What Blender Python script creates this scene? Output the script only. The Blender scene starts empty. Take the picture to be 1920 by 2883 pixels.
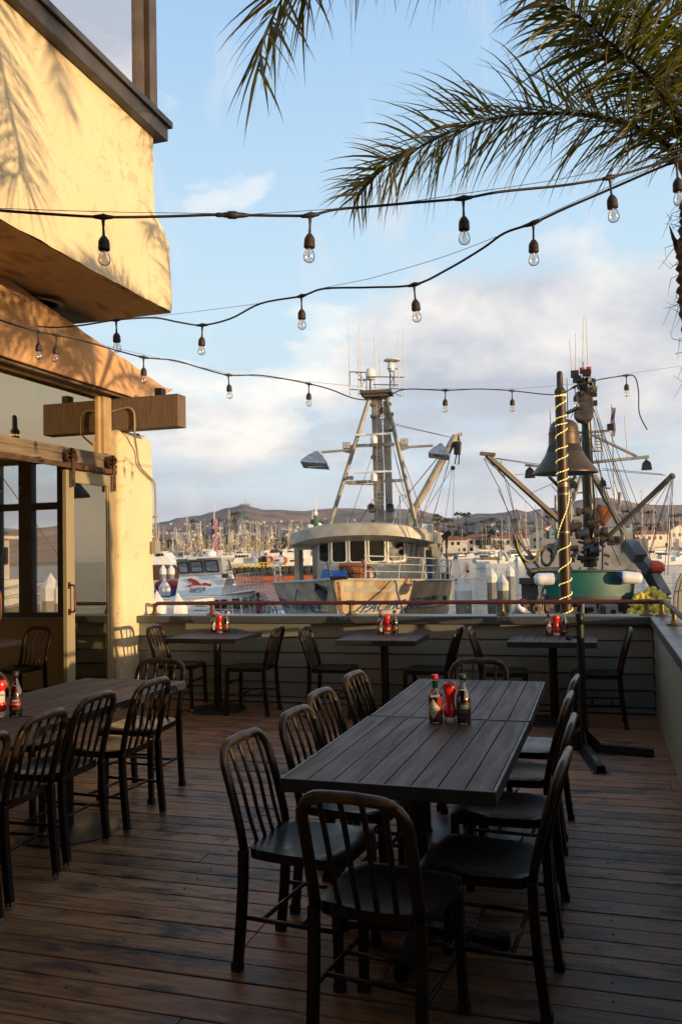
import bpy, bmesh, math, random
from mathutils import Vector, Matrix, noise
random.seed(7)
R_ = math.radians
S = bpy.context.scene
COL = S.collection
# ---------------------------------------------------------------- camera
CAM_F, PITCH, ROLL, CAM_H, YAW = 2368.5, .0456, .0224, 1.57, .2947
def _basis():
    Rz = Matrix.Rotation(YAW, 3, 'Z')
    F = Vector((0, math.cos(PITCH), math.sin(PITCH))); Rt = Vector((1, 0, 0)); U = Vector((0, -math.sin(PITCH), math.cos(PITCH)))
    c, s = math.cos(ROLL), math.sin(ROLL)
    R2 = Rt*c - U*s; U2 = U*c + Rt*s
    return Rz@F, Rz@R2, Rz@U2
CF, CR, CU = _basis()
CO = Vector((0, 0, CAM_H))
cam = bpy.data.cameras.new('camera'); camo = bpy.data.objects.new('camera', cam); COL.objects.link(camo)
m3 = Matrix((CR, CU, -CF)).transposed()
camo.matrix_world = Matrix.Translation(CO) @ m3.to_4x4()
cam.sensor_fit = 'HORIZONTAL'; cam.sensor_width = 36; cam.lens = CAM_F/1920*36
cam.clip_start = .05; cam.clip_end = 20000
S.camera = camo
def ray(px, py): return CF + CR*((px-960)/CAM_F) - CU*((py-1441.5)/CAM_F)
def P(px, py, D): return CO + ray(px, py)*D          # point at real distance D along the view axis
WZ = -2.1                                             # water level
# ---------------------------------------------------------------- sun, sky, exposure
SUN_EL, SUN_PHI = R_(4.0), R_(-21)                    # direction to the sun, phi from +X
sd = Vector((math.cos(SUN_EL)*math.cos(SUN_PHI), math.cos(SUN_EL)*math.sin(SUN_PHI), math.sin(SUN_EL)))
sl = bpy.data.lights.new('sun', 'SUN'); sl.energy = 5.0; sl.angle = R_(.55); sl.color = (1, .69, .37)
so = bpy.data.objects.new('sun', sl); COL.objects.link(so); so.rotation_euler = sd.to_track_quat('Z', 'Y').to_euler(); so.location = (30, -5, 20)
S.view_settings.view_transform = 'Standard'; S.view_settings.look = 'None'; S.view_settings.exposure = 0.42; S.view_settings.gamma = 1
w = bpy.data.worlds.new('World'); S.world = w; w.use_nodes = True
nt = w.node_tree; N = nt.nodes; Lk = nt.links; N.clear()
def nd(tree, t, **k):
    n = tree.nodes.new(t)
    for a, v in k.items():
        if a.startswith('i_'):
            a = a[2:]; a = int(a) if a.isdigit() else a.replace('_', ' ')
            n.inputs[a].default_value = v
        else: setattr(n, a, v)
    return n
def ramp(tree, pts, interp='LINEAR'):
    r = tree.nodes.new('ShaderNodeValToRGB'); r.color_ramp.interpolation = interp
    e = r.color_ramp.elements
    while len(e) < len(pts): e.new(.5)
    for q, (p, c) in zip(e, pts):
        q.position = p; q.color = (c, c, c, 1) if isinstance(c, (int, float)) else (*c, 1)
    return r
sky = nd(nt, 'ShaderNodeTexSky', sky_type='NISHITA', sun_disc=False, sun_elevation=SUN_EL, sun_rotation=R_(90)-SUN_PHI, altitude=0, air_density=1.0, dust_density=.6, ozone_density=1.6)
SKYK = .15
tc = nd(nt, 'ShaderNodeTexCoord')
sep = nd(nt, 'ShaderNodeSeparateXYZ'); Lk.new(tc.outputs['Generated'], sep.inputs[0])
def mth(tree, op, a, b=None, c=None, clamp=False):
    n = tree.nodes.new('ShaderNodeMath'); n.operation = op; n.use_clamp = clamp
    for i, v in enumerate((a, b, c)):
        if v is None: continue
        if isinstance(v, (int, float)): n.inputs[i].default_value = v
        else: tree.links.new(v, n.inputs[i])
    return n.outputs[0]
def mixc(tree, fac, a, b, mode='MIX'):
    n = tree.nodes.new('ShaderNodeMix'); n.data_type = 'RGBA'; n.blend_type = mode
    for i, v in ((0, fac), (6, a), (7, b)):
        if isinstance(v, (int, float)): n.inputs[i].default_value = v
        elif isinstance(v, tuple): n.inputs[i].default_value = (*v, 1)
        else: tree.links.new(v, n.inputs[i])
    return n.outputs[2]
zc = mth(nt, 'MAXIMUM', sep.outputs[2], 0.0)
# cloud mapping: azimuth-like coordinates, squeezed towards the horizon
az = mth(nt, 'ARCTAN2', sep.outputs[0], sep.outputs[1])
ze = mth(nt, 'MULTIPLY', zc, 2.1)
comb = nd(nt, 'ShaderNodeCombineXYZ'); Lk.new(az, comb.inputs[0]); Lk.new(ze, comb.inputs[1])
n1 = nd(nt, 'ShaderNodeTexNoise', i_Scale=3.8, i_Detail=10, i_Roughness=.58); n1.inputs['Distortion'].default_value = .25
mp = nd(nt, 'ShaderNodeMapping'); mp.inputs['Location'].default_value = (CLX, CLY, 0) if 'CLX' in globals() else (2.3, .35, 0)
Lk.new(comb.outputs[0], mp.inputs[0]); Lk.new(mp.outputs[0], n1.inputs['Vector'])
# the bank is thick low down and breaks up higher; a tall head left of centre
def blob(ca, ce, ra, re):
    dx = mth(nt, 'DIVIDE', mth(nt, 'SUBTRACT', az, ca), ra); dy = mth(nt, 'DIVIDE', mth(nt, 'SUBTRACT', zc, ce), re)
    d = mth(nt, 'SQRT', mth(nt, 'ADD', mth(nt, 'MULTIPLY', dx, dx), mth(nt, 'MULTIPLY', dy, dy)))
    return mth(nt, 'SUBTRACT', 1, d, clamp=True)
low = ramp(nt, [(0, .12), (.05, .12), (.10, .06), (.20, .07), (.32, .0), (1, 0)]); Lk.new(zc, low.inputs[0])
b1 = blob(-.45, .265, .30, .19); b2 = blob(.02, .215, .40, .12); b3 = blob(-.20, .225, .22, .09); b4 = blob(1.3, .30, .7, .3)
hi = ramp(nt, [(0, 0), (.42, 0), (.55, .10), (1, .16)]); Lk.new(zc, hi.inputs[0])
b5 = blob(.62, .50, .42, .26)  # unseen cloud, added to whiten the reflection in the upper window
bias = mth(nt, 'ADD', mth(nt, 'MULTIPLY', b5, .6), low.outputs[0], mth(nt, 'MULTIPLY', b1, .72))
bias = mth(nt, 'ADD', bias, mth(nt, 'MULTIPLY', b2, .40)); bias = mth(nt, 'ADD', bias, mth(nt, 'MULTIPLY', b3, .26)); bias = mth(nt, 'ADD', bias, mth(nt, 'MULTIPLY', b4, .25))
dens = mth(nt, 'ADD', n1.outputs[0], mth(nt, 'SUBTRACT', bias, hi.outputs[0]))
mask = ramp(nt, [(0, 0), (.54, 0), (.61, .40), (.70, .85), (.80, 1)], 'EASE'); Lk.new(dens, mask.inputs[0])
# light side of the clouds (towards the sun, +az) and top
mp2 = nd(nt, 'ShaderNodeMapping'); mp2.inputs['Location'].default_value = (2.3+.06, .35+.10, 0); Lk.new(comb.outputs[0], mp2.inputs[0])
n2 = nd(nt, 'ShaderNodeTexNoise', i_Scale=3.8, i_Detail=7, i_Roughness=.55); Lk.new(mp2.outputs[0], n2.inputs['Vector']); n2.inputs['Distortion'].default_value = .25
sh = mth(nt, 'SUBTRACT', n1.outputs[0], n2.outputs[0])
lit = mth(nt, 'ADD', mth(nt, 'MULTIPLY', sh, 2.6), mth(nt, 'ADD', mth(nt, 'MULTIPLY', b1, 1.7), .25), clamp=True)
ccol = mixc(nt, lit, (.42, .45, .52), (.96, .88, .79))
ccol = mixc(nt, 1.0, ccol, (1.0, 1.0, 1.0), 'MULTIPLY')
skyc = mixc(nt, 1.0, sky.outputs[0], (.15, .15, .15), 'MULTIPLY')
# clear sky between the clouds: pale blue at this exposure
grad = ramp(nt, [(0, (.56, .62, .67)), (.10, (.55, .67, .75)), (.25, (.53, .70, .81)), (.42, (.43, .62, .80)), (.6, (.30, .50, .76)), (1, (.14, .28, .56))]); Lk.new(zc, grad.inputs[0])
clear = mixc(nt, .90, skyc, grad.outputs[0])
cs = nd(nt, 'ShaderNodeCombineXYZ'); Lk.new(mth(nt, 'MULTIPLY', az, 2.2), cs.inputs[0]); Lk.new(mth(nt, 'MULTIPLY', zc, 14), cs.inputs[1])
ns = nd(nt, 'ShaderNodeTexNoise', i_Scale=1.5, i_Detail=8, i_Roughness=.55); ns.inputs['Distortion'].default_value = .6; Lk.new(cs.outputs[0], ns.inputs['Vector'])
rs_ = ramp(nt, [(.42, 0), (.60, 1)]); Lk.new(ns.outputs[0], rs_.inputs[0]); rz = ramp(nt, [(0, .5), (.04, .95), (.12, .8), (.20, .35), (.26, 0)]); Lk.new(zc, rz.inputs[0])
clear = mixc(nt, mth(nt, 'MULTIPLY', rs_.outputs[0], rz.outputs[0]), clear, (.43, .455, .52))
wc = nd(nt, 'ShaderNodeCombineXYZ'); Lk.new(mth(nt, 'MULTIPLY', az, 9), wc.inputs[0]); Lk.new(mth(nt, 'MULTIPLY', zc, 4), wc.inputs[1])
nw = nd(nt, 'ShaderNodeTexNoise', i_Scale=1.1, i_Detail=7, i_Roughness=.6); Lk.new(wc.outputs[0], nw.inputs['Vector']); rw_ = ramp(nt, [(.56, 0), (.75, .55)]); Lk.new(nw.outputs[0], rw_.inputs[0])
clear = mixc(nt, rw_.outputs[0], clear, (.72, .70, .70))
gw = blob(1.94, .02, 1.75, .75); clear = mixc(nt, mth(nt, 'MULTIPLY', gw, 1.25, clamp=True), clear, (1.15, .80, .45)); ccol = mixc(nt, mth(nt, 'MULTIPLY', gw, .9), ccol, (1.2, .85, .50))
out_c = mixc(nt, mth(nt, 'MULTIPLY', mask.outputs[0], .90), clear, ccol)
bg = nd(nt, 'ShaderNodeBackground'); bg.inputs[1].default_value = .95
Lk.new(out_c, bg.inputs[0])
wo = nd(nt, 'ShaderNodeOutputWorld'); Lk.new(bg.outputs[0], wo.inputs[0])
# ---------------------------------------------------------------- mesh helpers
V = Vector
class MB:
    def __init__(s): s.v = []; s.f = []; s.c = []
    def add(s, vs, fs, col=None):
        n = len(s.v); s.v += [tuple(v) for v in vs]; s.f += [tuple(i+n for i in f) for f in fs]
        s.c += [col]*len(fs); return s
    def quad(s, a, b, c, d, col=None): return s.add([a, b, c, d], [(0, 1, 2, 3)], col)
    def box(s, c, d, m=None, col=None):
        x, y, z = (q/2 for q in d); c = V(c)
        vs = [V((sx*x, sy*y, sz*z)) for sx in (-1, 1) for sy in (-1, 1) for sz in (-1, 1)]
        if m is not None: vs = [m@q for q in vs]
        vs = [q+c for q in vs]
        return s.add(vs, [(0, 1, 3, 2), (4, 6, 7, 5), (0, 4, 5, 1), (2, 3, 7, 6), (0, 2, 6, 4), (1, 5, 7, 3)], col)
    def b(s, x0, x1, y0, y1, z0, z1, col=None): return s.box(((x0+x1)/2, (y0+y1)/2, (z0+z1)/2), (abs(x1-x0), abs(y1-y0), abs(z1-z0)), None, col)
    def bar(s, p0, p1, w, h, col=None):
        p0, p1 = V(p0), V(p1); d = p1-p0; q = d.to_track_quat('Y', 'Z').to_matrix()
        return s.box((p0+p1)/2, (w, d.length, h), q, col)
    def tube(s, pts, r, n=6, caps=True, sx=1.0, up=None, col=None):
        pts = [V(p) for p in pts]; m = len(pts); rr = r if isinstance(r, (list, tuple)) else [r]*m
        t0 = (pts[1]-pts[0]).normalized()
        u = V(up) if up else (V((0, 0, 1)) if abs(t0.z) < .9 else V((1, 0, 0)))
        u = (u - t0*u.dot(t0)).normalized(); vs = []
        for i, p in enumerate(pts):
            t = (pts[min(i+1, m-1)]-pts[max(i-1, 0)]).normalized()
            u = (u - t*u.dot(t))
            u = u.normalized() if u.length > 1e-6 else V((1, 0, 0)); w_ = t.cross(u)
            for k in range(n):
                a = 2*math.pi*(k+.5)/n; vs.append(p + u*(math.cos(a)*rr[i]) + w_*(math.sin(a)*rr[i]*sx))
        fs = [(i*n+k, i*n+(k+1) % n, (i+1)*n+(k+1) % n, (i+1)*n+k) for i in range(m-1) for k in range(n)]
        if caps: fs += [tuple(range(n-1, -1, -1)), tuple((m-1)*n+k for k in range(n))]
        return s.add(vs, fs, col)
    def cyl(s, p0, p1, r0, r1=None, n=12, col=None): return s.tube([p0, p1], [r0, r0 if r1 is None else r1], n, col=col)
    def lathe(s, prof, c=(0, 0, 0), n=16, m=None, col=None):
        c = V(c); vs = []
        for r, z in prof:
            for k in range(n):
                a = 2*math.pi*k/n; q = V((r*math.cos(a), r*math.sin(a), z)); vs.append((m@q if m is not None else q)+c)
        fs = [(i*n+k, i*n+(k+1) % n, (i+1)*n+(k+1) % n, (i+1)*n+k) for i in range(len(prof)-1) for k in range(n)]
        if prof[0][0] > 1e-5: fs.append(tuple(range(n-1, -1, -1)))
        if prof[-1][0] > 1e-5: fs.append(tuple((len(prof)-1)*n+k for k in range(n)))
        return s.add(vs, fs, col)
    def sph(s, c, r, n=10, sc=(1, 1, 1), col=None):
        k = max(4, n//2); prof = [(max(math.sin(math.pi*i/k), 1e-6)*r, -math.cos(math.pi*i/k)*r) for i in range(k+1)]
        return s.lathe(prof, c, n, Matrix.Diagonal(sc), col)
    def prism(s, poly, d0, d1, f=None, col=None):
        # poly of 2-D points; f maps (a, b, d) -> 3-D
        f = f or (lambda a, b, d: (a, b, d)); n = len(poly)
        vs = [f(a, b, d0) for a, b in poly]+[f(a, b, d1) for a, b in poly]
        return s.add(vs, [tuple(range(n-1, -1, -1)), tuple(range(n, 2*n))]+[(i, (i+1) % n, n+(i+1) % n, n+i) for i in range(n)], col)
    def grid(s, f, nu, nv, col=None):
        vs = [f(i/nu, j/nv) for j in range(nv+1) for i in range(nu+1)]
        return s.add(vs, [(j*(nu+1)+i, j*(nu+1)+i+1, (j+1)*(nu+1)+i+1, (j+1)*(nu+1)+i) for j in range(nv) for i in range(nu)], col)
    def build(s, name, mat, parent=None, smooth=False, bevel=0, world=True, fix=True):
        me = bpy.data.meshes.new(name); vs = s.v
        if parent is not None and world:
            inv = wm(parent).inverted(); vs = [inv@V(v) for v in vs]
        me.from_pydata([tuple(v) for v in vs], [], s.f)
        if any(c is not None for c in s.c):
            ca = me.color_attributes.new('tint', 'FLOAT_COLOR', 'CORNER'); k = 0
            for p, c in zip(me.polygons, s.c):
                c = c if c is not None else (.5, .5, .5)
                for _ in p.vertices: ca.data[k].color = (*c, 1); k += 1
        if fix:
            bm = bmesh.new(); bm.from_mesh(me); bmesh.ops.recalc_face_normals(bm, faces=bm.faces); bm.to_mesh(me); bm.free()
        me.materials.append(mat)
        if smooth: me.shade_smooth() if smooth is True else me.shade_auto_smooth(R_(smooth)) if hasattr(me, 'shade_auto_smooth') else me.shade_smooth()
        o = bpy.data.objects.new(name, me); COL.objects.link(o)
        if smooth and smooth is not True:
            for p in me.polygons: p.use_smooth = True
            me.set_sharp_from_angle(angle=R_(smooth))
        if parent is not None: o.parent = parent
        if bevel:
            md = o.modifiers.new('bevel', 'BEVEL'); md.width = bevel; md.segments = 2; md.limit_method = 'ANGLE'; md.angle_limit = R_(40)
        return o
def wm(o):
    m = Matrix.Translation(o.location) @ o.rotation_euler.to_matrix().to_4x4()
    return wm(o.parent) @ m if o.parent else m
def tag(o, label=None, cat=None, group=None, kind=None):
    for k, v in (('label', label), ('category', cat), ('group', group), ('kind', kind)):
        if v: o[k] = v
    return o
def thing(name, label, cat, loc=(0, 0, 0), rotz=0, group=None):
    o = bpy.data.objects.new(name, None); COL.objects.link(o); o.location = loc; o.rotation_euler = (0, 0, rotz); o.empty_display_size = .2
    return tag(o, label, cat, group)
def copy_tree(o, loc=None, rotz=None, label=None, group=None, parent=None, scale=None):
    c = o.copy(); COL.objects.link(c)
    if parent: c.parent = parent
    if loc is not None: c.location = loc
    if rotz is not None: c.rotation_euler = (0, 0, rotz)
    if scale: c.scale = (scale,)*3
    if label: c['label'] = label
    if group: c['group'] = group
    for ch in o.children: copy_tree(ch, parent=c)
    return c
def text_mb(txt, size, f, thick=0, shear=0, font=None):
    cu = bpy.data.curves.new('t', 'FONT'); cu.body = txt; cu.size = size; cu.extrude = thick; cu.shear = shear; cu.align_x = 'CENTER'; cu.resolution_u = 3; cu.offset = size*.012
    o = bpy.data.objects.new('t', cu); COL.objects.link(o)
    dg = bpy.context.evaluated_depsgraph_get(); me = bpy.data.meshes.new_from_object(o.evaluated_get(dg))
    mb = MB(); mb.add([f(v.co.x, v.co.y, v.co.z) for v in me.vertices], [tuple(p.vertices) for p in me.polygons])
    bpy.data.objects.remove(o); bpy.data.curves.remove(cu); bpy.data.meshes.remove(me); return mb
def catmull(pts, k=6):
    pts = [V(p) for p in pts]; out = []
    for i in range(len(pts)-1):
        p0, p1, p2, p3 = pts[max(i-1, 0)], pts[i], pts[i+1], pts[min(i+2, len(pts)-1)]
        for j in range(k):
            t = j/k; out.append(.5*((2*p1)+(p2-p0)*t+(2*p0-5*p1+4*p2-p3)*t*t+(3*p1-p0-3*p2+p3)*t*t*t))
    out.append(pts[-1]); return out
# ---------------------------------------------------------------- materials
MAT = {}
def M(name, col, rough=.5, metal=0, col2=None, scale=4, bump=0, bscale=40, stretch=(1, 1, 1), lo=.35, hi=.65, detail=5, tint=0, coat=0, spec=None, bdist=.01, trans=0, emit=None):
    if name in MAT: return MAT[name]
    m = bpy.data.materials.new(name); m.use_nodes = True; t = m.node_tree; b = t.nodes['Principled BSDF']
    b.inputs['Roughness'].default_value = rough; b.inputs['Metallic'].default_value = metal
    if spec is not None: b.inputs['Specular IOR Level'].default_value = spec
    if coat: b.inputs['Coat Weight'].default_value = coat; b.inputs['Coat Roughness'].default_value = .1
    if trans: b.inputs['Transmission Weight'].default_value = trans
    cc = nd(t, 'ShaderNodeTexCoord'); mp = nd(t, 'ShaderNodeMapping'); mp.inputs['Scale'].default_value = stretch; t.links.new(cc.outputs['Object'], mp.inputs[0])
    c_out = None
    col2 = col2 or tuple(c*.78 for c in col)
    n = nd(t, 'ShaderNodeTexNoise', i_Scale=scale, i_Detail=detail, i_Roughness=.6); t.links.new(mp.outputs[0], n.inputs['Vector'])
    r = ramp(t, [(lo, 0), (hi, 1)]); t.links.new(n.outputs[0], r.inputs[0])
    c_out = mixc(t, r.outputs[0], tuple(col), tuple(col2))
    if tint:
        at = nd(t, 'ShaderNodeAttribute', attribute_name='tint'); c_out = mixc(t, tint, c_out, at.outputs[0], 'MULTIPLY')
    t.links.new(c_out, b.inputs['Base Color'])
    rr = mth(t, 'ADD', mth(t, 'MULTIPLY', r.outputs[0], .14), rough-.05, clamp=True); t.links.new(rr, b.inputs['Roughness'])
    if bump:
        nb = nd(t, 'ShaderNodeTexNoise', i_Scale=bscale, i_Detail=6, i_Roughness=.6); t.links.new(mp.outputs[0], nb.inputs['Vector'])
        bp = nd(t, 'ShaderNodeBump', i_Strength=bump, i_Distance=bdist); t.links.new(nb.outputs[0], bp.inputs['Height']); t.links.new(bp.outputs[0], b.inputs['Normal'])
    if emit:
        b.inputs['Emission Color'].default_value = (*emit[0], 1); b.inputs['Emission Strength'].default_value = emit[1]
    MAT[name] = m; return m
def glassmat(name, refl, tint=(1, 1, 1), rough=0.0, ior=1.5, gcol=(1, 1, 1)):
    m = bpy.data.materials.new(name); m.use_nodes = True; t = m.node_tree; t.nodes.clear()
    tr = nd(t, 'ShaderNodeBsdfTransparent'); tr.inputs[0].default_value = (*tint, 1); gl = nd(t, 'ShaderNodeBsdfGlossy'); gl.inputs['Roughness'].default_value = rough; gl.inputs[0].default_value = (*gcol, 1)
    fr = nd(t, 'ShaderNodeFresnel'); fr.inputs[0].default_value = ior
    f = mth(t, 'ADD', mth(t, 'MULTIPLY', fr.outputs[0], 1.0-refl), refl, clamp=True)
    mx = nd(t, 'ShaderNodeMixShader'); t.links.new(f, mx.inputs[0]); t.links.new(tr.outputs[0], mx.inputs[1]); t.links.new(gl.outputs[0], mx.inputs[2])
    o = nd(t, 'ShaderNodeOutputMaterial'); t.links.new(mx.outputs[0], o.inputs[0]); MAT[name] = m; return m
stucco = M('stucco', (.76, .62, .385), .85, col2=(.70, .56, .34), scale=1.6, lo=.3, hi=.75)
def stucco_bump():
    t = stucco.node_tree; b = t.nodes['Principled BSDF']; cc = nd(t, 'ShaderNodeTexCoord')
    a = nd(t, 'ShaderNodeTexNoise', i_Scale=55, i_Detail=5, i_Roughness=.65); t.links.new(cc.outputs['Object'], a.inputs['Vector'])
    c = nd(t, 'ShaderNodeTexNoise', i_Scale=7.0, i_Detail=8, i_Roughness=.7); t.links.new(cc.outputs['Object'], c.inputs['Vector'])
    d = nd(t, 'ShaderNodeTexNoise', i_Scale=1.7, i_Detail=2); t.links.new(cc.outputs['Object'], d.inputs['Vector'])
    rc = ramp(t, [(.56, 0), (.60, 1), (.63, 1), (.66, .0)]); t.links.new(c.outputs[0], rc.inputs[0])
    rd = ramp(t, [(.50, 0), (.60, 1)]); t.links.new(d.outputs[0], rd.inputs[0])
    chips = mth(t, 'MULTIPLY', rc.outputs[0], rd.outputs[0])
    h = mth(t, 'SUBTRACT', mth(t, 'MULTIPLY', a.outputs[0], .35), mth(t, 'MULTIPLY', chips, .8))
    e = nd(t, 'ShaderNodeTexNoise', i_Scale=2.2, i_Detail=2); t.links.new(cc.outputs['Object'], e.inputs['Vector'])
    h = mth(t, 'ADD', h, mth(t, 'MULTIPLY', e.outputs[0], 2.0))
    vo = nd(t, 'ShaderNodeTexVoronoi', feature='DISTANCE_TO_EDGE', i_Scale=1.1); wv = nd(t, 'ShaderNodeVectorMath', operation='MULTIPLY_ADD'); wn_ = nd(t, 'ShaderNodeTexNoise', i_Scale=3.0, i_Detail=5); t.links.new(cc.outputs['Object'], wn_.inputs['Vector'])
    t.links.new(wn_.outputs['Color'], wv.inputs[0]); wv.inputs[1].default_value = (.5, .5, .5); t.links.new(cc.outputs['Object'], wv.inputs[2]); t.links.new(wv.outputs[0], vo.inputs['Vector'])
    rv = ramp(t, [(0, 1), (.010, 0)]); t.links.new(vo.outputs[0], rv.inputs[0]); h = mth(t, 'SUBTRACT', h, mth(t, 'MULTIPLY', rv.outputs[0], .45))
    gn = nd(t, 'ShaderNodeTexNoise', i_Scale=260, i_Detail=3); t.links.new(cc.outputs['Object'], gn.inputs['Vector']); h = mth(t, 'ADD', h, mth(t, 'MULTIPLY', gn.outputs[0], .12))
    bp = nd(t, 'ShaderNodeBump', i_Strength=.55, i_Distance=.018); t.links.new(h, bp.inputs['Height']); t.links.new(bp.outputs[0], b.inputs['Normal'])
stucco_bump()
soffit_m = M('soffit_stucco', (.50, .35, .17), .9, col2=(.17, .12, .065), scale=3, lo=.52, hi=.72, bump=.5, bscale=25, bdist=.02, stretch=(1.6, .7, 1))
greytrim = M('grey_trim_paint', (.075, .078, .078), .5, col2=(.05, .052, .052), scale=6, bump=.15, bscale=60, stretch=(.3, .3, 3))
capm = M('cap_paint', (.085, .092, .095), .35, col2=(.055, .06, .062), scale=5, bump=.12, bscale=90, stretch=(.2, 1, 1))
siding = M('siding_paint', (.215, .222, .180), .55, col2=(.18, .19, .155), scale=3, bump=.2, bscale=60, bdist=.002, stretch=(.25, 1, 6))
pipe = M('rusty_pipe', (.13, .042, .03), .5, .3, col2=(.085, .03, .024), scale=12, bump=.25, bscale=80, bdist=.002)
brass = M('weathered_brass', (.24, .17, .07), .5, .7, col2=(.10, .075, .045), scale=30, bump=.3, bscale=120, bdist=.002)
def deckmat():
    m = M('deck_boards', (.30, .135, .060), .5, tint=1.0, scale=3); t = m.node_tree; b = t.nodes['Principled BSDF']
    for l in list(b.inputs['Base Color'].links)+list(b.inputs['Roughness'].links): t.links.remove(l)
    cc = nd(t, 'ShaderNodeTexCoord'); at = nd(t, 'ShaderNodeAttribute', attribute_name='tint')
    ofs = nd(t, 'ShaderNodeVectorMath', operation='MULTIPLY_ADD'); t.links.new(at.outputs['Color'], ofs.inputs[0]); ofs.inputs[1].default_value = (37, 0, 11); t.links.new(cc.outputs['Object'], ofs.inputs[2])
    mp = nd(t, 'ShaderNodeMapping'); mp.inputs['Scale'].default_value = (.9, 16, 1); t.links.new(ofs.outputs[0], mp.inputs[0])
    g = nd(t, 'ShaderNodeTexNoise', i_Scale=4, i_Detail=8, i_Roughness=.7); t.links.new(mp.outputs[0], g.inputs['Vector'])
    rg = ramp(t, [(.3, (.15, .064, .024)), (.5, (.33, .148, .058)), (.72, (.52, .265, .115))]); t.links.new(g.outputs[0], rg.inputs[0])
    c = mixc(t, .9, rg.outputs[0], at.outputs['Color'], 'MULTIPLY')
    mp2 = nd(t, 'ShaderNodeMapping'); mp2.inputs['Scale'].default_value = (1.2, 3.4, 1); t.links.new(cc.outputs['Object'], mp2.inputs[0])
    st = nd(t, 'ShaderNodeTexNoise', i_Scale=2.2, i_Detail=9, i_Roughness=.72); t.links.new(mp2.outputs[0], st.inputs['Vector'])
    rs = ramp(t, [(.485, 0), (.60, 1)]); t.links.new(st.outputs[0], rs.inputs[0])
    pth = nd(t, 'ShaderNodeTexNoise', i_Scale=.7, i_Detail=3); t.links.new(cc.outputs['Object'], pth.inputs['Vector']); rp_ = ramp(t, [(.36, .25), (.55, 1)]); t.links.new(pth.outputs[0], rp_.inputs[0])
    c = mixc(t, mth(t, 'MULTIPLY', mth(t, 'MULTIPLY', rs.outputs[0], rp_.outputs[0]), .95), c, (.018, .015, .014))
    wn = nd(t, 'ShaderNodeTexNoise', i_Scale=.5, i_Detail=3); t.links.new(cc.outputs['Object'], wn.inputs['Vector'])
    rw = ramp(t, [(.4, 0), (.7, 1)]); t.links.new(wn.outputs[0], rw.inputs[0])
    c = mixc(t, mth(t, 'MULTIPLY', rw.outputs[0], .22), c, (.12, .10, .08))
    t.links.new(c, b.inputs['Base Color'])
    t.links.new(mth(t, 'ADD', mth(t, 'MULTIPLY', g.outputs[0], .25), .33), b.inputs['Roughness'])
    b.inputs['Specular IOR Level'].default_value = .22
    bp = nd(t, 'ShaderNodeBump', i_Strength=.5, i_Distance=.004); t.links.new(mth(t, 'ADD', g.outputs[0], mth(t, 'MULTIPLY', st.outputs[0], .6)), bp.inputs['Height']); t.links.new(bp.outputs[0], b.inputs['Normal'])
    return m
deckm = deckmat()
tabm = M('table_slats', (.090, .052, .033), .52, col2=(.055, .032, .020), scale=3, bump=.8, bscale=22, bdist=.0025, stretch=(9, .8, 9), tint=.0, spec=.26)
tabf = M('table_frame', (.030, .027, .027), .4, col2=(.02, .018, .018), scale=8, bump=.1)
chairm = M('chair_metal', (.032, .022, .014), .30, .6, col2=(.016, .011, .008), scale=9, bump=.06, bscale=120, bdist=.001)
rubber = M('black_rubber', (.012, .012, .012), .8)
chrome = M('chrome_glide', (.6, .6, .6), .2, .9)
blackiron = M('black_iron', (.014, .013, .013), .45, .3, bump=.1)
frost = M('socket_rubber', (.045, .026, .016), .6, col2=(.03, .018, .012), scale=20)
cablem = M('cable_rubber', (.022, .014, .010), .6)
wirem = M('steel_wire', (.30, .28, .25), .4, .7)
bulbg = glassmat('bulb_glass', .22, (1, .99, .96), .12, 1.2)
filam = M('filament', (.9, .5, .2), .4, .3)
canvas = M('awning_canvas', (.72, .42, .20), .9, col2=(.60, .33, .15), scale=1.3, bump=.4, bscale=3, bdist=.05, stretch=(1, 1, 2.5), lo=.3, hi=.7)
beamm = M('dark_timber', (.19, .125, .085), .75, col2=(.12, .080, .055), scale=8, bump=.6, bscale=14, bdist=.01, stretch=(8, 8, .4))
doorp = M('door_paint', (.33, .27, .155), .55, col2=(.28, .23, .13), scale=4, bump=.2, bscale=50, stretch=(1, 1, .2))
rustyi = M('rusty_iron', (.16, .07, .035), .7, .4, col2=(.05, .03, .02), scale=14, bump=.4, bscale=50, bdist=.003)
darkwood = M('weathered_board', (.23, .17, .10), .7, col2=(.12, .085, .05), scale=6, bump=.4, bscale=30, bdist=.004, stretch=(1, .4, 5))
glass_win = glassmat('window_glass', .42, (.80, .82, .80))
glass_up = glassmat('upper_window_glass', .93, (.35, .38, .42))
glass_door = glassmat('door_glass', .26, (.66, .66, .54), 0, 1.5, (1, .90, .66))
glass_clear = glassmat('clear_glass', .06, (.9, .9, .88))

def chair_wear_highlights():  # bronze wear, graded up the back to paint in the arch's highlights
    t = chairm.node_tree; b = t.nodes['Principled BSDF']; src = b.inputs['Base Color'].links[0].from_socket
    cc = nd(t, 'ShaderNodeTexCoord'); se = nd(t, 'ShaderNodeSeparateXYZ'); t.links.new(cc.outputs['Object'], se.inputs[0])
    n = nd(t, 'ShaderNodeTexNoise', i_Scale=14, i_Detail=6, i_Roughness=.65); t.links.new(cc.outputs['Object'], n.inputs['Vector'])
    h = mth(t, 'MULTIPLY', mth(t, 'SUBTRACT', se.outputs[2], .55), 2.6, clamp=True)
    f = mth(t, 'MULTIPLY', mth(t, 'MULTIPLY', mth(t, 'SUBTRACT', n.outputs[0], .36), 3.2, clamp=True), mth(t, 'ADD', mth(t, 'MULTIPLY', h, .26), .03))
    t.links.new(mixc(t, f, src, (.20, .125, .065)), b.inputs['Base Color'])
chair_wear_highlights()
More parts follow.
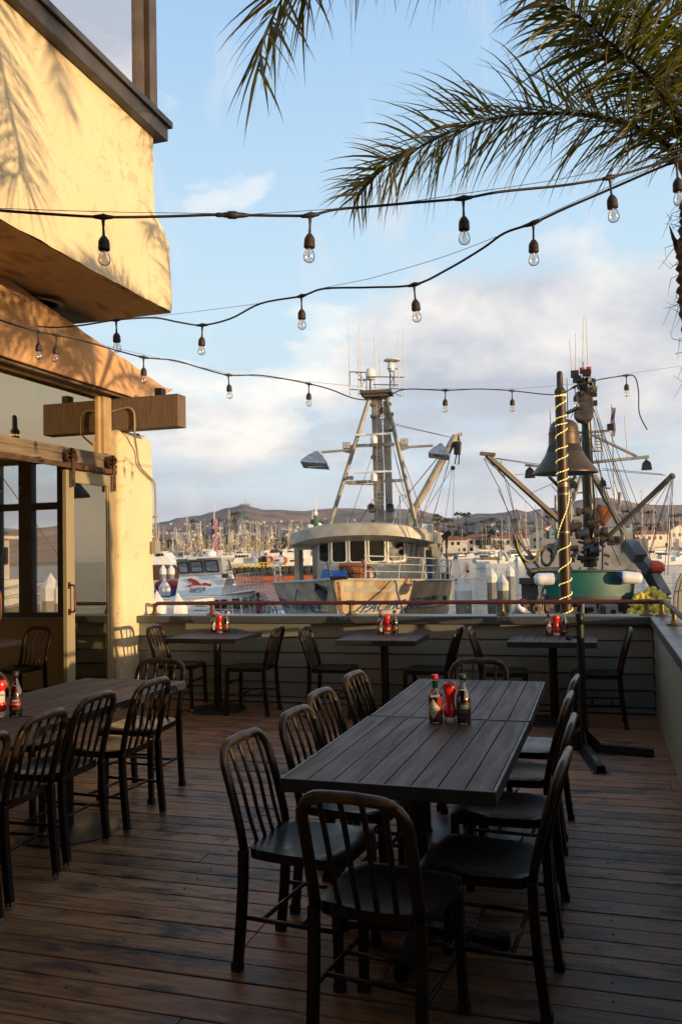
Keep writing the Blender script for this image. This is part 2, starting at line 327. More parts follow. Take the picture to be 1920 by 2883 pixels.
# ================================================================ SETTING: deck
mb = MB(); y = -3.0; rnd = random.Random(3)
while y < 8.32:
    x = -9.2
    while x < .46:
        L = rnd.choice([2.4, 3.0, 3.6, 4.2]); x1 = min(x+L, .47)
        t = rnd.uniform(.62, 1.15); k = rnd.uniform(-.06, .06)
        dz = rnd.uniform(-.0015, .0015)
        mb.b(x+.0015, x1-.0015, y+.003, y+.127, -.03+dz, dz, (t+k, t, t-k))
        x = x1
    y += .131
tag(mb.build('deck', deckm, bevel=.003), kind='structure')
mb = MB().b(-9.2, .47, -3, 8.32, -.30, -.06); tag(mb.build('deck_underside', M('dark_beam', (.03, .025, .02), .9)), kind='structure')
mb = MB()
for i in range(86):
    yy = -3+.131*i+.065
    for xx in (-.62, .0, -1.9, -3.2):
        mb.cyl((xx+rnd.uniform(-.01, .01), yy, .0), (xx, yy, .0016), .0035, n=6)
tag(mb.build('deck_screws', M('screw_heads', (.08, .06, .05), .5, .6)), kind='stuff')
# ---------------------------------------------------------------- parapet walls
def siding_boards(mb, f, length):
    # f(u, outward, z): u along the wall; lapped boards with a shadow gap between
    zs = [.012, .07, .222, .374, .526, .678, .83]
    for a, b in zip(zs[:-1], zs[1:]):
        g = .006
        vs = [f(0, .0, a+g), f(length, 0, a+g), f(length, -.0, b-g), f(0, -.0, b-g), f(0, .02, a+g), f(length, .02, a+g), f(length, .010, b-g), f(0, .010, b-g)]
        mb.add(vs, [(4, 5, 6, 7), (0, 1, 5, 4), (3, 7, 6, 2), (0, 4, 7, 3), (1, 2, 6, 5)])
bw = thing('parapet_wall', 'grey green boarded low wall at the harbour end of the deck', 'wall', (-2.2, 8.3, 0))
mb = MB(); siding_boards(mb, lambda u, o, z: (-4.85+u, 8.235-o, z), 5.30); mb.build('siding', siding, bw)
MB().b(-4.85, .68, 8.236, 8.42, -.3, .825).build('wall_core', greytrim, bw)
MB().b(-4.93, .7, 8.17, 8.47, .828, .905).build('wall_cap', capm, bw, bevel=.006)
rw = thing('parapet_wall', 'grey green boarded low wall running along the right side of the deck', 'wall', (.55, 3, 0))
mb = MB(); siding_boards(mb, lambda u, o, z: (.475-o, -3+u, z), 11.215); mb.build('siding', siding, rw)
MB().b(.476, .66, -3, 8.235, -.3, .825).build('wall_core', greytrim, rw)
MB().b(.435, .72, -3, 8.168, .827, .902).build('wall_cap', capm, rw, bevel=.006)
# ---------------------------------------------------------------- pipe railing
pr_ = thing('pipe_railing', 'rusty red pipe railing on brass flanges along the top of the low walls', 'railing', (-2, 8.32, .905))
r = .021; zr = 1.03; yr = 8.32; xr = .575
pts = [(-4.70, yr, .93)]+[(-4.70+.055*(1-math.cos(a)), yr, zr-.055+.055*math.sin(a)) for a in [i*math.pi/12 for i in range(7)]]+[(xr-.05, yr, zr)]+[(xr-.05+.05*math.sin(a), yr-.05+.05*math.cos(a), zr) for a in [i*math.pi/12 for i in range(1, 7)]]+[(xr, -2.9, zr)]
MB().tube(pts, r, 10).build('rail', pipe, pr_, smooth=True)
mb = MB()
for x in (-4.005, -3.4, -2.44, -.906, .412): MB().cyl((x-.04, yr, zr), (x+.04, yr, zr), .0255, n=10).build('fitting', pipe, pr_, smooth=50)
for y in (7.35, 5.2): MB().cyl((xr, y-.03, zr), (xr, y+.03, zr), .0255, n=10).build('fitting', pipe, pr_, smooth=50)
for (x, y) in [(-4.70, yr), (-4.005, yr), (-2.44, yr), (-.906, yr), (.412, yr), (.545, yr-.06), (xr, 7.35), (xr, 5.2), (xr, 3.0)]:
    mb = MB(); mb.cyl((x, y, .905), (x, y, zr), .0205, n=10)
    o = mb.build('post', pipe if x < -3 else brass, pr_, smooth=50)
    mb = MB(); mb.lathe([(.062, .905), (.064, .911), (.060, .916), (.034, .919), (.030, .938), (.024, .945)], (x, y, 0), 16)
    for k in range(4): a = k*math.pi/2+.5; mb.cyl((x+.048*math.cos(a), y+.048*math.sin(a), .914), (x+.048*math.cos(a), y+.048*math.sin(a), .922), .006, n=6)
    mb.build('flange', brass, o, smooth=40)
# ================================================================ RESTAURANT BUILDING
B = thing('restaurant_building', 'cream stucco restaurant with an overhanging upper storey, orange awning and sliding glass door', 'building', (-5, 4, 0))
# pillar at the end of the facade: rounded, wavering hand-plastered edges
def soft_box(x0, x1, y0, y1, z0, z1, rad=.07, nz=40, amp=.012, seed=0):
    mb = MB(); ring = []
    for cx, cy, a0 in ((x1-rad, y1-rad, 0), (x0+rad, y1-rad, 90), (x0+rad, y0+rad, 180), (x1-rad, y0+rad, 270)):
        for k in range(7): a = R_(a0+k*15); ring.append((cx+rad*math.cos(a), cy+rad*math.sin(a), math.cos(a), math.sin(a)))
    # long sides subdivided
    pts = []
    for i, q in enumerate(ring):
        pts.append(q); n_ = ring[(i+1) % len(ring)]; d = math.hypot(n_[0]-q[0], n_[1]-q[1]); m_ = int(d/.09)
        for k in range(1, m_): u = k/m_; pts.append((q[0]+(n_[0]-q[0])*u, q[1]+(n_[1]-q[1])*u, q[2] if m_ > 1 else 0, q[3]))
    n = len(pts); vs = []
    for j in range(nz+1):
        z = z0+(z1-z0)*j/nz; ins = 0
        top = min(z1-z, z-z0)
        if top < rad: ins = rad-math.sqrt(max(rad*rad-(rad-top)**2, 0))
        for px, py, nx, ny in pts:
            d = noise.noise(V((px*1.3+seed, py*1.3, z*1.1)))*amp*2+noise.noise(V((px*6, py*6+seed, z*6)))*amp*.5-ins
            vs.append((px+nx*d, py+ny*d, z))
    fs = [(j*n+k, j*n+(k+1) % n, (j+1)*n+(k+1) % n, (j+1)*n+k) for j in range(nz) for k in range(n)]
    fs += [tuple(range(n-1, -1, -1)), tuple(nz*n+k for k in range(n))]
    return mb.add(vs, fs)
soft_box(-5.42, -4.85, 7.90, 8.62, -.3, 2.93, .07, 44).build('pillar', stucco, B, smooth=60)
# upper storey: flared skirt below, thinner wall above, flat soffit
def upper():
    mb = MB(); X0, X1, Y0, Y1 = -9.4, -4.0, -4.0, 7.5
    prof = [(0, 3.99), (.012, 4.02), (.014, 4.1), (.006, 4.62), (-.01, 4.69), (-.10, 4.80), (-.19, 4.86), (-.235, 4.93), (-.24, 5.1), (-.24, 5.74)]  # inset of the end face
    # the +X face stays nearly plane; only the harbour-side end steps back
    ny = 90; rows = []
    for ins, z in prof:
        yend = Y1+ins; xf = X1+min(0, (ins+.0)*.10)
        row = [(X0, yend, z)]
        for k in range(13): row.append((X0+(xf-.05-X0)*k/12, yend, z)) if k else None
        for k in range(1, 7): a = R_(90-15*k); row.append((xf-.05+.05*math.cos(a), yend-.05+.05*math.sin(a), z))
        for k in range(1, ny+1): row.append((xf, yend-.05+(Y0-yend+.05)*k/ny, z))
        rows.append(row)
    # more rows for relief
    full = []
    for a, b in zip(rows[:-1], rows[1:]):
        m_ = max(1, int((b[0][2]-a[0][2])/.06))
        for j in range(m_):
            u = j/m_; full.append([tuple(p+(q-p)*u for p, q in zip(A, Bq)) for A, Bq in zip(a, b)])
    full.append(rows[-1]); n = len(full[0]); vs = []
    for row in full:
        for (x, y, z) in row:
            d = noise.noise(V((y*.9, z*.9, x)))*.012+noise.noise(V((y*5, z*5, x*5)))*.004
            e = noise.noise(V((y*4, 3, x*4)))*.018 if z < 4.03 else 0
            vs.append((x+d*(1 if x > -4.2 else 0), y+(d if y > 7 else 0), z+e))
    mb.add(vs, [(j*n+k, j*n+k+1, (j+1)*n+k+1, (j+1)*n+k) for j in range(len(full)-1) for k in range(n-1)])
    return mb
upper().build('upper_wall', stucco, B, smooth=50)
def sof(u, v):
    x = -9.4+u*5.39; y = -4+v*11.49; e = min(1, min((1-u)*5.39, (1-v)*11.49)/.06)
    return (x, y, 3.99+.02*e+noise.noise(V((x*2, y*2, 0)))*.012*e)
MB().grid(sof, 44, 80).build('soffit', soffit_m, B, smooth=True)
mb = MB().lathe([(.20, 3.985), (.215, 3.975), (.215, 3.965), (.16, 3.968), (.15, 4.0)], (-4.98, 6.73, 0), 32)
o = mb.build('ceiling_speaker', M('speaker_ring', (.40, .25, .07), .6), B, smooth=40)
MB().lathe([(.001, 3.985), (.152, 3.985)], (-4.98, 6.73, 0), 32).build('speaker_grille', M('speaker_grille', (.13, .075, .035), .8, bump=.5, bscale=200), o)
# roof/core behind so sky never shows through
MB().b(-9.4, -4.3, -4.0, 7.1, 4.2, 5.6).build('upper_floor_core', M('interior_dark', (.05, .045, .04), .9), B)
# ledge flashing under the upper window
mb = MB()
def ledge(x0, x1, z0, z1, yend): mb.b(x0, x1, -4.0, yend, z0, z1)
ledge(-4.35, -3.93, 5.66, 5.80, 7.335); ledge(-4.35, -3.895, 5.803, 5.865, 7.375)
mb.build('ledge', M('ledge_metal', (.085, .075, .07), .5, .2, col2=(.06, .052, .048), bump=.1), B, bevel=.004)
mb = MB(); mb.b(-4.14, -4.0, 7.12, 7.26, 5.866, 7.6); mb.b(-4.13, -4.03, 7.0, 7.06, 5.866, 7.6)
mb.b(-4.16, -4.06, 7.06, 7.12, 5.866, 7.6); mb.b(-4.12, -4.04, -4, 7.0, 7.25, 7.4)
mb.b(-4.14, -4.0, 7.0, 7.26, 7.6, 7.7)
mb.build('window_frame', M('bronze_frame', (.12, .085, .06), .45, .3, col2=(.07, .05, .04)), B, bevel=.003)
MB().b(-4.09, -4.08, -4, 7.0, 5.866, 7.6).build('upper_window', glass_up, B)
mb = MB(); mb.b(-4.6, -4.45, -4, 7.2, 5.87, 7.6); mb.b(-9.4, -4.4, -4, 7.2, 7.61, 7.75); mb.build('upper_interior', M('pale_blind', (.5, .5, .52), .9), B)
# awning: tilted canvas face whose top edge falls towards the harbour
def awn(y):  # bottom, top
    zb = 3.31+.0*y; zt = 3.55+(9.0-y)*.163
    if y > 8.45: zb = 3.31+(y-8.45)*.42
    return zb, zt
def awf(u, v):
    y = 1.5+7.5*u; zb, zt = awn(y); z = zb+(zt-zb)*v
    x = -4.82-.05*v+.02*math.sin(v*3.1)+noise.noise(V((y*1.1, v*1.2, 5)))*.03+noise.noise(V((y*5, v*2, 1)))*.008
    return (x, y, z)
mb = MB(); mb.grid(awf, 120, 16); mb.grid(lambda u, v: tuple(V(awf(u, v))+V((-.02, 0, 0))), 60, 6)
# turned-under hem
mb.tube([V(awf(i/60, 0))+V((-.012, 0, .003)) for i in range(61)], .012, 6)
mb.build('awning', canvas, B, smooth=True)
mb = MB(); mb.tube([V((-4.88, 1.5+i*.5, 3.29)) for i in range(15)], .013, 6); mb.b(-5.3, -4.87, 1.5, 8.5, 3.30, 3.33); mb.b(-9.4, -5.3, 1.5, 8.5, 3.33, 3.6)
mb.build('awning_rail', darkwood, B)
# beam out over the pillar
MB().b(-5.03, -4.20, 7.98, 8.16, 2.925, 3.275).build('beam', beamm, B, bevel=.008)
MB().b(-4.50, -4.42, 8.02, 8.12, 3.277, 3.36).build('beam_block', blackiron, B)
# fixed window above the sliding door
mb = MB(); mb.b(-5.06, -4.985, 7.80, 7.95, 2.66, 3.30); mb.b(-5.08, -5.0, 1.5, 7.80, 3.27, 3.31); mb.b(-5.06, -5.02, 7.755, 7.80, 2.66, 3.27)
o = mb.build('transom_frame', M('cream_frame', (.50, .36, .20), .6, col2=(.36, .25, .13)), B, bevel=.004)
MB().b(-5.045, -5.04, 1.5, 7.76, 2.64, 3.28).build('pane', glassmat('transom_glass', .40, (.70, .62, .48), 0, 1.5, (1, .88, .64)), o)
mb = MB(); mb.b(-5.06, -4.985, 1.5, 8.10, 2.585, 2.655); mb.b(-5.06, -4.975, 1.5, 8.11, 2.50, 2.582)
mb.build('header_board', darkwood, B, bevel=.004)
# barn door track
tk = MB(); tk.b(-4.915, -4.895, 1.5, 8.02, 2.435, 2.485)
for y in (3.1, 4.9, 6.62, 7.28): tk.b(-4.97, -4.90, y-.02, y+.02, 2.44, 2.50); tk.cyl((-4.90, y, 2.46), (-4.87, y, 2.46), .013, n=8)
tk.b(-4.93, -4.87, 7.985, 8.03, 2.42, 2.50)
track = tk.build('door_track', rustyi, B, bevel=.002)
D_ = MB(); d0, d1 = 7.045, 7.965
D_.b(-4.975, -4.93, d0, d0+.125, .03, 2.42); D_.b(-4.975, -4.93, d1-.165, d1, .03, 2.42); D_.b(-4.974, -4.931, d0+.125, d1-.165, 2.30, 2.42); D_.b(-4.974, -4.931, d0+.125, d1-.165, .03, .26)
door = D_.build('sliding_door', doorp, B, bevel=.004)
MB().b(-4.956, -4.95, d0+.125, d1-.165, .26, 2.30).build('door_pane', glass_door, door)
mb = MB(); mb.b(-4.965, -4.942, d1-.19, d1-.166, .26, 2.30); mb.b(-4.965, -4.942, d0+.126, d0+.145, .26, 2.30); mb.build('glazing_bead', M('bead_paint', (.45, .34, .18), .5), door)
hd = MB(); hd.b(-4.93, -4.925, 7.02+.04, 7.10, 1.255, 1.32); hd.b(-4.93, -4.925, 7.06, 7.10, 1.0, 1.06)
hd.tube(catmull([(-4.925, 7.08, 1.29), (-4.875, 7.08, 1.285), (-4.865, 7.08, 1.24), (-4.868, 7.08, 1.16), (-4.865, 7.08, 1.08), (-4.875, 7.08, 1.035), (-4.925, 7.08, 1.03)], 5), .010, 8)
hd.build('door_handle', M('bronze_handle', (.12, .05, .025), .4, .8), door, smooth=50)
def hanger(y):
    mb = MB(); m_ = Matrix.Rotation(math.pi/2, 3, 'Y')
    mb.lathe([(.074, -.012), (.082, -.012), (.082, .012), (.074, .012), (.074, -.012)], (-4.905, y, 2.555), 28, m_)
    mb.lathe([(.001, -.014), (.018, -.014), (.018, .014), (.001, .014)], (-4.905, y, 2.555), 12, m_)
    for k in range(6):
        a = k*math.pi/3; mb.bar((-4.905, y, 2.555), (-4.905, y+.076*math.cos(a), 2.555+.076*math.sin(a)), .012, .010)
    o = mb.build('hanger_wheel', rustyi, door, smooth=40)
    mb = MB(); mb.b(-4.888, -4.878, y-.022, y+.022, 2.25, 2.60); mb.lathe([(.022, -.005), (.022, .005)], (-4.883, y, 2.60), 16, m_)
    for z in (2.30, 2.39): mb.cyl((-4.878, y, z), (-4.868, y, z), .010, n=6)
    mb.cyl((-4.878, y, 2.555), (-4.862, y, 2.555), .014, n=8)
    mb.build('hanger_strap', rustyi, door)
hanger(7.10); hanger(7.83)
MB().b(-5.04, -4.99, 7.965, 8.02, 0, 2.5).build('door_jamb', M('dark_jamb', (.035, .028, .02), .7), B)
# next leaf at the left of the opening
mb = MB(); mb.b(-4.975, -4.93, 5.25, 5.93, 2.30, 2.42); mb.b(-4.976, -4.929, 5.92, 6.075, .03, 2.42); mb.b(-4.976, -4.929, 5.15, 5.27, .03, 2.42); mb.b(-4.975, -4.93, 5.27, 5.92, .03, .26)
d2 = mb.build('sliding_door', doorp, B, bevel=.004)
MB().b(-4.956, -4.95, 5.27, 5.92, .26, 2.30).build('door_pane', glass_door, d2)
hd = MB(); hd.tube(catmull([(-4.925, 6.02, 1.29), (-4.875, 6.02, 1.285), (-4.865, 6.02, 1.16), (-4.875, 6.02, 1.035), (-4.925, 6.02, 1.03)], 5), .010, 8); hd.build('door_handle', MAT['bronze_handle'], d2, smooth=50)
# inside room: end wall with windows, wainscot, back wall, ceiling
inner = M('inner_wall', (.38, .31, .20), .8, col2=(.30, .24, .16), scale=2)
mb = MB(); mb.b(-9.3, -9.2, 1.4, 8.5, 0, 3.3); mb.b(-9.2, -5.07, 1.3, 1.4, 0, 3.3); mb.b(-9.2, -5.1, 1.4, 8.4, 3.24, 3.29)
mb.b(-9.2, -5.1, 8.33, 8.42, 0, .86); mb.b(-9.2, -5.1, 8.33, 8.42, 2.72, 3.24); mb.b(-5.86, -5.10, 8.33, 8.42, .86, 2.72); mb.b(-9.2, -8.6, 8.33, 8.42, .86, 2.72)
mb.build('inner_wall', inner, B)
wf = M('inner_window_frame', (.085, .085, .075), .55, col2=(.06, .06, .055)); fx = [-8.6, -7.75, -6.95, -6.76, -6.36, -5.86]
mb = MB(); mb.b(-8.62, -5.84, 8.28, 8.40, .87, .93); mb.b(-8.6, -5.86, 8.30, 8.40, 2.66, 2.72); mb.b(-8.6, -5.86, 8.31, 8.39, 2.12, 2.20)
for a, b_ in ((-8.62, -8.52), (-7.64, -7.50), (-6.86, -6.735), (-6.455, -6.28), (-5.93, -5.84)): mb.b(a, b_, 8.295, 8.395, .93, 2.66)
o = mb.build('window', wf, B, bevel=.003)
MB().b(-8.6, -5.86, 8.35, 8.355, .93, 2.66).build('pane', glass_clear, o)
# conduit and junction box
cp = catmull([(-5.0, 7.96, 3.13), (-4.9, 7.962, 3.15), (-4.80, 7.962, 3.16), (-4.745, 7.962, 3.14), (-4.718, 7.962, 3.09), (-4.712, 7.962, 3.0), (-4.715, 7.965, 2.90), (-4.76, 8.05, 2.82), (-4.815, 8.18, 2.72), (-4.815, 8.23, 2.56), (-4.815, 8.42, 2.46), (-4.815, 8.54, 2.40), (-4.815, 8.57, 2.30), (-4.815, 8.575, 2.1), (-4.815, 8.575, 1.70)], 6)
mb = MB().tube(cp, .0115, 8)
for z in (2.9, 2.0): mb.b(-4.84, -4.80, 8.19 if z > 2.5 else 8.56, 8.215 if z > 2.5 else 8.59, z-.012, z+.012)
cd = mb.build('conduit', M('painted_conduit', (.34, .29, .20), .5), B, smooth=True)
MB().b(-4.845, -4.78, 8.50, 8.62, 1.58, 1.72).build('junction_box', M('grey_box', (.33, .31, .27), .5), cd, bevel=.004)
W_ = thing('sky_shade_block', 'rear wing of the restaurant behind the viewer with a deep covered porch', 'building', (-3, -3, 0))  # unseen wing, added to block sky light and darken the near deck
mb = MB(); mb.b(-9.2, 3.2, -3.6, -3.05, -.3, 7.2); mb.b(-9.2, 3.2, -3.6, .9, 3.75, 4.0); mb.b(-9.2, 3.2, -3.4, -.6, 4.01, 7.2); mb.b(2.9, 3.2, .5, .8, -2, 3.75); mb.build('walls', M('shade_block_wall', (.16, .12, .08), .85, col2=(.12, .09, .06)), W_)
# ================================================================ CHAIRS
def seat_mb():
    mb = MB()
    def f(u, v, top=True):
        x = (u-.5)*2; y = (v-.5)*2
        hw = .205-.022*(1-v)
        # rounded corners
        k = 1-.10*(abs(x)**6)*(abs(y)**6)
        px = x*hw*k; py = -.17+v*.40 if True else 0
        py = .03+y*.20*k
        dip = -.020*max(0, 1-(x*x*.95+((y+.15)*1.0)**2))**.8 if top else -.03
        roll = -.012*max(0, (y-.75)/.25)**2-.006*(abs(x)**8)
        return (px, py, .462+dip+(roll if top else 0))
    mb.grid(lambda u, v: f(u, v), 16, 16); mb.grid(lambda u, v: f(1-u, v, False), 16, 16)
    # skirt
    rim = [(i/16, 0) for i in range(16)]+[(1, i/16) for i in range(16)]+[(1-i/16, 1) for i in range(16)]+[(0, 1-i/16) for i in range(16)]
    n = len(rim); t_ = [f(u, v) for u, v in rim]; b_ = [tuple(V(f(u, v))*1.0+V((0, 0, -.042-(f(u, v)[2]-.462)))) for u, v in rim]
    mb.add(t_+b_, [(i, (i+1) % n, n+(i+1) % n, n+i) for i in range(n)]); return mb
def back_pt(s, zt):  # side s = -1/1, height parameter
    z = zt; y = -.175-.105*((max(z, .44)-.44)/.39)**1.25 if z > .44 else -.175-.035*((.44-z)/.44)**1.5
    return y
def chair_proto(glide):
    t = thing('metal_chair', 'dark slatted chair', 'chair', (0, 0, 0))
    W = .176; pts = []
    for z in (.44, .52, .60, .68, .74): pts.append((-W, back_pt(0, z), z))
    for k in range(1, 7): a = R_(15*k); pts.append((-W+.085*(1-math.cos(a)), back_pt(0, .74+.085*math.sin(a)), .74+.085*math.sin(a)))
    pts.append((0, back_pt(0, .83), .829))
    pts = pts+[(-x, y, z) for x, y, z in pts[:-1][::-1]]
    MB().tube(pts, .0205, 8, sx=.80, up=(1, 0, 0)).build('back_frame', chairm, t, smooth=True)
    mb = MB()
    for i in range(4):
        x = -.105+.07*i; q = [(x*.92, -.162, .455), (x*.96, back_pt(0, .55)+.004, .55), (x, back_pt(0, .65)+.006, .65), (x*1.02, back_pt(0, .75)+.004, .75), (x*1.03, back_pt(0, .815), .818)]
        mb.tube(catmull(q, 3), .0098, 6, sx=.8)
    mb.build('back_slats', chairm, t, smooth=True)
    seat_mb().build('seat', chairm, t, smooth=50)
    for sx in (-1, 1):
        fx, rx = sx*.180, sx*.180
        o = MB().tube([(fx*.98, .20, .43), (fx, .205, .2), (fx*1.02, .21, .012)], [.0235, .0225, .0205], 4, up=(1, 0, 0)).build('leg', chairm, t, bevel=.003)
        c = MB().tube([(fx*1.02, .21, 0), (fx*1.02, .21, .03)], .026 if not glide else .019, 4 if not glide else 10).build('foot_cap', rubber if not glide else chrome, o, smooth=40)
        p = [(rx, back_pt(0, z), z) for z in (.45, .33, .2, .1, .012)]
        o = MB().tube(p, .0235, 4, up=(1, 0, 0)).build('leg', chairm, t, bevel=.003)
        q = (rx, back_pt(0, 0))
        MB().tube([(q[0], q[1], 0), (q[0], q[1], .03)], .026 if not glide else .019, 4 if not glide else 10).build('foot_cap', rubber if not glide else chrome, o, smooth=40)
    mb = MB()
    for z in (.20, .29):
        mb.cyl((-.18, .20, z), (-.18, -.19, z), .0085, n=6) if z == .20 else None
        mb.cyl((.18, .20, z), (.18, -.19, z), .0085, n=6) if z == .20 else None
    mb.cyl((-.18, .06, .20), (.18, .06, .20), .0085, n=6); mb.cyl((-.18, -.10, .20), (.18, -.10, .20), .0085, n=6); mb.cyl((-.18, .205, .30), (.18, .205, .30), .0085, n=6)
    mb.build('stretchers', chairm, t, smooth=True)
    return t
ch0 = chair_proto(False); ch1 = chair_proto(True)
used = {0: False, 1: False}
def place_chair(kind, x, y, deg, label, group):
    """x, y is the centre of the top of the back; deg the direction the sitter faces"""
    src = ch1 if kind else ch0; a = R_(deg)-math.pi/2
    off = V((0, -.28)); c, s = math.cos(a), math.sin(a)
    loc = (x-(c*off.x-s*off.y), y-(s*off.x+c*off.y), .001)
    if not used[kind]:
        used[kind] = True; src.location = loc; src.rotation_euler = (0, 0, a); tag(src, label, 'chair', group); return src
    return copy_tree(src, loc, a, label, group)
G1 = 'metal chairs round the long middle table'; G2 = 'metal chairs round the long left table'; G3 = 'metal chairs at the small tables by the low wall'
CH = [
 (0, -1.40, 3.16, -6, 'dark slatted chair on the left of the middle table, nearest the camera, polished seat showing', G1),
 (0, -1.37, 3.70, -5, 'dark slatted chair second from the near end on the left of the middle table', G1),
 (0, -1.42, 4.21, -4, 'dark slatted chair third from the near end on the left of the middle table', G1),
 (0, -1.42, 4.85, -4, 'dark slatted chair farthest away on the left of the middle table', G1),
 (0, -.735, 2.44, 82, 'dark slatted chair at the near head of the middle table, its back to the camera', G1),
 (0, -.765, 5.55, -91, 'dark slatted chair at the far head of the middle table, only its arched back showing', G1),
 (0, -.13, 3.08, 176, 'dark slatted chair nearest the camera on the right of the middle table, dished seat showing', G1),
 (0, -.125, 3.72, 178, 'dark slatted chair second from the near end on the right of the middle table', G1),
 (0, -.155, 4.30, 177, 'dark slatted chair third from the near end on the right of the middle table', G1),
 (0, -.14, 4.86, 176, 'dark slatted chair farthest away on the right of the middle table', G1),
 (1, -2.43, 2.90, 181, 'dark slatted chair right of the left table, cut off by the left photo edge', G2),
 (1, -2.50, 3.41, 182, 'dark slatted chair in front of the condiment bottles, right side of the left table', G2),
 (1, -2.54, 3.90, 180, 'dark slatted chair in the middle of the right side of the left table', G2),
 (1, -2.49, 4.40, 176, 'dark slatted chair at the far corner of the left table, on its right side', G2),
 (0, -2.93, 5.28, -90, 'dark slatted chair at the far head of the left table, its arch tinted bronze', G2),
 (0, -3.72, 4.45, 0, 'dark slatted chair on the far left side of the left table, behind the ketchup bottle', G2),
 (1, -4.40, 7.76, 4, 'dark slatted chair beside the stucco pillar, left of the leftmost small table', G3),
 (0, -3.00, 7.72, 182, 'dark slatted chair on the right of the leftmost small table by the wall', G3),
 (0, -2.75, 7.73, 2, 'dark slatted chair on the left of the middle small table by the wall', G3),
 (0, -1.24, 7.76, 178, 'dark slatted chair on the right of the middle small table by the wall', G3),
 (0, -1.14, 7.72, 3, 'dark slatted chair on the left of the rightmost small table by the wall', G3),
 (0, .25, 7.74, 181, 'dark slatted chair in the wall corner, right of the rightmost small table', G3)]
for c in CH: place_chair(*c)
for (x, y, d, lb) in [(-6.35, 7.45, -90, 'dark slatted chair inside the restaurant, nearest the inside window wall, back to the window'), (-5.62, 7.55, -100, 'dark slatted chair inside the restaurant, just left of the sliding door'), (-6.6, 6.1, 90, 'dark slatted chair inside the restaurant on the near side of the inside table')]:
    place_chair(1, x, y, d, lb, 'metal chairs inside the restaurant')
# ================================================================ TABLES
def table_top(mb_s, mb_f, w, l, n, along, z=.75, th=.05):
    """w in x, l in y, n slats running along 'y' or 'x'"""
    e = .012
    mb_f.b(0, w, 0, e, z-th, z); mb_f.b(0, w, l-e, l, z-th, z); mb_f.b(0, e, e, l-e, z-th, z); mb_f.b(w-e, w, e, l-e, z-th, z)
    mb_f.b(e, w-e, e, l-e, z-.04, z-.014)
    if along == 'y':
        s = (w-2*e)/n
        for i in range(n): mb_s.b(e+i*s+.0025, e+(i+1)*s-.0025, e+.001, l-e-.001, z-.016, z-.001)
    else:
        s = (l-2*e)/n
        for i in range(n): mb_s.b(e+.001, w-e-.001, e+i*s+.0025, e+(i+1)*s-.0025, z-.016, z-.001)
def make_table(name, label, cat, x, y, w, l, n, along, base, posts, group=None, rot=0):
    t = thing(name, label, cat, (x, y, 0), rot, group); s = MB(); f = MB(); table_top(s, f, w, l, n, along)
    fr = f.build('table_frame', tabf, t, world=False, bevel=.003); s.build('slats', tabm, fr, world=False, bevel=.0015)
    for (cx, cy, kind) in posts:
        MB().cyl((cx, cy, .01), (cx, cy, .70), .038, n=14).b(cx-.2, cx+.2, cy-.03, cy+.03, .69, .70).b(cx-.03, cx+.03, cy-.2, cy+.2, .691, .699).build('post', blackiron, t, world=False, smooth=40)
        if kind == 'disc':
            MB().lathe([(.285, 0), (.29, .006), (.285, .012), (.08, .022), (.045, .03)], (cx, cy, 0), 40).build('base_plate', M('base_plate_iron', (.03, .031, .033), .38, .4), t, world=False, smooth=35)
        else:
            mb = MB()
            for dx, dy in ((1, 0), (-1, 0), (0, 1), (0, -1)):
                mb.bar((cx, cy, .05), (cx+dx*.33, cy+dy*.33, .028), .06, .03); mb.cyl((cx+dx*.33, cy+dy*.33, 0), (cx+dx*.33, cy+dy*.33, .055), .028, n=10)
            mb.build('cross_base', blackiron, t, world=False)
    return t
make_table('dining_table', 'near half of the long dark slatted middle table, its end facing the camera', 'table', -1.133, 2.885, .78, 1.17, 8, 'y', None, [(.39, .52, 'cross')], 'slatted dining tables', R_(-1))
make_table('dining_table', 'far half of the long dark slatted middle table, behind the three bottles', 'table', -1.105, 4.065, .775, 1.19, 8, 'y', None, [(.38, .62, 'disc')], 'slatted dining tables', 0)
make_table('dining_table', 'far half of the long slatted left table, warm brown in the low light', 'table', -3.36, 3.735, .76, 1.22, 8, 'y', None, [(.38, .50, 'disc')], 'slatted dining tables', R_(-1.5))
make_table('dining_table', 'near half of the long left table, cut off by the photo edge', 'table', -3.39, 2.50, .76, 1.22, 8, 'y', None, [(.38, .60, 'disc')], 'slatted dining tables', R_(-1.5))
for x, lb in ((-4.06, 'small dark slatted table leftmost along the low wall, next to the pillar'), (-2.325, 'small dark slatted table in the middle of the row along the low wall'), (-.775, 'small dark slatted table rightmost along the low wall, behind the bell post')):
    make_table('small_table', lb, 'table', x, 7.39, .745, .65, 7, 'y', None, [(.36, .40, 'disc')], 'small tables along the low wall')
make_table('inside_table', 'wooden edged table inside the restaurant catching the sun on its edge', 'table', -6.5, 6.55, .95, .62, 5, 'x', None, [(.45, .31, 'disc')], None)
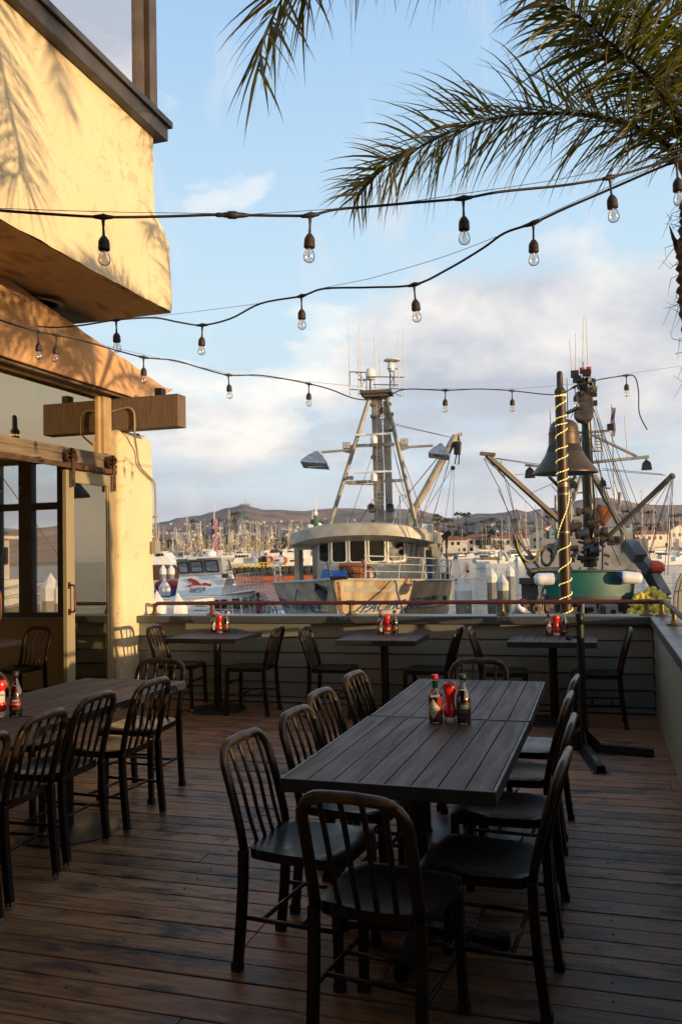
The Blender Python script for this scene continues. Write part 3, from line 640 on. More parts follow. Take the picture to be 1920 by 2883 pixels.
# patio umbrella stand without its umbrella
us = thing('umbrella_stand', 'black steel umbrella stand with crossed feet and an upright tube, no umbrella in it', 'umbrella stand', (-.15, 6.76, 0))
mb = MB().cyl((-.15, 6.76, .03), (-.15, 6.76, 1.02), .030, n=14); mb.lathe([(.032, .0), (.034, .02), (.020, .03), (.001, .032)], (-.15, 6.76, 1.02), 14); mb.build('upright_tube', blackiron, us, smooth=40)
for ex, ey in ((.34, 6.66), (-.03, 6.08), (-.60, 6.82), (-.28, 7.42)):
    c = V((-.15, 6.76, 0)); e = V((ex, ey, 0)); d = (e-c).normalized(); n_ = V((-d.y, d.x, 0)); mb = MB()
    pf = [(-.055, .004), (-.035, .004), (-.026, .058), (.026, .058), (.035, .004), (.055, .004), (.055, 0), (.03, 0), (.02, .05), (-.02, .05), (-.03, 0), (-.055, 0)]
    a_ = c+d*.035
    mb.add([a_+n_*u+V((0, 0, v)) for u, v in pf]+[e+n_*u+V((0, 0, v)) for u, v in pf], [(i, (i+1) % 12, 12+(i+1) % 12, 12+i) for i in range(12)])
    mb.prism([(0.0, .055), (.10, .058), (.0, .15)], -.004, .004, lambda a, b, q: tuple(c+d*(.03+a)+n_*q+V((0, 0, b))))
    o = mb.build('foot_rail', blackiron, us)
    mb = MB()
    for k in range(7): mb.b(-.012+.0, .012, k*.02, k*.02+.010, 0, .001)
    ang = Matrix.Rotation(math.atan2(d.y, d.x)-math.pi/2, 3, 'Z'); L0 = (e-c).length
    if ex in (-.03, -.28):
        m2 = MB(); m2.add([c+d*(L0*.60 if ex == -.03 else L0*.75)+(ang@V(v))+V((0, 0, .0585)) for v in mb.v], mb.f); m2.build('warning_sticker', M('yellow_sticker', (.50, .38, .02), .5), o)
kn = MB()
for z in (.86, .95): kn.cyl((-.18, 6.76, z), (-.23, 6.75, z), .010, n=8); kn.lathe([(.001, -.02), (.022, -.015), (.024, .0), (.022, .015), (.001, .02)], (-.24, 6.748, z), 10, Matrix.Rotation(math.pi/2, 3, 'Y'))
kn.build('clamp_knob', blackiron, us, smooth=50)
# ================================================================ CONDIMENTS
red = M('red_plastic', (.62, .02, .012), .28, col2=(.55, .015, .01), coat=.4); redcap = M('red_cap', (.60, .02, .02), .35)
green = M('green_foil', (.01, .10, .035), .4); hotred = M('hot_sauce', (.36, .055, .018), .15, col2=(.30, .04, .012), coat=.6)
dk = M('dark_sauce', (.10, .018, .008), .12, col2=(.06, .012, .006), coat=.7); lab = M('paper_label', (.62, .55, .44), .7); blk = M('black_label', (.012, .012, .012), .5); whitec = M('white_cap', (.62, .62, .58), .4); ink = M('green_ink', (.02, .11, .05), .7); wink = M('pale_print', (.55, .55, .5), .6)
gl2 = glassmat('bottle_glass', .12, (.93, .90, .84), .01)
def wrapf(c, r, ang0, z0):
    return lambda x, y, z: (c[0]+(r+z)*math.cos(ang0+x/r), c[1]+(r+z)*math.sin(ang0+x/r), c[2]+z0+y)
def facing(x, y): return math.atan2(-y, -x)
def hot_sauce(x, y, z, label, group, turn=0, detail=True):
    t = thing('hot_sauce_bottle', label, 'bottle', (x, y, z), 0, group); c = (x, y, z)
    MB().lathe([(.030, .001), (.033, .006), (.033, .128), (.031, .137), (.0135, .158), (.0125, .205)], c, 22).build('glass', gl2, t, smooth=50)
    MB().lathe([(.001, .004), (.0315, .006), (.0315, .122), (.001, .122)], c, 20).build('sauce', hotred, t, smooth=50)
    MB().lathe([(.014, .160), (.014, .196)], c, 16).build('neck_foil', green, t, smooth=50)
    MB().lathe([(.0145, .203), (.0155, .205), (.0155, .222), (.013, .224), (.001, .224)], c, 18).build('cap', redcap, t, smooth=40)
    a = facing(x, y)+turn; mb = MB(); f = wrapf(c, .0336, a, .068)
    mb.grid(lambda u, v: f((u+v-1)*.034, (v-u)*.046, 0), 10, 10)
    lb = mb.build('label', lab, t)
    if detail:
        def f2(X, Y, Z): return f(X, Y-.004, .0006)
        m_ = text_mb('TABASCO', .0125, f2); m_.add(text_mb('PEPPER', .006, lambda X, Y, Z: f(X, Y+.012, .0006)).v, text_mb('PEPPER', .006, lambda X, Y, Z: f(X, Y+.012, .0006)).f); q = text_mb('SAUCE', .006, lambda X, Y, Z: f(X, Y-.016, .0006)); m_.add(q.v, q.f); m_.build('lettering', ink, lb, fix=False)
    return t
def ketchup(x, y, z, label, group, logo=False):
    t = thing('ketchup_bottle', label, 'bottle', (x, y, z), 0, group); c = (x, y, z)
    m_ = Matrix.Rotation(facing(x, y), 3, 'Z')@Matrix.Diagonal((.78, 1, 1))
    MB().lathe([(.020, .024), (.024, .026), (.031, .034), (.033, .05), (.028, .068), (.0225, .085), (.022, .11), (.0235, .13), (.031, .150), (.0325, .162), (.031, .176), (.024, .186), (.019, .187), (.017, .182), (.001, .181)], c, 24, m_).build('body', red, t, smooth=60)
    MB().lathe([(.027, 0), (.0285, .002), (.0285, .022), (.026, .025), (.001, .025)], c, 22).build('cap', whitec, t, smooth=40)
    a = facing(x, y)
    if logo:
        f = wrapf(c, .0245, a+.5, .105); mb = MB(); mb.prism([(-.014, -.032), (.014, -.032), (.019, .012), (.012, .026), (0, .030), (-.012, .026), (-.019, .012)], 0, .0008, lambda p, q, d: f(p, q, d)); lb = mb.build('label', M('keystone_label', (.55, .5, .42), .5), t)
        text_mb('HEINZ', .010, lambda X, Y, Z: f(X, Y+.004, .0012)).build('lettering', ink, lb, fix=False)
    else:
        f = wrapf(c, .0235, a, .105); text_mb('H\nE\nI\nN\nZ', .011, lambda X, Y, Z: f(X, Y+.022, .0006)).build('embossed_lettering', M('dark_red', (.42, .012, .008), .3), t, fix=False)
    return t
def chili(x, y, z, label, group, front=False):
    t = thing('chili_sauce_bottle', label, 'bottle', (x, y, z), 0, group); c = (x, y, z)
    MB().lathe([(.031, .001), (.033, .006), (.034, .08), (.034, .112), (.031, .13), (.020, .158), (.014, .178), (.0135, .205)], c, 22).build('glass', gl2, t, smooth=50)
    MB().lathe([(.001, .004), (.0315, .006), (.0325, .112), (.029, .13), (.019, .155), (.001, .156)], c, 20).build('sauce', dk, t, smooth=50)
    MB().lathe([(.015, .203), (.0165, .205), (.0165, .226), (.014, .229), (.001, .229)], c, 18).build('cap', M('black_cap', (.02, .018, .015), .5), t, smooth=40)
    a = facing(x, y); f = wrapf(c, .0346, a, .0); mb = MB(); mb.grid(lambda u, v: f((u-.5)*.085, .028+v*.072, 0), 14, 4); lb = mb.build('label', blk, t)
    mb = MB()
    if front:
        mb.grid(lambda u, v: f((u-.5)*.055, .058+v*.012, .0006), 8, 1); mb.build('red_band', redcap, lb)
        text_mb('HEINZ', .013, lambda X, Y, Z: f(X, Y+.078, .0006)).build('lettering', wink, lb, fix=False)
        MB().grid(lambda u, v: f((u-.5)*.04, .036+v*.014, .0006), 6, 1).build('gold_panel', M('gold_print', (.45, .28, .06), .5), lb)
    else:
        for i in range(6): mb.grid(lambda u, v, i=i: f(-.018+u*.036, .088-i*.0065+v*.003, .0006), 6, 1)
        mb.grid(lambda u, v: f(-.02+u*.02, .034+v*.004, .0006), 4, 1); mb.build('small_print', M('grey_print', (.16, .16, .14), .6), lb)
    return t
hot_sauce(-.756, 3.955, .75, 'hot sauce bottle with red cap and diamond label on the middle table', 'hot sauce bottles', -.35)
ketchup(-.690, 3.968, .75, 'red squeeze ketchup bottle standing on its white cap on the middle table', 'ketchup bottles')
chili(-.624, 3.955, .75, 'dark sauce bottle with black cap and black back label on the middle table', 'dark sauce bottles')
for (xs, nm) in (((-3.805, -3.738, -3.672), 'leftmost small table by the wall'), ((-2.035, -1.968, -1.898), 'middle small table by the wall'), ((-.452, -.385, -.315), 'rightmost small table by the wall')):
    hot_sauce(xs[0], 7.945, .75, 'small hot sauce bottle with diamond label on the '+nm, 'hot sauce bottles', .1)
    ketchup(xs[1], 7.93, .75, 'red squeeze ketchup bottle on the '+nm, 'ketchup bottles')
    chili(xs[2], 7.955, .75, 'dark sauce bottle with a red band on the '+nm, 'dark sauce bottles', True)
chili(-2.912, 3.715, .75, 'dark sauce bottle with gold and red label on the left table', 'dark sauce bottles', True)
ketchup(-2.985, 3.685, .75, 'red ketchup bottle with keystone label on the left table, at the edge of the photo', 'ketchup bottles', True)
# ================================================================ STRING LIGHTS
K = 1920/1568
def bulb_at(t, top, lean=0):
    top = V(top); d = V((lean, 0, -1)).normalized(); q = (-d).to_track_quat('Z', 'Y').to_matrix()
    so_ = MB().tube([top+d*.002, top+d*.03, top+d*.062], [.007, .0042, .0055], 6)
    so_.lathe([(.001, .0), (.010, -.003), (.019, -.018), (.021, -.030), (.020, -.036), (.0215, -.040), (.021, -.052), (.018, -.054), (.001, -.054)], top+d*.062, 14, q)
    so_.tube([top+V((-.035, 0, 0))*.0, top+V((0, 0, .012)), top+V((.004, 0, .022)), top+V((.008, 0, .012))], .0018, 5)
    o = so_.build('socket', frost, t, smooth=50)
    b = top+d*.114; g = MB().lathe([(.012, .0), (.0135, -.008), (.020, -.024), (.0225, -.036), (.0205, -.047), (.013, -.055), (.004, -.058), (.0005, -.0585)], b, 16, q).build('bulb', bulbg, o, smooth=True)
    mb = MB().cyl(b, b+d*.020, .0035, .0022, 6)
    mb.tube([b+d*.018+V((-.004, 0, 0)), b+d*.036+V((-.006, 0, 0)), b+d*.030, b+d*.036+V((.006, 0, 0)), b+d*.018+V((.004, 0, 0))], .0009, 4)
    mb.build('filament', filam, g)
def strand(label, cable, bulbs, wires=(), extra=()):
    """cable: (px, py, D) in 1568-wide picture coordinates; every point has its own real distance"""
    pts = [P(x*K, y*K, D) for x, y, D in cable]
    t = thing('string_light', label, 'string lights', tuple(pts[len(pts)//2]), 0, 'strings of outdoor bulbs over the deck')
    cm = catmull(pts, 5); mb = MB().tube(cm, .0052, 6)
    def near(x):
        bi = min(range(len(cm)), key=lambda i: abs(scr(cm[i])[0]-x)); return cm[bi]
    tops = [near(b*K) for b in bulbs]
    for p in tops:
        i = cm.index(p); a = cm[max(i-1, 0)]; b = cm[min(i+1, len(cm)-1)]; d = (b-a).normalized()
        mb.tube([p-d*.035, p-d*.015, p, p+d*.015, p+d*.035], [.006, .009, .012, .009, .006], 8)
    for a in extra: mb.add(a.v, a.f)
    mb.build('cable', cablem, t, smooth=True)
    for i, w_ in enumerate(wires):
        q = catmull([P(x*K, y*K, D) for x, y, D in w_], 4); MB().tube(q, .0014, 5).build('support_wire', wirem, t)
    for i, p in enumerate(tops): bulb_at(t, p-V((0, 0, .008)), [.03, -.05, .0, .06, -.02][i % 5])
    return t
def scr(p):
    d = V(p)-CO; f = d.dot(CF); return (960+CAM_F*d.dot(CR)/f, 1441.5-CAM_F*d.dot(CU)/f)
plug = MB(); a_ = P(495*K, 493*K, 3.12); b_ = P(572*K, 494*K, 3.14); dd = (b_-a_)
plug.tube([a_+dd*u for u in (0, .08, .2, .36, .4, .5, .62, .66, .85, 1)], [.006, .009, .008, .011, .0145, .0145, .0145, .011, .009, .006], 8)
strand('nearest string of bulbs, crossing high over the cream wall and running to the palm', [(-60, 478, 2.9), (0, 483, 2.95), (110, 491, 3.0), (237, 498, 3.06), (370, 497, 3.1), (495, 493, 3.12), (572, 494, 3.14), (650, 495, 3.15), (713, 494, 3.15), (770, 481, 3.17), (850, 474, 3.18), (950, 465, 3.2), (1065, 455, 3.2), (1150, 440, 3.22), (1270, 428, 3.25), (1330, 420, 3.25), (1402, 407, 3.28), (1470, 388, 3.3), (1530, 368, 3.3), (1620, 330, 3.3)], [237, 713, 1067, 1402],
       [[(-60, 476, 2.9), (240, 486, 3.06), (500, 490, 3.12)], [(572, 492, 3.14), (713, 483, 3.15), (900, 468, 3.2), (1066, 444, 3.2), (1290, 410, 3.25), (1500, 362, 3.3), (1620, 320, 3.3)]], [plug])
strand('middle string of bulbs, sagging from the cream overhang and climbing steeply to the palm', [(88, 750, 5.3), (130, 752, 5.2), (190, 747, 5.0), (267, 735, 4.6), (354, 730, 4.7), (410, 740, 4.9), (465, 747, 5.0), (530, 732, 4.85), (600, 697, 4.65), (693, 680, 4.45), (745, 663, 4.3), (850, 660, 4.15), (952, 654, 3.95), (1030, 618, 3.85), (1110, 570, 3.7), (1160, 535, 3.6), (1226, 512, 3.5), (1300, 478, 3.45), (1400, 435, 3.4), (1480, 400, 3.35), (1555, 368, 3.3), (1640, 330, 3.3)], [267, 465, 693, 952, 1226, 1557],
       [[(354, 727, 4.7), (480, 712, 4.9), (640, 690, 4.6), (745, 662, 4.35)], [(850, 640, 4.15), (1000, 596, 3.9), (1110, 556, 3.7), (1230, 505, 3.5), (1400, 428, 3.4), (1555, 362, 3.3)], [(745, 661, 4.35), (850, 640, 4.15)]])
strand('farthest string of bulbs, crossing before the boat masts and ending in a loose cable', [(-60, 712, 4.6), (0, 735, 4.9), (45, 750, 5.0), (88, 762, 5.3), (130, 770, 5.5), (190, 783, 5.6), (250, 800, 5.7), (330, 821, 5.7), (400, 828, 5.9), (460, 845, 6.1), (525, 862, 6.3), (590, 862, 6.4), (650, 870, 6.5), (710, 882, 6.6), (760, 895, 6.7), (820, 917, 6.9), (877, 916, 7.0), (930, 895, 6.9), (1024, 897, 6.8), (1100, 894, 6.9), (1177, 898, 7.1), (1250, 906, 7.1), (1290, 905, 7.1), (1330, 885, 7.0), (1380, 872, 7.05), (1440, 863, 7.1), (1460, 867, 7.1), (1468, 900, 7.1), (1470, 950, 7.1), (1488, 988, 7.1)], [88, 131, 331, 525, 710, 877, 1024, 1178, 1322, 1441],
       [[(525, 858, 6.3), (700, 876, 6.6), (900, 894, 6.9), (1024, 893, 6.8)], [(1024, 893, 6.8), (1178, 893, 7.1), (1340, 880, 7.0), (1440, 860, 7.1), (1560, 842, 7.1), (1620, 836, 7.1)], [(-60, 712, 4.6), (130, 766, 5.5), (331, 815, 5.7), (525, 858, 6.3)]])
# ================================================================ PALMS
def leafmat():
    m = bpy.data.materials.new('palm_leaf'); m.use_nodes = True; t = m.node_tree; t.nodes.clear()
    at = nd(t, 'ShaderNodeAttribute', attribute_name='tint'); d = nd(t, 'ShaderNodeBsdfPrincipled'); d.inputs['Roughness'].default_value = .45
    tl = nd(t, 'ShaderNodeBsdfTranslucent'); c2 = mixc(t, 1.0, at.outputs[0], (2.2, 1.9, .6), 'MULTIPLY')
    t.links.new(at.outputs[0], d.inputs['Base Color']); t.links.new(c2, tl.inputs[0])
    mx = nd(t, 'ShaderNodeMixShader'); mx.inputs[0].default_value = .42; t.links.new(d.outputs[0], mx.inputs[1]); t.links.new(tl.outputs[0], mx.inputs[2])
    o = nd(t, 'ShaderNodeOutputMaterial'); t.links.new(mx.outputs[0], o.inputs[0]); return m
leafm = leafmat()
def frond(parent, path, leaf=.5, n=80, bare=.22, seed=1, up=75, down=-80, wid=.012, dense=1.0, droop=1.0):
    rnd = random.Random(seed); c = catmull(path, 8); m = len(c)
    L = [0]
    for i in range(1, m): L.append(L[-1]+(c[i]-c[i-1]).length)
    tot = L[-1]; mb = MB()
    def at(u):
        s = u*tot
        for i in range(1, m):
            if L[i] >= s: f = (s-L[i-1])/max(L[i]-L[i-1], 1e-6); return c[i-1].lerp(c[i], f), (c[i]-c[i-1]).normalized()
        return c[-1], (c[-1]-c[-2]).normalized()
    mb.tube(c, [max(.026*(1-i/m)**1.3, .003) for i in range(m)], 5, col=(.11, .075, .022))
    for i in range(int(n*dense)):
        u = bare+(1-bare)*(i+rnd.random()*.6)/n
        if u > 1: continue
        p, t = at(u); side = t.cross(V((0, 0, 1)))
        side = side.normalized() if side.length > .05 else V((1, 0, 0)); upv = side.cross(t).normalized()
        prof = min(1, (u-bare)/.18+.45)*(1 if u < .7 else max(.32, 1-(u-.7)*1.9))
        for s in (-1, 1):
            for rep in range(2 if rnd.random() < .4 else 1):
                el = R_(rnd.choice([rnd.uniform(5, up), rnd.uniform(down, 10), rnd.uniform(down, up)]))
                fw = .55+.75*max(0, u-.5)+rnd.uniform(-.15, .2); d = (side*s*math.cos(el)+upv*math.sin(el)+t*fw).normalized()
                ll = leaf*prof*rnd.uniform(.75, 1.12); w_ = wid*rnd.uniform(.7, 1.15); g = rnd.uniform(.8, 1.5)*droop
                q = [p.copy()]; dd = d.copy(); k = 5
                for j in range(k):
                    dd = (dd+V((0, 0, -1))*g*.16*(j/k+.2)+V((rnd.uniform(-.05, .05), rnd.uniform(-.05, .05), 0))).normalized(); q.append(q[-1]+dd*ll/k)
                nrm = dd.cross(V((rnd.uniform(-1, 1), rnd.uniform(-1, 1), rnd.uniform(-.3, 1)))).normalized()
                ws = [w_*.6, w_, w_*.95, w_*.7, w_*.32, w_*.06]; vs = []
                for a, b in zip(q, ws): vs += [a-nrm*b, a+nrm*b]
                g_ = rnd.random(); col = (.042+.05*g_, .052+.042*g_, .008+.006*g_)
                if rnd.random() < .06: col = (.12, .075, .03)
                nv = len(mb.v); mb.v += [tuple(v) for v in vs]
                for j in range(k):
                    mb.f.append((nv+2*j, nv+2*j+1, nv+2*j+3, nv+2*j+2)); mb.c.append(col if j < 4 else (col[0]*1.5+.02, col[1]*1.1+.008, col[2]*1.3+.004))
    return mb.build('frond', leafm, parent, fix=False)
def trunk_mb(path, rad, seed=0):
    rnd = random.Random(seed); c = catmull(path, 14); n = len(c); mb = MB()
    rr = [rad(i/(n-1))*(1+.10*math.sin(i*1.9)+rnd.uniform(-.05, .05)) for i in range(n)]
    mb.tube(c, rr, 14)
    for i in range(2, n-1):        # leaf-base scars, boots and loose fibres
        for k in range(3):
            a = rnd.uniform(0, 6.28); d = V((math.cos(a), math.sin(a), 0)); p = c[i]+d*rr[i]*.9
            if rnd.random() < .06: mb.tube([p, p+d*.03+V((0, 0, .06)), p+d*.05+V((0, 0, .14))], [.02, .012, .003], 5, sx=.4)
            if rnd.random() < .8: mb.tube([p, p+d*.05+V((rnd.uniform(-.03, .03), 0, rnd.uniform(-.04, .05))), p+d*rnd.uniform(.05, .13)+V((0, 0, rnd.uniform(-.14, .1)))], [.003, .002, .0008], 3)
    return mb
palmt = M('palm_trunk', (.13, .085, .055), .9, col2=(.035, .022, .015), scale=7, bump=.8, bscale=22, bdist=.02, stretch=(1, 1, 3))
PD1 = .72
crown1 = P(1975, 560, 6.9*PD1)
p1 = thing('palm_tree', 'palm with its trunk and thick drooping fronds at the right edge of the photo', 'palm tree', (.95, 5.4, WZ))
trunk_mb([(1.05, 5.5, WZ), (1.0, 5.45, 0), P(2030, 1200, 5.1), P(1978, 900, 5.0), P(1965, 760, 4.98), P(1970, 620, 4.97), crown1], lambda u: .135-.03*u).build('trunk', palmt, p1, smooth=50)
k_ = K
def px(l): return [P(x*K, y*K, D*PD1) for x, y, D in l]
frond(p1, [crown1]+px([(1590, 430, 6.8), (1545, 345, 6.7), (1480, 300, 6.6), (1400, 272, 6.5), (1300, 260, 6.45), (1200, 262, 6.4), (1100, 280, 6.35), (1010, 315, 6.3), (920, 362, 6.25), (860, 405, 6.2), (812, 455, 6.2)]), .52, 165, .12, 11, 82, -82, .0062, 1.0, 1.0)
frond(p1, [crown1]+px([(1600, 330, 6.6), (1568, 288, 6.4), (1530, 222, 6.2), (1480, 165, 6.0), (1400, 95, 5.8), (1330, 35, 5.6), (1270, -5, 5.5), (1220, -25, 5.4)]), .52, 110, .16, 12, 40, -75, .0085, 1.0, 1.2)
frond(p1, [crown1]+px([(1630, 250, 6.6), (1600, 120, 6.4), (1540, 60, 6.2), (1450, 35, 6.0), (1360, 55, 5.9), (1290, 95, 5.8)]), .44, 80, .12, 13, 60, -70, .008, .9)
frond(p1, [crown1]+px([(1640, 300, 6.8), (1620, 180, 6.8), (1580, 140, 6.7), (1530, 150, 6.6), (1500, 190, 6.6), (1485, 240, 6.6)]), .38, 60, .25, 14, 30, -85, .008, .8, 1.5)
frond(p1, [crown1]+px([(1650, 200, 6.5), (1650, 50, 6.2), (1600, -30, 5.9), (1520, -60, 5.6), (1420, -60, 5.3)]), .50, 80, .12, 15, 50, -80, .009, .9)
for i, (a, e, L) in enumerate([(20, 35, 2.6), (75, 50, 2.7), (120, 20, 2.4), (-30, 45, 2.7), (-80, 30, 2.5), (-110, 55, 2.6), (160, 70, 2.2), (45, 5, 2.2)]):
    d = V((math.cos(R_(a)), math.sin(R_(a)), 0)); z = V((0, 0, 1))
    if a not in (20, -30): continue
    frond(p1, [crown1, crown1+d*L*.3+z*L*.3*math.tan(R_(e))*.7, crown1+d*L*.65+z*L*.35*math.tan(R_(e))*.6, crown1+d*L*.9+z*(L*.12*math.tan(R_(e))-.3), crown1+d*L+z*(-.7)], .5, 60, .15, 30+i, 60, -70, .014, .9)
# second palm: stands beside the deck to the right, one frond hangs into the photo, its shadow falls on the stucco
p2 = thing('palm_tree', 'palm with one long frond hanging in from the top of the photo', 'palm tree', (2.0, 2.2, WZ))
crown2 = V((1.75, 2.2, 6.0))
trunk_mb([(2.1, 2.1, WZ), (2.0, 2.12, 0), (1.9, 2.15, 2.2), (1.8, 2.18, 4.2), crown2], lambda u: .19-.035*u, 3).build('trunk', palmt, p2, smooth=50)
frond(p2, [crown2, V((1.1, 2.7, 6.4)), V((.3, 3.1, 6.2)), P(1350, -420, 3.9), P(1130, -330, 3.8), P(950, -190, 3.65), P(850, -80, 3.55), P(790, 0, 3.5), P(744, 110, 3.45), P(725, 205, 3.42)], .66, 200, .10, 21, 35, -75, .0075, 1.0, 1.1)
frond(p1, [crown1, P(1850, 150, 6.0), P(1720, -120, 6.0), P(1500, -270, 6.0), P(1360, -240, 6.0), P(1220, -200, 6.0), P(1100, -180, 5.9), P(1000, -170, 5.8)], .78, 130, .15, 22, 30, -85, .007, .8, 1.6)
frond(p1, [crown1, P(2080, 250, 5.2), P(2060, 30, 5.2), P(1960, -90, 5.2), P(1840, -70, 5.2), P(1740, 20, 5.2), P(1680, 110, 5.2)], .45, 70, .25, 23, 50, -70, .008, .8)
for i, (a, e, L, dr) in enumerate([(10, 40, 2.6, .6), (-40, 50, 2.7, .6), (-90, 35, 2.6, .7), (-140, 15, 2.6, 1.0)]):
    d = V((math.cos(R_(a)), math.sin(R_(a)), 0)); z = V((0, 0, 1))
    frond(p2, [crown2, crown2+d*L*.3+z*L*.3*math.tan(R_(e))*.7, crown2+d*L*.65+z*L*.35*math.tan(R_(e))*.6, crown2+d*L*.9+z*(L*.12*math.tan(R_(e))-.3*dr), crown2+d*L+z*(-.7*dr)], .5, 60, .12, 50+i, 60, -70, .014, .9)
# ================================================================ BELL AND ITS POST
def c6(x, y, D): return P(1300+x*.3954, 900+y*.3954, D)
polem = M('post_paint', (.060, .034, .020), .42, .35, col2=(.035, .022, .014), scale=3, bump=.1, bscale=40, stretch=(1, 1, .3))
bellm = M('bell_bronze', (.075, .050, .028), .5, .5, col2=(.13, .09, .05), scale=2.5, lo=.5, hi=.8, bump=.35, bscale=14, bdist=.006)
bp = thing('bell_post', 'brown steel post wrapped in a spiral of yellow rope light in front of the bell', 'post', tuple(c6(744, 2500, 12)))
def pole_r(y): return .0735+.010*(y-520)/1500
axis = lambda y: c6(700+(y-520)*.0275, y, 12)
mb = MB().tube([axis(y) for y in (520, 900, 1300, 1700, 2100, 2700)], [pole_r(y) for y in (520, 900, 1300, 1700, 2100, 2700)], 24)
mb.tube([axis(y) for y in (522, 512, 496, 484, 480, 400, 378, 368, 364)], [.082, .082, .070, .050, .046, .044, .040, .028, .008], 20)
mb.build('pole', polem, bp, smooth=50)
mb = MB()
for y in (1240, 1512): mb.tube([axis(y-7), axis(y+7)], pole_r(y)+.004, 24)
mb.tube([axis(1180), axis(1190)], pole_r(y)+.006, 24); mb.tube([axis(1160), axis(1176)], pole_r(y)+.006, 24)
mb.build('metal_band', M('band_metal', (.25, .22, .17), .45, .7), bp, smooth=50)
mb = MB()
for sx in (-1, 1):
    a = axis(1180)+CR*sx*.07; mb.cyl(a, a+CR*sx*.12+V((0, 0, .13)), .024, n=10)
mb.bar(axis(1165)+CR*-.10, axis(1165)+CR*.10, .05, .05); mb.build('bracket', blackiron, bp)
seg = [(532, 540), (540, 548), (565, 635), (675, 710), (733, 757), (770, 835), (895, 930), (958, 1012), (1060, 1098), (1118, 1165), (1225, 1545), (1590, 1650), (1700, 1790), (1840, 1890), (1940, 1995), (2055, 2105), (2160, 2210)]
pts = []
for i, (yr_, yl) in enumerate(seg):
    for k in range(10):
        u = k/9; a = math.pi*u; y = yr_+(yl-yr_)*u; q = axis(y); pts.append(q+CR*math.cos(a)*(pole_r(y)+.006)-CF*math.sin(a)*(pole_r(y)+.006))
    if i+1 < len(seg):
        y2 = seg[i+1][0]
        for k in range(1, 7):
            u = k/7; a = math.pi+math.pi*u; y = yl+(y2-yl)*u; q = axis(y); pts.append(q+CR*math.cos(a)*(pole_r(y)+.006)-CF*math.sin(a)*(pole_r(y)+.006))
rl = MB().tube(pts, .0065, 6).build('rope_light', M('rope_light', (.8, .7, .2), .3, emit=((1, .72, .10), .35)), bp, smooth=True)
mb = MB(); acc = 0
for a, b in zip(pts[:-1], pts[1:]):
    L = (b-a).length; s = acc
    while s < L: mb.sph(a.lerp(b, s/L), .0085, 5); s += .045
    acc = s-L
mb.build('led', M('rope_led', (1, .9, .5), .3, emit=((1, .86, .35), 1.4)), rl, fix=False)
bc = c6(737, 1095, 13); s_ = .00217*1.0
prof = [(227, -2), (228, 6), (222, 16), (200, 45), (165, 88), (138, 130), (122, 165), (111, 190), (110, 200), (108, 250), (106, 284), (108, 288), (108, 296), (103, 300), (100, 330), (88, 356), (70, 374), (45, 385), (.5, 390)]
bell = thing('bell', 'big bronze harbour bell hanging behind the lit post', 'bell', tuple(bc))
MB().lathe([(a*s_, b*s_) for a, b in prof]+[], bc, 56).build('shell', bellm, bell, smooth=40)
MB().lathe([(222*s_, -.004), (218*s_, .03), (150*s_, .2), (100*s_, .5)], bc, 40).build('inner_shell', M('bell_inside', (.03, .022, .016), .7), bell, smooth=True)
MB().cyl(bc+V((0, 0, .05)), bc+V((0, 0, .5)), .02, n=8).sph(bc+V((0, 0, .03)), .05, 12).build('clapper', blackiron, bell, smooth=True)
mb = MB(); tp = bc+V((0, 0, .84)); mb.tube([tp, tp+V((0, 0, .06)), tp+V((0, 0, .08))-CF*.3, tp-CF*.95+V((0, 0, .08))], .03, 8); mb.build('hanger_arm', blackiron, bell)
# ================================================================ BOATS
alu = M('weathered_aluminium', (.47, .44, .37), .5, .2, col2=(.29, .26, .20), scale=1.6, bump=.25, bscale=9, bdist=.01, lo=.35, hi=.7)
alud = M('aluminium_mast', (.34, .31, .26), .45, .35, col2=(.22, .20, .17), scale=3)
hullm = M('hull_paint', (.54, .45, .31), .5, col2=(.25, .17, .09), scale=1.4, bump=.2, bscale=5, bdist=.01, stretch=(1, 1, .25), lo=.42, hi=.68)
rust = M('rust', (.30, .10, .03), .85, col2=(.12, .04, .02), scale=9, bump=.4)
white = M('boat_white', (.74, .74, .72), .35, col2=(.66, .66, .63), scale=2)
whitew = M('boat_white_weathered', (.68, .64, .56), .5, col2=(.42, .36, .28), scale=2.5, lo=.5, hi=.75)
winf = M('window_rubber', (.02, .02, .02), .5); winw = M('window_white_frame', (.78, .78, .74), .45)
paned = M('dark_boat_glass', (.012, .013, .014), .10, col2=(.022, .02, .017), scale=1.5, spec=.10)
blu = M('tarp_blue', (.008, .075, .26), .6); redp = M('boat_red', (.42, .03, .02), .5); teal = M('teal_paint', (.02, .24, .20), .5)
grn = M('skiff_green', (.003, .098, .082), .42, col2=(.002, .066, .056), scale=1.2, bump=.2, bscale=7, bdist=.01)
blackp = M('boat_black', (.02, .02, .02), .5, col2=(.05, .035, .02), scale=4, bump=.3, bscale=8); orangep = M('boot_top_orange', (.42, .09, .02), .6, col2=(.25, .06, .02), scale=2)
ropem = M('rigging_wire', (.06, .05, .04), .7); ropel = M('pale_rope', (.40, .36, .28), .8)
brownp = M('boat_brown', (.075, .035, .018), .6); yel = M('yellow_rail', (.55, .42, .03), .5); flagr = M('flag_red', (.45, .02, .03), .8); flagw = M('flag_white', (.65, .63, .60), .8); flagb = M('flag_blue', (.01, .02, .10), .8)
def loc(t, p): return wm(t).inverted() @ V(p)
def bquad(q, u, v): a, b, c, d = [V(x) for x in q]; return (a*(1-u)+b*u)*(1-v)+(d*(1-u)+c*u)*v
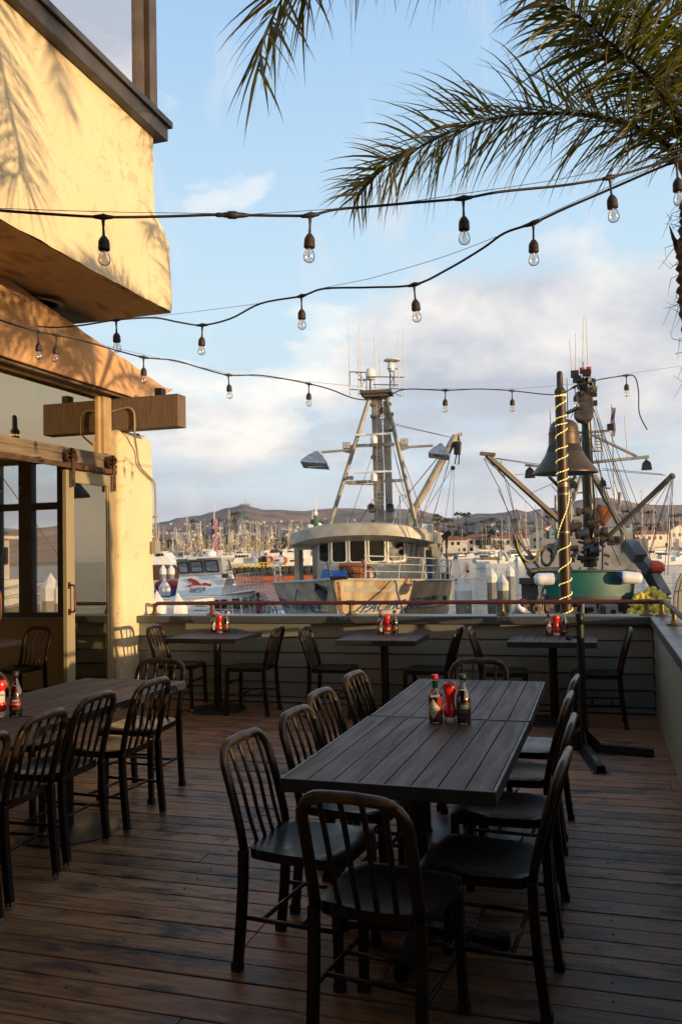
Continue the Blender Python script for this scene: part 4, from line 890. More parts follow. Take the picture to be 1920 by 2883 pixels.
def win(parent, q, b=.06, off=.03, fm=None, gm=None, rad=.10, name='window'):
    """q: bl, br, tr, tl in the parent's local space"""
    a, b_, c, d = [V(x) for x in q]; n = (b_-a).cross(d-a).normalized(); W = (b_-a).length; H = (d-a).length
    def ring(ins, r):
        pts = []
        for cx, cy, sx, sy, a0 in ((1, 1, -1, -1, 0), (0, 1, 1, -1, 90), (0, 0, 1, 1, 180), (1, 0, -1, 1, 270)):
            for k in range(5):
                an = R_(a0+k*22.5); u = (ins+r)*sx+cx*W+r*math.cos(an); v = (ins+r)*sy+cy*H+r*math.sin(an); pts.append((u/W, v/H))
        return pts
    r = min(rad, W*.35, H*.35); o = ring(0, r); i_ = ring(b, max(r-b*.6, .01)); m = len(o)
    f = lambda uv, e: bquad(q, *uv)+n*e
    vs = [f(p, 0) for p in o]+[f(p, off) for p in o]+[f(p, off) for p in i_]+[f(p, off*.3) for p in i_]
    fs = [(k*m+i, k*m+(i+1) % m, (k+1)*m+(i+1) % m, (k+1)*m+i) for k in range(3) for i in range(m)]
    fr = MB().add(vs, fs).build(name, fm or winw, parent, world=False)
    MB().add([f(p, off*.35) for p in i_], [tuple(range(m))]).build('pane', gm or paned, fr, world=False)
    return fr
def loft(mb, rings, cap=True):
    m = len(rings[0]); vs = [p for r in rings for p in r]
    fs = [(k*m+i, k*m+(i+1) % m, (k+1)*m+(i+1) % m, (k+1)*m+i) for k in range(len(rings)-1) for i in range(m)]
    if cap: fs += [tuple(range(m-1, -1, -1)), tuple((len(rings)-1)*m+i for i in range(m))]
    return mb.add(vs, fs)
class Hull:
    def __init__(s, L, B, Hb, Hm, rake=1.5, full=.42, tb=1.35, tt=2.2, x0=0, y0=0, stern=.9, draft=.5):
        s.__dict__.update(L=L, B=B, Hb=Hb, Hm=Hm, rake=rake, full=full, tb=tb, tt=tt, x0=x0, y0=y0, stern=stern, draft=draft)
    def H(s, t): return s.Hm+(s.Hb-s.Hm)*max(0, 1-t/.75)**1.8
    def ys(s, k, t): y0 = s.rake*(1-k); return s.y0+y0+t*(s.L-y0)
    def pt(s, side, t, k):
        p = s.tb+(s.tt-s.tb)*k; u = min(t/s.full, 1); w_ = s.B/2*(1-(1-u)**p)*(.74+.26*k**.6)
        w_ *= 1-(1-s.stern)*max(0, (t-.6)/.4)**2
        return V((s.x0+side*w_, s.ys(k, t), -s.draft+(s.H(t)+s.draft)*k))
    def shell(s, k0, k1, n=26, m=8):
        mb = MB()
        for sd_ in (-1, 1): mb.grid(lambda u, v: s.pt(sd_, u**1.4, k0+(k1-k0)*v), n, m)
        a = [s.pt(-1, 1, k0+(k1-k0)*i/m) for i in range(m+1)]+[s.pt(1, 1, k0+(k1-k0)*(m-i)/m) for i in range(m+1)]
        mb.add(a, [tuple(range(len(a)))]); return mb
    def deck(s, drop=.5, n=20):
        mb = MB(); rows = []
        for i in range(n+1):
            t = max((i/n)**1.3, .015); k = 1-drop/(s.H(t)+s.draft); rows += [s.pt(-1, t, k)*1.0, s.pt(1, t, k)]
        return mb.add(rows, [(2*i, 2*i+1, 2*i+3, 2*i+2) for i in range(n)])
    def edge(s, side, t0, t1, n=20, k=1.0, dz=0, ins=0): return [s.pt(side, t0+(t1-t0)*i/n, k)+V((-side*ins, 0, dz)) for i in range(n+1)]
def rails(mb, path, h, nr=3, r=.018, post=2, lean=0):
    path = [V(p) for p in path]
    for j in range(nr): mb.tube([p+V((0, 0, h*(j+1)/nr)) for p in path], r if j == nr-1 else r*.8, 5)
    for i in range(0, len(path), post): mb.cyl(path[i], path[i]+V((lean, 0, h)), r*.9, n=5)
    return mb
def wires(t, segs, mat=None, r=.008, name='rigging'):
    mb = MB()
    for s_ in segs:
        a, b = V(s_[0]), V(s_[1]); sag = (s_[2] if len(s_) > 2 else 0)
        mb.tube([a.lerp(b, i/6)+V((0, 0, -sag*4*(i/6)*(1-i/6))) for i in range(7)] if sag else [a, b], r, 4)
    return mb.build(name, mat or ropem, t, world=False)
def rot(y=0): return Matrix.Rotation(y, 3, 'Z')
# ---------------------------------------------------------------- grey fishing boat, bow on
def c5(x, y, D): return P(780+x*.3653, 900+y*.3653, D)
o_ = P(1012, 1548, 31)
pj = thing('fishing_boat', 'grey metal fishing boat moored bow on, blue lettering on its rusty bow', 'fishing boat', (o_.x, o_.y, WZ), YAW-R_(8.7))
l5 = lambda x, y, D: loc(pj, c5(x, y, D))
st = l5(445, 2010, 25.6)
h1 = Hull(19, 6.7, 2.78, 2.3, rake=1.4, full=.40, tb=1.15, tt=2.5, x0=st.x, y0=st.y, stern=.92)
h1.shell(.22, 1, 34, 12).build('hull', hullm, pj, world=False, smooth=50)
h1.shell(0, .22).build('hull_bottom', blu, pj, world=False, smooth=50)
h1.deck(.35).build('deck', alud, pj, world=False)
mb = MB()
for sd_ in (-1, 1):
    mb.tube(h1.edge(sd_, .0, 1, 30), .05, 6); mb.tube(h1.edge(sd_, .02, 1, 30, .70), .035, 6); mb.tube(h1.edge(sd_, .05, 1, 30, .50), .045, 6)
mb.tube([h1.pt(1, 0, k/8) for k in range(9)], .05, 6)
mb.build('rub_rail', alu, pj, world=False, smooth=50)
# thick folded bow plates, a dark slot between them where the anchor hangs
mb = MB()
for sd_ in (-1, 1):
    a = [h1.pt(sd_, t, 1)+V((0, 0, .02)) for t in (.012, .05, .1, .16, .24)]; b = [h1.pt(sd_, t, .88)+V((sd_*.02, -.01, 0)) for t in (.012, .05, .1, .16, .24)]
    for i in range(4): mb.quad(a[i], a[i+1], b[i+1], b[i])
mb.build('bow_plate', alu, pj, world=False)
mb = MB(); s0 = st+V((-.14, -.06, .1)); mb.cyl(s0+V((-.05, -.1, .45)), s0+V((.38, -.12, -1.35)), .035, n=6)
mb.add([s0+V((-.45, -.1, -.15)), s0+V((-.05, -.12, -.45)), s0+V((-.12, -.14, -.85)), s0+V((-.1, .05, -.3)), s0+V((-.5, .02, -.4))], [(0, 1, 3), (1, 2, 3), (0, 3, 4), (2, 4, 3)])
mb.box(s0+V((.3, -.1, -.02)), (.5, .25, .1)); mb.build('anchor', blackiron, pj, world=False)
# stains running from the anchor slot
mb = MB(); mb.grid(lambda u, v: h1.pt(1, .0015+(.0035+.004*abs(noise.noise(V((v*5, 1, 1))))+.006*v)*u, .98-.7*v)+V((.010, -.010, 0)), 4, 16); mb.build('rust_streak', rust, pj, world=False)
# lettering
def hpt(side, y, z):
    # invert the loft by search
    lo_, hi_ = 0.0, .6; k = 0.5
    for _ in range(12):
        t = (lo_+hi_)/2
        k = (z+h1.draft)/(h1.H(t)+h1.draft)
        if h1.ys(k, t) < y: lo_ = t
        else: hi_ = t
    return h1.pt(side, t, k)
t0 = l5(670, 2290, 27)
for side in (1, -1):
    for big, mt in ((1, winw), (0, blu)):
        def f(X, Y, Z, side=side, big=big):
            yy = st.y+1.15+1.9+(X if side > 0 else -X)*(1.0)+.0; p = hpt(side, yy+(.014 if big else 0), 1.68+Y-(.014 if big else 0)); return p+V((side*(.02 if big else .03), -.02, 0))
        text_mb('PACIFIC  JOURNEY', .46, f, shear=.25).build('name_lettering' if not big else 'name_shadow', mt, pj, world=False, fix=False)
# superstructure
fac = [(-2.15, 3.6), (-1.62, .62), (-1.10, .20), (-.42, 0), (.28, 0), (.96, .20), (1.62, .62), (2.2, 3.6)]
def ringz(z, k=0, flare=0): return [V((x*(1+flare), y-k, z)) for x, y in fac]
mb = MB(); loft(mb, [ringz(1.7, .35, .06), ringz(3.15, .04, .02), ringz(4.32, .0)]); mb.build('wheelhouse', alu, pj, world=False)
for i in range(7):
    a, b = fac[i], fac[i+1]; A = V((*a, 0)); B_ = V((*b, 0)); n = (B_-A).cross(V((0, 0, 1))).normalized()
    zz = (3.20, 4.13)
    if 0 < i < 6:
        q = [A.lerp(B_, .045)+V((0, 0, zz[0])), A.lerp(B_, .955)+V((0, 0, zz[0])), A.lerp(B_, .955)+V((0, 0, zz[1])), A.lerp(B_, .045)+V((0, 0, zz[1]))]
        win(pj, [p+n*.03 for p in q], .042, .04, rad=.13)
    elif i == 6:
        for u0, u1 in ((.06, .27), (.34, .52), (.60, .92)):
            q = [A.lerp(B_, u)+V((0, 0, z))+n*.03 for u, z in ((u0, 3.24), (u1, 3.24), (u1, 4.05), (u0, 4.05))]; win(pj, q, .05, .04, rad=.12)
    else:
        q = [A.lerp(B_, u)+V((0, 0, z))+n*.03 for u, z in ((.4, 3.24), (.9, 3.24), (.9, 4.05), (.4, 4.05))]; win(pj, q, .05, .04, rad=.12)
mb = MB(); out = []
for i in range(25):
    a = math.pi*i/24; out.append((-2.82*math.cos(a), 1.5-2.35*math.sin(a)**.75))
out += [(2.82, 6.5), (-2.82, 6.5)]
cam_ = lambda x: -.34*(abs(x)/2.82)**2.6
loft(mb, [[V((x*.97, y, 4.20+cam_(x))) for x, y in out], [V((x, y-.02, 4.20+cam_(x))) for x, y in out], [V((x*1.0, y, 4.60+cam_(x))) for x, y in out], [V((x*.94, y+.12, 4.66+cam_(x))) for x, y in out]], cap=False)
for i in range(12):
    for z, s_ in ((4.20, .97), (4.66, .94)):
        p = [out[i], out[i+1], out[23-i], out[24-i]]; d = .12 if z > 4.5 else 0
        a, b, c, d_ = [V((x*s_, y+d, z+cam_(x))) for x, y in p]
        if i < 11: mb.quad(a, b, c, d_)
for z, s_ in ((4.20, .97), (4.66, .94)):
    k = 10
    for j in range(k):
        x0, x1 = -2.82+5.64*j/k, -2.82+5.64*(j+1)/k
        mb.quad(V((x0*s_, 1.5, z+cam_(x0))), V((x1*s_, 1.5, z+cam_(x1))), V((x1*s_, 6.5, z+cam_(x1))), V((x0*s_, 6.5, z+cam_(x0))))
mb.build('roof', alu, pj, world=False, smooth=45)
mb = MB()
for sx in (-1, 1):
    mb.b(sx*2.58, sx*2.78, 1.5, 2.3, 2.0, 4.1); mb.b(sx*2.60, sx*2.76, 5.2, 6.2, 1.8, 4.1)
    mb.b(sx*2.05, sx*2.7, 1.45, 1.6, 3.72, 3.95)
    for k in range(7): mb.b(sx*2.59, sx*2.77, 1.47, 1.5, 2.9+k*.1, 2.94+k*.1)
mb.build('side_bulkhead', alu, pj, world=False)
mb = MB(); mb.b(-2.9, 2.9, 6.0, 9.0, 1.6, 2.6); mb.b(1.2, 2.6, 7, 7.2, 2.6, 3.6); mb.build('aft_housing', alud, pj, world=False)
MB().b(2.25, 2.75, 3.9, 4.3, 2.2, 3.1).build('blue_locker', blu, pj, world=False)
mb = MB()
rails(mb, h1.edge(1, .045, .42, 12, 1, .03, .05), .72, 3, .022, 2, .08); rails(mb, h1.edge(-1, .16, .42, 7, 1, .03, .05), .72, 3, .022, 2, -.05)
mb.build('foredeck_railing', M('rail_aluminium', (.55, .52, .46), .4, .4), pj, world=False)
# windlass with chain, blue tarp, bow fittings
mb = MB(); q = l5(565, 1950, 27.6)
mb.b(q.x-.30, q.x+.28, q.y-.2, q.y+.5, q.z-.55, q.z+.28); mb.cyl((q.x-.36, q.y+.1, q.z+.0), (q.x+.36, q.y+.1, q.z), .33, n=16)
w_ = mb.build('chain_windlass', rust, pj, world=False)
mb = MB()
for k in range(60):
    a = random.uniform(-.9, .9); mb.sph((q.x+random.uniform(-.26, .22), q.y-.22-random.random()*.05, q.z+random.uniform(-.4, .22)), .045, 5, (1, .6, 1))
mb.build('chain', M('chain_rust', (.09, .04, .025), .8, col2=(.03, .02, .015), scale=20), w_, world=False)
q = l5(440, 1965, 27.2); mb = MB(); mb.grid(lambda u, v: V((q.x-.42+.84*u, q.y-.2+.5*v, q.z-.12+.30*v*.9+.03*math.sin(9*u))), 8, 4); mb.build('folded_tarp', blu, pj, world=False)
mb = MB()
q = l5(665, 1950, 28); mb.cyl(q+V((0, 0, -.8)), q+V((0, 0, .45)), .06, n=8); mb.cyl(q+V((.16, .1, -.8)), q+V((.16, .1, .3)), .05, n=8)
q = l5(705, 1960, 28); mb.tube([q+V((.22*math.cos(a), 0, .25*math.sin(a))) for a in [k*math.pi/8 for k in range(17)]], .03, 5)
for x in (975, 1015): q = l5(x, 2030, 27.5); mb.tube([q+V((-.07, 0, -.1)), q+V((-.07, 0, .16)), q+V((0, 0, .22)), q+V((.07, 0, .16)), q+V((.07, 0, -.1))], .018, 5)
mb.build('deck_gear', rust, pj, world=False)
mb = MB(); a = l5(905, 2012, 26.9); mb.tube(catmull([a, a+V((.06, -.12, -.1)), l5(925, 2100, 26.4), l5(960, 2210, 25.5), l5(1010, 2400, 24)], 4), .035, 6); a = l5(215, 2015, 28); mb.tube(catmull([a, l5(170, 2060, 27.8), l5(145, 2130, 27.4), l5(138, 2260, 26.8)], 4), .03, 6)
mb.build('mooring_line', M('mooring_rope', (.12, .13, .11), .9), pj, world=False)
mb = MB()
for x in (1100, 1185): q = l5(x+20, 2155, 27.9); mb.b(q.x+.30, q.x+.44, q.y+.1, q.y+.3, q.z-.06, q.z+.10)
mb.build('hull_port', blackp, pj, world=False)
# mast
DM = 33
m5 = lambda x, y, D=DM: l5(x, y, D)
mast = MB(); mast.tube([m5(395, 1620), m5(720, 575)], .085, 8); mast.tube([m5(1082, 1625), m5(838, 580)], .085, 8)
a, b = m5(790, 1600), m5(790, 560)
mast.b(a.x-.19, a.x+.19, a.y-.12, a.y+.12, a.z-.3, b.z); mast.b(a.x+.26, a.x+.52, a.y-.05, a.y+.25, a.z-.3, m5(0, 640).z)
mast.bar(m5(610, 972), m5(905, 960), .09, .12); mast.bar(m5(520, 1255), m5(975, 1238), .09, .12); mast.bar(m5(545, 1268), m5(745, 1270), .06, .05)
mast.tube([m5(590, 1000), m5(340, 1022)], .05, 8); mast.tube([m5(935, 985), m5(1200, 970)], .05, 8)
mast.prism([(0, 0), (.45, .14), (.42, .22), (0, .42)], -.02, .02, lambda u, v, d: tuple(m5(938, 1020)+V((u, d, v)))); mast.prism([(0, 0), (-.45, .14), (-.42, .22), (0, .42)], -.02, .02, lambda u, v, d: tuple(m5(590, 1040)+V((u, d, v))))
M0 = mast.build('mast', alud, pj, world=False, smooth=45)
mb = MB()
for x in (768, 822): mb.cyl(m5(x, 1590, DM-.25), m5(x, 640, DM-.25), .018, n=5)
for k in range(30): y = 1585-k*32; mb.cyl(m5(768, y, DM-.25), m5(822, y, DM-.25), .012, n=4)
mb.build('ladder', alud, M0, world=False)
def lampshade(parent, c, w, h, tilt):
    mm = Matrix.Rotation(tilt, 3, 'Y')@Matrix.Rotation(R_(-14), 3, 'X'); mb = MB()
    r0 = [(-w/2, -w*.36), (w/2, -w*.36), (w/2, w*.36), (-w/2, w*.36)]
    loft(mb, [[c+mm@V((x, y, -h*.5)) for x, y in r0], [c+mm@V((x, y, -h*.42)) for x, y in r0], [c+mm@V((x*.5, y*.5, h*.18)) for x, y in r0], [c+mm@V((x*.42, y*.42, h*.2)) for x, y in r0], [c+mm@V((x*.12, y*.12, h*.5)) for x, y in r0]])
    o = mb.build('deck_lamp', M('galvanised_shade', (.40, .42, .46), .4, .6, col2=(.2, .2, .2), scale=5), parent, world=False)
    MB().b(c.x-w*.3, c.x+w*.3, c.y-.1, c.y+.1, c.z-h*.56, c.z-h*.50).build('lamp_tube', M('lamp_glass', (.3, .3, .3), .2), o, world=False)
lampshade(M0, m5(300, 1070), 1.05, .60, R_(6)); lampshade(M0, m5(1255, 1005), .82, .55, R_(10))
def flood(parent, c, s_=.25):
    mb = MB().box(c, (s_, .12, s_*.85)); mb.cyl(c-V((0, 0, s_*.7)), c, .02, n=5)
    o = mb.build('floodlight', alud, parent, world=False); g = MB()
    for i in range(2):
        for j in range(3): g.box(c+V(((i-.5)*s_*.46, -.065, (j-1)*s_*.26)), (s_*.40, .01, s_*.20))
    g.build('lens', M('flood_lens', (.5, .5, .47), .15), o, world=False)
flood(M0, m5(535, 968), .29); flood(M0, m5(980, 940), .29)
def radar(c, w, txt=None):
    o = MB().box(c+V((0, 0, .0)), (w, .09, .085)).build('radar_scanner', white, M0, world=False, bevel=.02)
    MB().lathe([(.13, -.36), (.14, -.2), (.13, -.1), (.06, -.05), (.05, 0)], c+V((.03, 0, 0)), 14).build('radar_housing', white, o, world=False, smooth=50)
    if txt: text_mb(txt, .09, lambda X, Y, Z: tuple(c+V((X, -.05, Y-.03)))).build('lettering', blackp, o, world=False, fix=False)
radar(m5(740, 883, DM-.4), 1.42, 'F U R U N O'); radar(m5(740, 1173, DM-.4), 1.44)
mb = MB(); c = m5(770, 560); mb.b(c.x-.62, c.x+.60, c.y-.5, c.y+.5, c.z-.10, c.z+.02); mb.b(c.x-.5, c.x+.45, c.y-.4, c.y+.4, c.z-.22, c.z-.10)
for y, x0, x1 in ((400, 560, 740), (438, 690, 985), (498, 740, 940), (535, 565, 660), (375, 850, 935), (530, 880, 985), (460, 625, 690)): mb.cyl(m5(x0, y, DM-.3), m5(x1, y+ (4 if x1 > 800 else 8), DM+.2), .022, n=5)
for x, y0, y1, w_ in ((560, 400, 540, .02), (645, 400, 560, .02), (690, 400, 560, .02), (872, 375, 540, .03), (900, 375, 520, .02), (718, 438, 545, .035)): mb.cyl(m5(x, y0), m5(x, y1), w_, n=5)
for a, b in (((605, 405), (685, 470)), ((645, 520), (690, 440)), ((872, 420), (905, 470)), ((905, 430), (872, 500)), ((660, 560), (740, 600)), ((890, 560), (960, 590))): mb.cyl(m5(*a), m5(*b), .016, n=4)
plat = mb.build('mast_platform', M('dark_platform', (.10, .08, .06), .7, .2), M0, world=False)
mb = MB(); c = m5(720, 405); mb.lathe([(.13, -.30), (.19, -.24), (.20, -.05), (.17, .10), (.10, .17), (.001, .19)], c, 14)
mb.build('satellite_dome', white, M0, world=False, smooth=50)
mb = MB(); c = m5(885, 312); mb.lathe([(.001, -.03), (.32, -.02), (.33, .02), (.2, .06), (.06, .08), (.001, .08)], c, 18); mb.lathe([(.12, -.40), (.14, -.32), (.14, -.15), (.10, -.08), (.03, -.03)], c+V((-.04, 0, -.02)), 14); mb.build('satellite_dome', white, M0, world=False, smooth=50)
for x0, y0, x1, y1 in ((550, 110, 562, 582), (618, 98, 630, 580), (634, 35, 645, 540), (748, 125, 757, 575), (788, 262, 793, 430), (930, 80, 938, 540), (967, 70, 986, 598), (966, 0, 968, 80), (550, 20, 550, 110)):
    MB().tube([m5(x0, y0), m5(x1, y1)], [.010, .022] if y1 > 120 else [.004, .008], 5).build('whip_antenna', M('antenna_white', (.72, .66, .56), .4), M0, world=False)
fm_ = M('grey_fittings', (.12, .11, .10), .6)
for x, y in ((728, 1452), (870, 1450)): c = m5(x, y, DM-.1); MB().lathe([(.11, -.17), (.16, -.17), (.16, .17), (.12, .17), (.11, 0), (.001, 0)], c, 14, Matrix.Rotation(R_(80), 3, 'X')).box(c+V((0, .2, 0)), (.24, .25, .3)).build('loudspeaker', fm_, M0, world=False)
for x in (548, 578): c = m5(x, 1222, DM-.2); MB().lathe([(.03, -.1), (.04, .05), (.09, .15)], c, 10, Matrix.Rotation(R_(90), 3, 'X')).build('horn', fm_, M0, world=False)
for x, y in ((730, 655), (732, 745), (868, 650), (885, 728), (735, 1060), (878, 850)): MB().box(m5(x, y), (.12, .15, .12)).cyl(m5(x, y), m5(790, y), .015, n=4).build('mast_light', fm_, M0, world=False)
mb = MB(); a = m5(920, 1315, DM-.5); mb.prism([(0, 0), (.36, -.22), (.30, -.26), (-.02, -.05)], -.2, .2, lambda u, v, d: tuple(a+V((u*1.1, d, v*1.1)))); mb.cyl(m5(948, 1600, DM-.5), m5(945, 1355, DM-.5), .03, n=6)
for x, y0 in ((922, 1535), (1020, 1495)): mb.cyl(m5(x, 1625, DM-.6), m5(x, y0, DM-.6), .025, n=5)
mb.sph(m5(1022, 1500, DM-.6), .05, 6); mb.cyl(m5(885, 1605, DM-.8), m5(935, 1430, DM-.8), .015, n=4)
mb.build('roof_antenna', whitew, M0, world=False)
mb = MB(); c = l5(1160, 1603, 31.5); mb.box(c, (.42, .3, .28)); mb.cyl(c-V((.0, 0, .25)), c, .04, n=6); o = mb.build('searchlight', white, pj, world=False, bevel=.02); MB().box(c+V((.04, -.16, 0)), (.28, .02, .18)).build('lens', MAT['flood_lens'], o, world=False)
mb = MB(); c = l5(1305, 1660, 32); mb.box(c, (.38, .3, .2), Matrix.Rotation(R_(-35), 3, 'Y')); mb.cyl(c, c-V((0, 0, 1.7)), .05, n=6); mb.build('deck_speaker', blackiron, pj, world=False)
boom = MB(); a, b = l5(975, 1612, 35), l5(1378, 895, 34.5)
boom.tube([a, b], [.14, .16], 8); boom.bar(b+V((-.05, 0, 0)), b+V((.25, 0, .08)), .2, .12); boom.tube([l5(1000, 1600, 35), l5(1055, 1460, 34.6)], .2, 8)
boom.build('boom', M('boom_paint', (.48, .42, .31), .5, .2, col2=(.22, .13, .06), scale=2, lo=.5, hi=.7), pj, world=False, smooth=45)
mb = MB(); mb.tube([l5(1400, 890, 34.4), l5(1405, 940, 34.4)], .05, 6); mb.tube([l5(1392, 940, 34.4), l5(1388, 1040, 34.4)], [.17, .15], 8); mb.tube([l5(1383, 1040, 34.4), l5(1370, 1110, 34.4), l5(1400, 1115, 34.4), l5(1404, 1040, 34.4)], .03, 5); mb.sph(l5(1355, 1142, 34.4), .10, 8)
mb.sph(l5(1363, 965, 34.4), .1, 8); mb.build('cargo_block', blackiron, pj, world=False)
wires(pj, [(l5(900, 800, 34), l5(1335, 905, 34.5)), (l5(905, 812, 34), l5(1310, 900, 34.5)), (l5(1400, 900, 34.4), l5(1405, 1110, 34.4)), (l5(1362, 1150, 34.4), l5(1357, 1700, 35)), (l5(1358, 960, 34.4), l5(1190, 1580, 35)), (l5(1345, 1150, 34.4), l5(1070, 1590, 35)), (l5(1352, 1150, 34.4), l5(1280, 1640, 35)), (l5(1230, 1070, 34), l5(870, 1510, 34)), (l5(1345, 970, 34.4), l5(1085, 1580, 35)), (l5(1310, 980, 34.4), l5(1020, 1330, 35)), (l5(1330, 1080, 34.4), l5(1190, 1560, 35)), (l5(745, 1010, 33), l5(545, 1600, 33.5)), (l5(742, 1380, 33), l5(620, 1590, 33.5)), (l5(870, 880, 33), l5(975, 1330, 33.6)), (l5(940, 985, 33), l5(1150, 1590, 34)), (l5(872, 900, 33), l5(1030, 1500, 34)), (l5(905, 1250, 33), l5(1090, 1610, 34))], r=.012)
# ---------------------------------------------------------------- stern of the seiner with the green skiff
o_ = P(1600, 1548, 26)
gb = thing('fishing_boat', 'dark fishing boat seen from its stern, black mast and two booms spread wide', 'fishing boat', (o_.x, o_.y, WZ), YAW-R_(14))
l6 = lambda x, y, D=28: loc(gb, c6(x, y, D))
a = l6(905, 2100, 25)
h2 = Hull(15, 5.2, 1.5, 1.35, rake=.2, full=.12, tb=1.1, tt=1.2, x0=l6(900, 2000, 30).x, y0=a.y-.6, stern=.3, draft=.3)
h2.shell(0, 1).build('hull', blackp, gb, world=False, smooth=50); h2.deck(.25).build('deck', M('work_deck', (.10, .08, .06), .8), gb, world=False)
mb = MB()
for sd_ in (-1, 1): mb.tube(h2.edge(sd_, 0, 1), .06, 6)
mb.build('rub_rail', alud, gb, world=False)
cabin = M('cabin_grey_white', (.20, .21, .235), .6, col2=(.09, .09, .10), scale=1.2, lo=.45, hi=.7)
def cbox(mb, x0, x1, y0, y1, D0, D1, col=None):
    p = [l6(x, y, D) for D in (D0, D1) for y in (y1, y0) for x in (x0, x1)]
    p2 = [p[0], p[1], p[3], p[2]]; q2 = [V((v.x, p[4].y, v.z)) for v in p2]
    loft(mb, [p2, q2])
mb = MB(); cbox(mb, 560, 1330, 1560, 1800, 33, 36); cbox(mb, 620, 1200, 1480, 1560, 33.6, 36); cbox(mb, 640, 1110, 1400, 1480, 34, 36)
mb.build('wheelhouse', cabin, gb, world=False, bevel=.03)
def lwin(t, f, x0, x1, y0, y1, D, **k): return win(t, [f(x0, y1, D), f(x1, y1, D), f(x1, y0, D), f(x0, y0, D)], **k)
for x0, x1, y0, y1 in ((1065, 1130, 1540, 1605), (640, 700, 1590, 1650), (1190, 1260, 1590, 1650)): lwin(gb, l6, x0, x1, y0, y1, 32.9, fm=winf)
for q in (((635, 1535), (665, 1535), (668, 1500), (640, 1500)), ((1165, 1520), (1200, 1520), (1205, 1485), (1172, 1485))): MB().add([l6(*p, 32.5) for p in q]+[l6(*p, 32.6) for p in q], [(0, 1, 2, 3), (4, 5, 6, 7), (0, 1, 5, 4), (1, 2, 6, 5), (2, 3, 7, 6), (3, 0, 4, 7)]).build('teal_panel', M('pale_teal', (.20, .42, .36), .5), gb, world=False)
bm_ = MB(); bm_.tube([l6(915, 1760), l6(905, 1300), l6(893, 900), l6(875, 440)], [.23, .20, .17, .13], 12)
M1 = bm_.build('mast', M('mast_black', (.016, .014, .012), .4, .2, col2=(.10, .05, .02), scale=2.5, lo=.6, hi=.8), gb, world=False, smooth=50)
whp = M('strut_grey', (.30, .29, .27), .5, .2, col2=(.16, .15, .13), scale=3)
mb = MB()
for a, b, r in (((855, 1100), (640, 1720), .075), ((940, 1110), (1205, 1610), .11), ((770, 1120), (775, 1540), .07), ((670, 1250), (670, 1560), .05), ((1148, 1500), (1150, 1660), .09), ((1125, 1230), (1122, 1330), .06), ((930, 820), (1245, 972), .05), ((930, 1015), (1330, 975), .055), ((825, 805), (1050, 790), .045), ((450, 1035), (560, 1045), .04), ((865, 410), (865, 300), .03), ((780, 1200), (790, 1390), .04), ((1005, 1560), (1000, 1790), .03), ((965, 1195), (1060, 1200), .03), ((870, 1230), (800, 1235), .03)):
    mb.tube([l6(*a), l6(*b)], r, 7)
mb.build('strut', whp, gb, world=False, smooth=50)
bo = M('boom_dark', (.035, .030, .028), .6, .2, col2=(.13, .10, .065), scale=1.5)
mb = MB(); mb.bar(l6(705, 1440, 27.5), l6(180, 965, 26.5), .15, .13); mb.bar(l6(132, 952, 26.5), l6(236, 962, 26.5), .2, .10); mb.build('boom', bo, gb, world=False)
mb = MB(); mb.tube([l6(985, 1600, 27.5), l6(1495, 1112, 26.5)], [.075, .085], 8); mb.sph(l6(1497, 1115, 26.5), .11, 8); mb.build('boom', bo, gb, world=False)
pbm = M('power_block', (.05, .042, .036), .5, .3, col2=(.12, .08, .05), scale=5)
mb = MB(); c = l6(868, 665, 27.3)
mb.lathe([(.20, -.20), (.31, -.18), (.29, -.08), (.22, 0), (.29, .08), (.31, .18), (.20, .20)], c, 24, Matrix.Rotation(R_(78), 3, 'X')); mb.lathe([(.001, -.15), (.24, -.15)], c, 20, Matrix.Rotation(R_(78), 3, 'X'))
mb.bar(c+V((-.26, -.2, 0)), c+V((.26, -.2, 0)), .06, .05); mb.bar(c+V((0, -.2, -.26)), c+V((0, -.2, .26)), .06, .05)
mb.tube([l6(830, 640), l6(835, 540), l6(870, 500), l6(920, 545), l6(930, 620)], .06, 7); mb.box(l6(870, 575), (.42, .3, .40)); mb.box(l6(872, 520), (.3, .25, .2)); mb.build('power_block', pbm, M1, world=False, smooth=50)
mb = MB(); rr = random.Random(5)
for k in range(46): x = rr.uniform(835, 945); y = rr.uniform(425, 560); mb.box(l6(x, y, 28+rr.uniform(-.3, .3)), (rr.uniform(.05, .22), rr.uniform(.05, .2), rr.uniform(.05, .22)), rot(rr.random()))
for x0, x1, y in ((776, 832, 388), (860, 917, 380), (1035, 1078, 766), (790, 850, 425)): a, b = l6(x0, y), l6(x1, y); mb.b(a.x, b.x, a.y-.15, a.y+.15, a.z-.1, a.z+.1)
mb.b(*(lambda a, b: (a.x, b.x, a.y-.05, a.y+.05, b.z, a.z))(l6(935, 575), l6(965, 612)))
mb.tube(catmull([l6(900, 430), l6(950, 470), l6(945, 530), l6(905, 560)], 4), .02, 5); mb.tube([l6(870, 980), l6(830, 1000), l6(850, 820)], .02, 5)
mb.build('mast_head_gear', blackiron, M1, world=False)
for x0, y0, x1, y1 in ((766, 140, 786, 380), (810, 95, 812, 380), (866, -25, 862, 355), (882, -28, 902, 350), (628, 585, 632, 760), (748, 415, 755, 700), (1155, 660, 1183, 980)):
    MB().tube([l6(x0, y0), l6(x1, y1)], [.010, .024], 5).build('whip_antenna', MAT['antenna_white'] if x0 != 748 else blackiron, M1, world=False)
mb = MB()
for x, y in ((858, 362), (905, 358)): c = l6(x, y); mb.cyl(c-V((0, 0, .1)), c+V((0, 0, .1)), .09, n=8)
mb.build('red_mast_light', redp, M1, world=False)
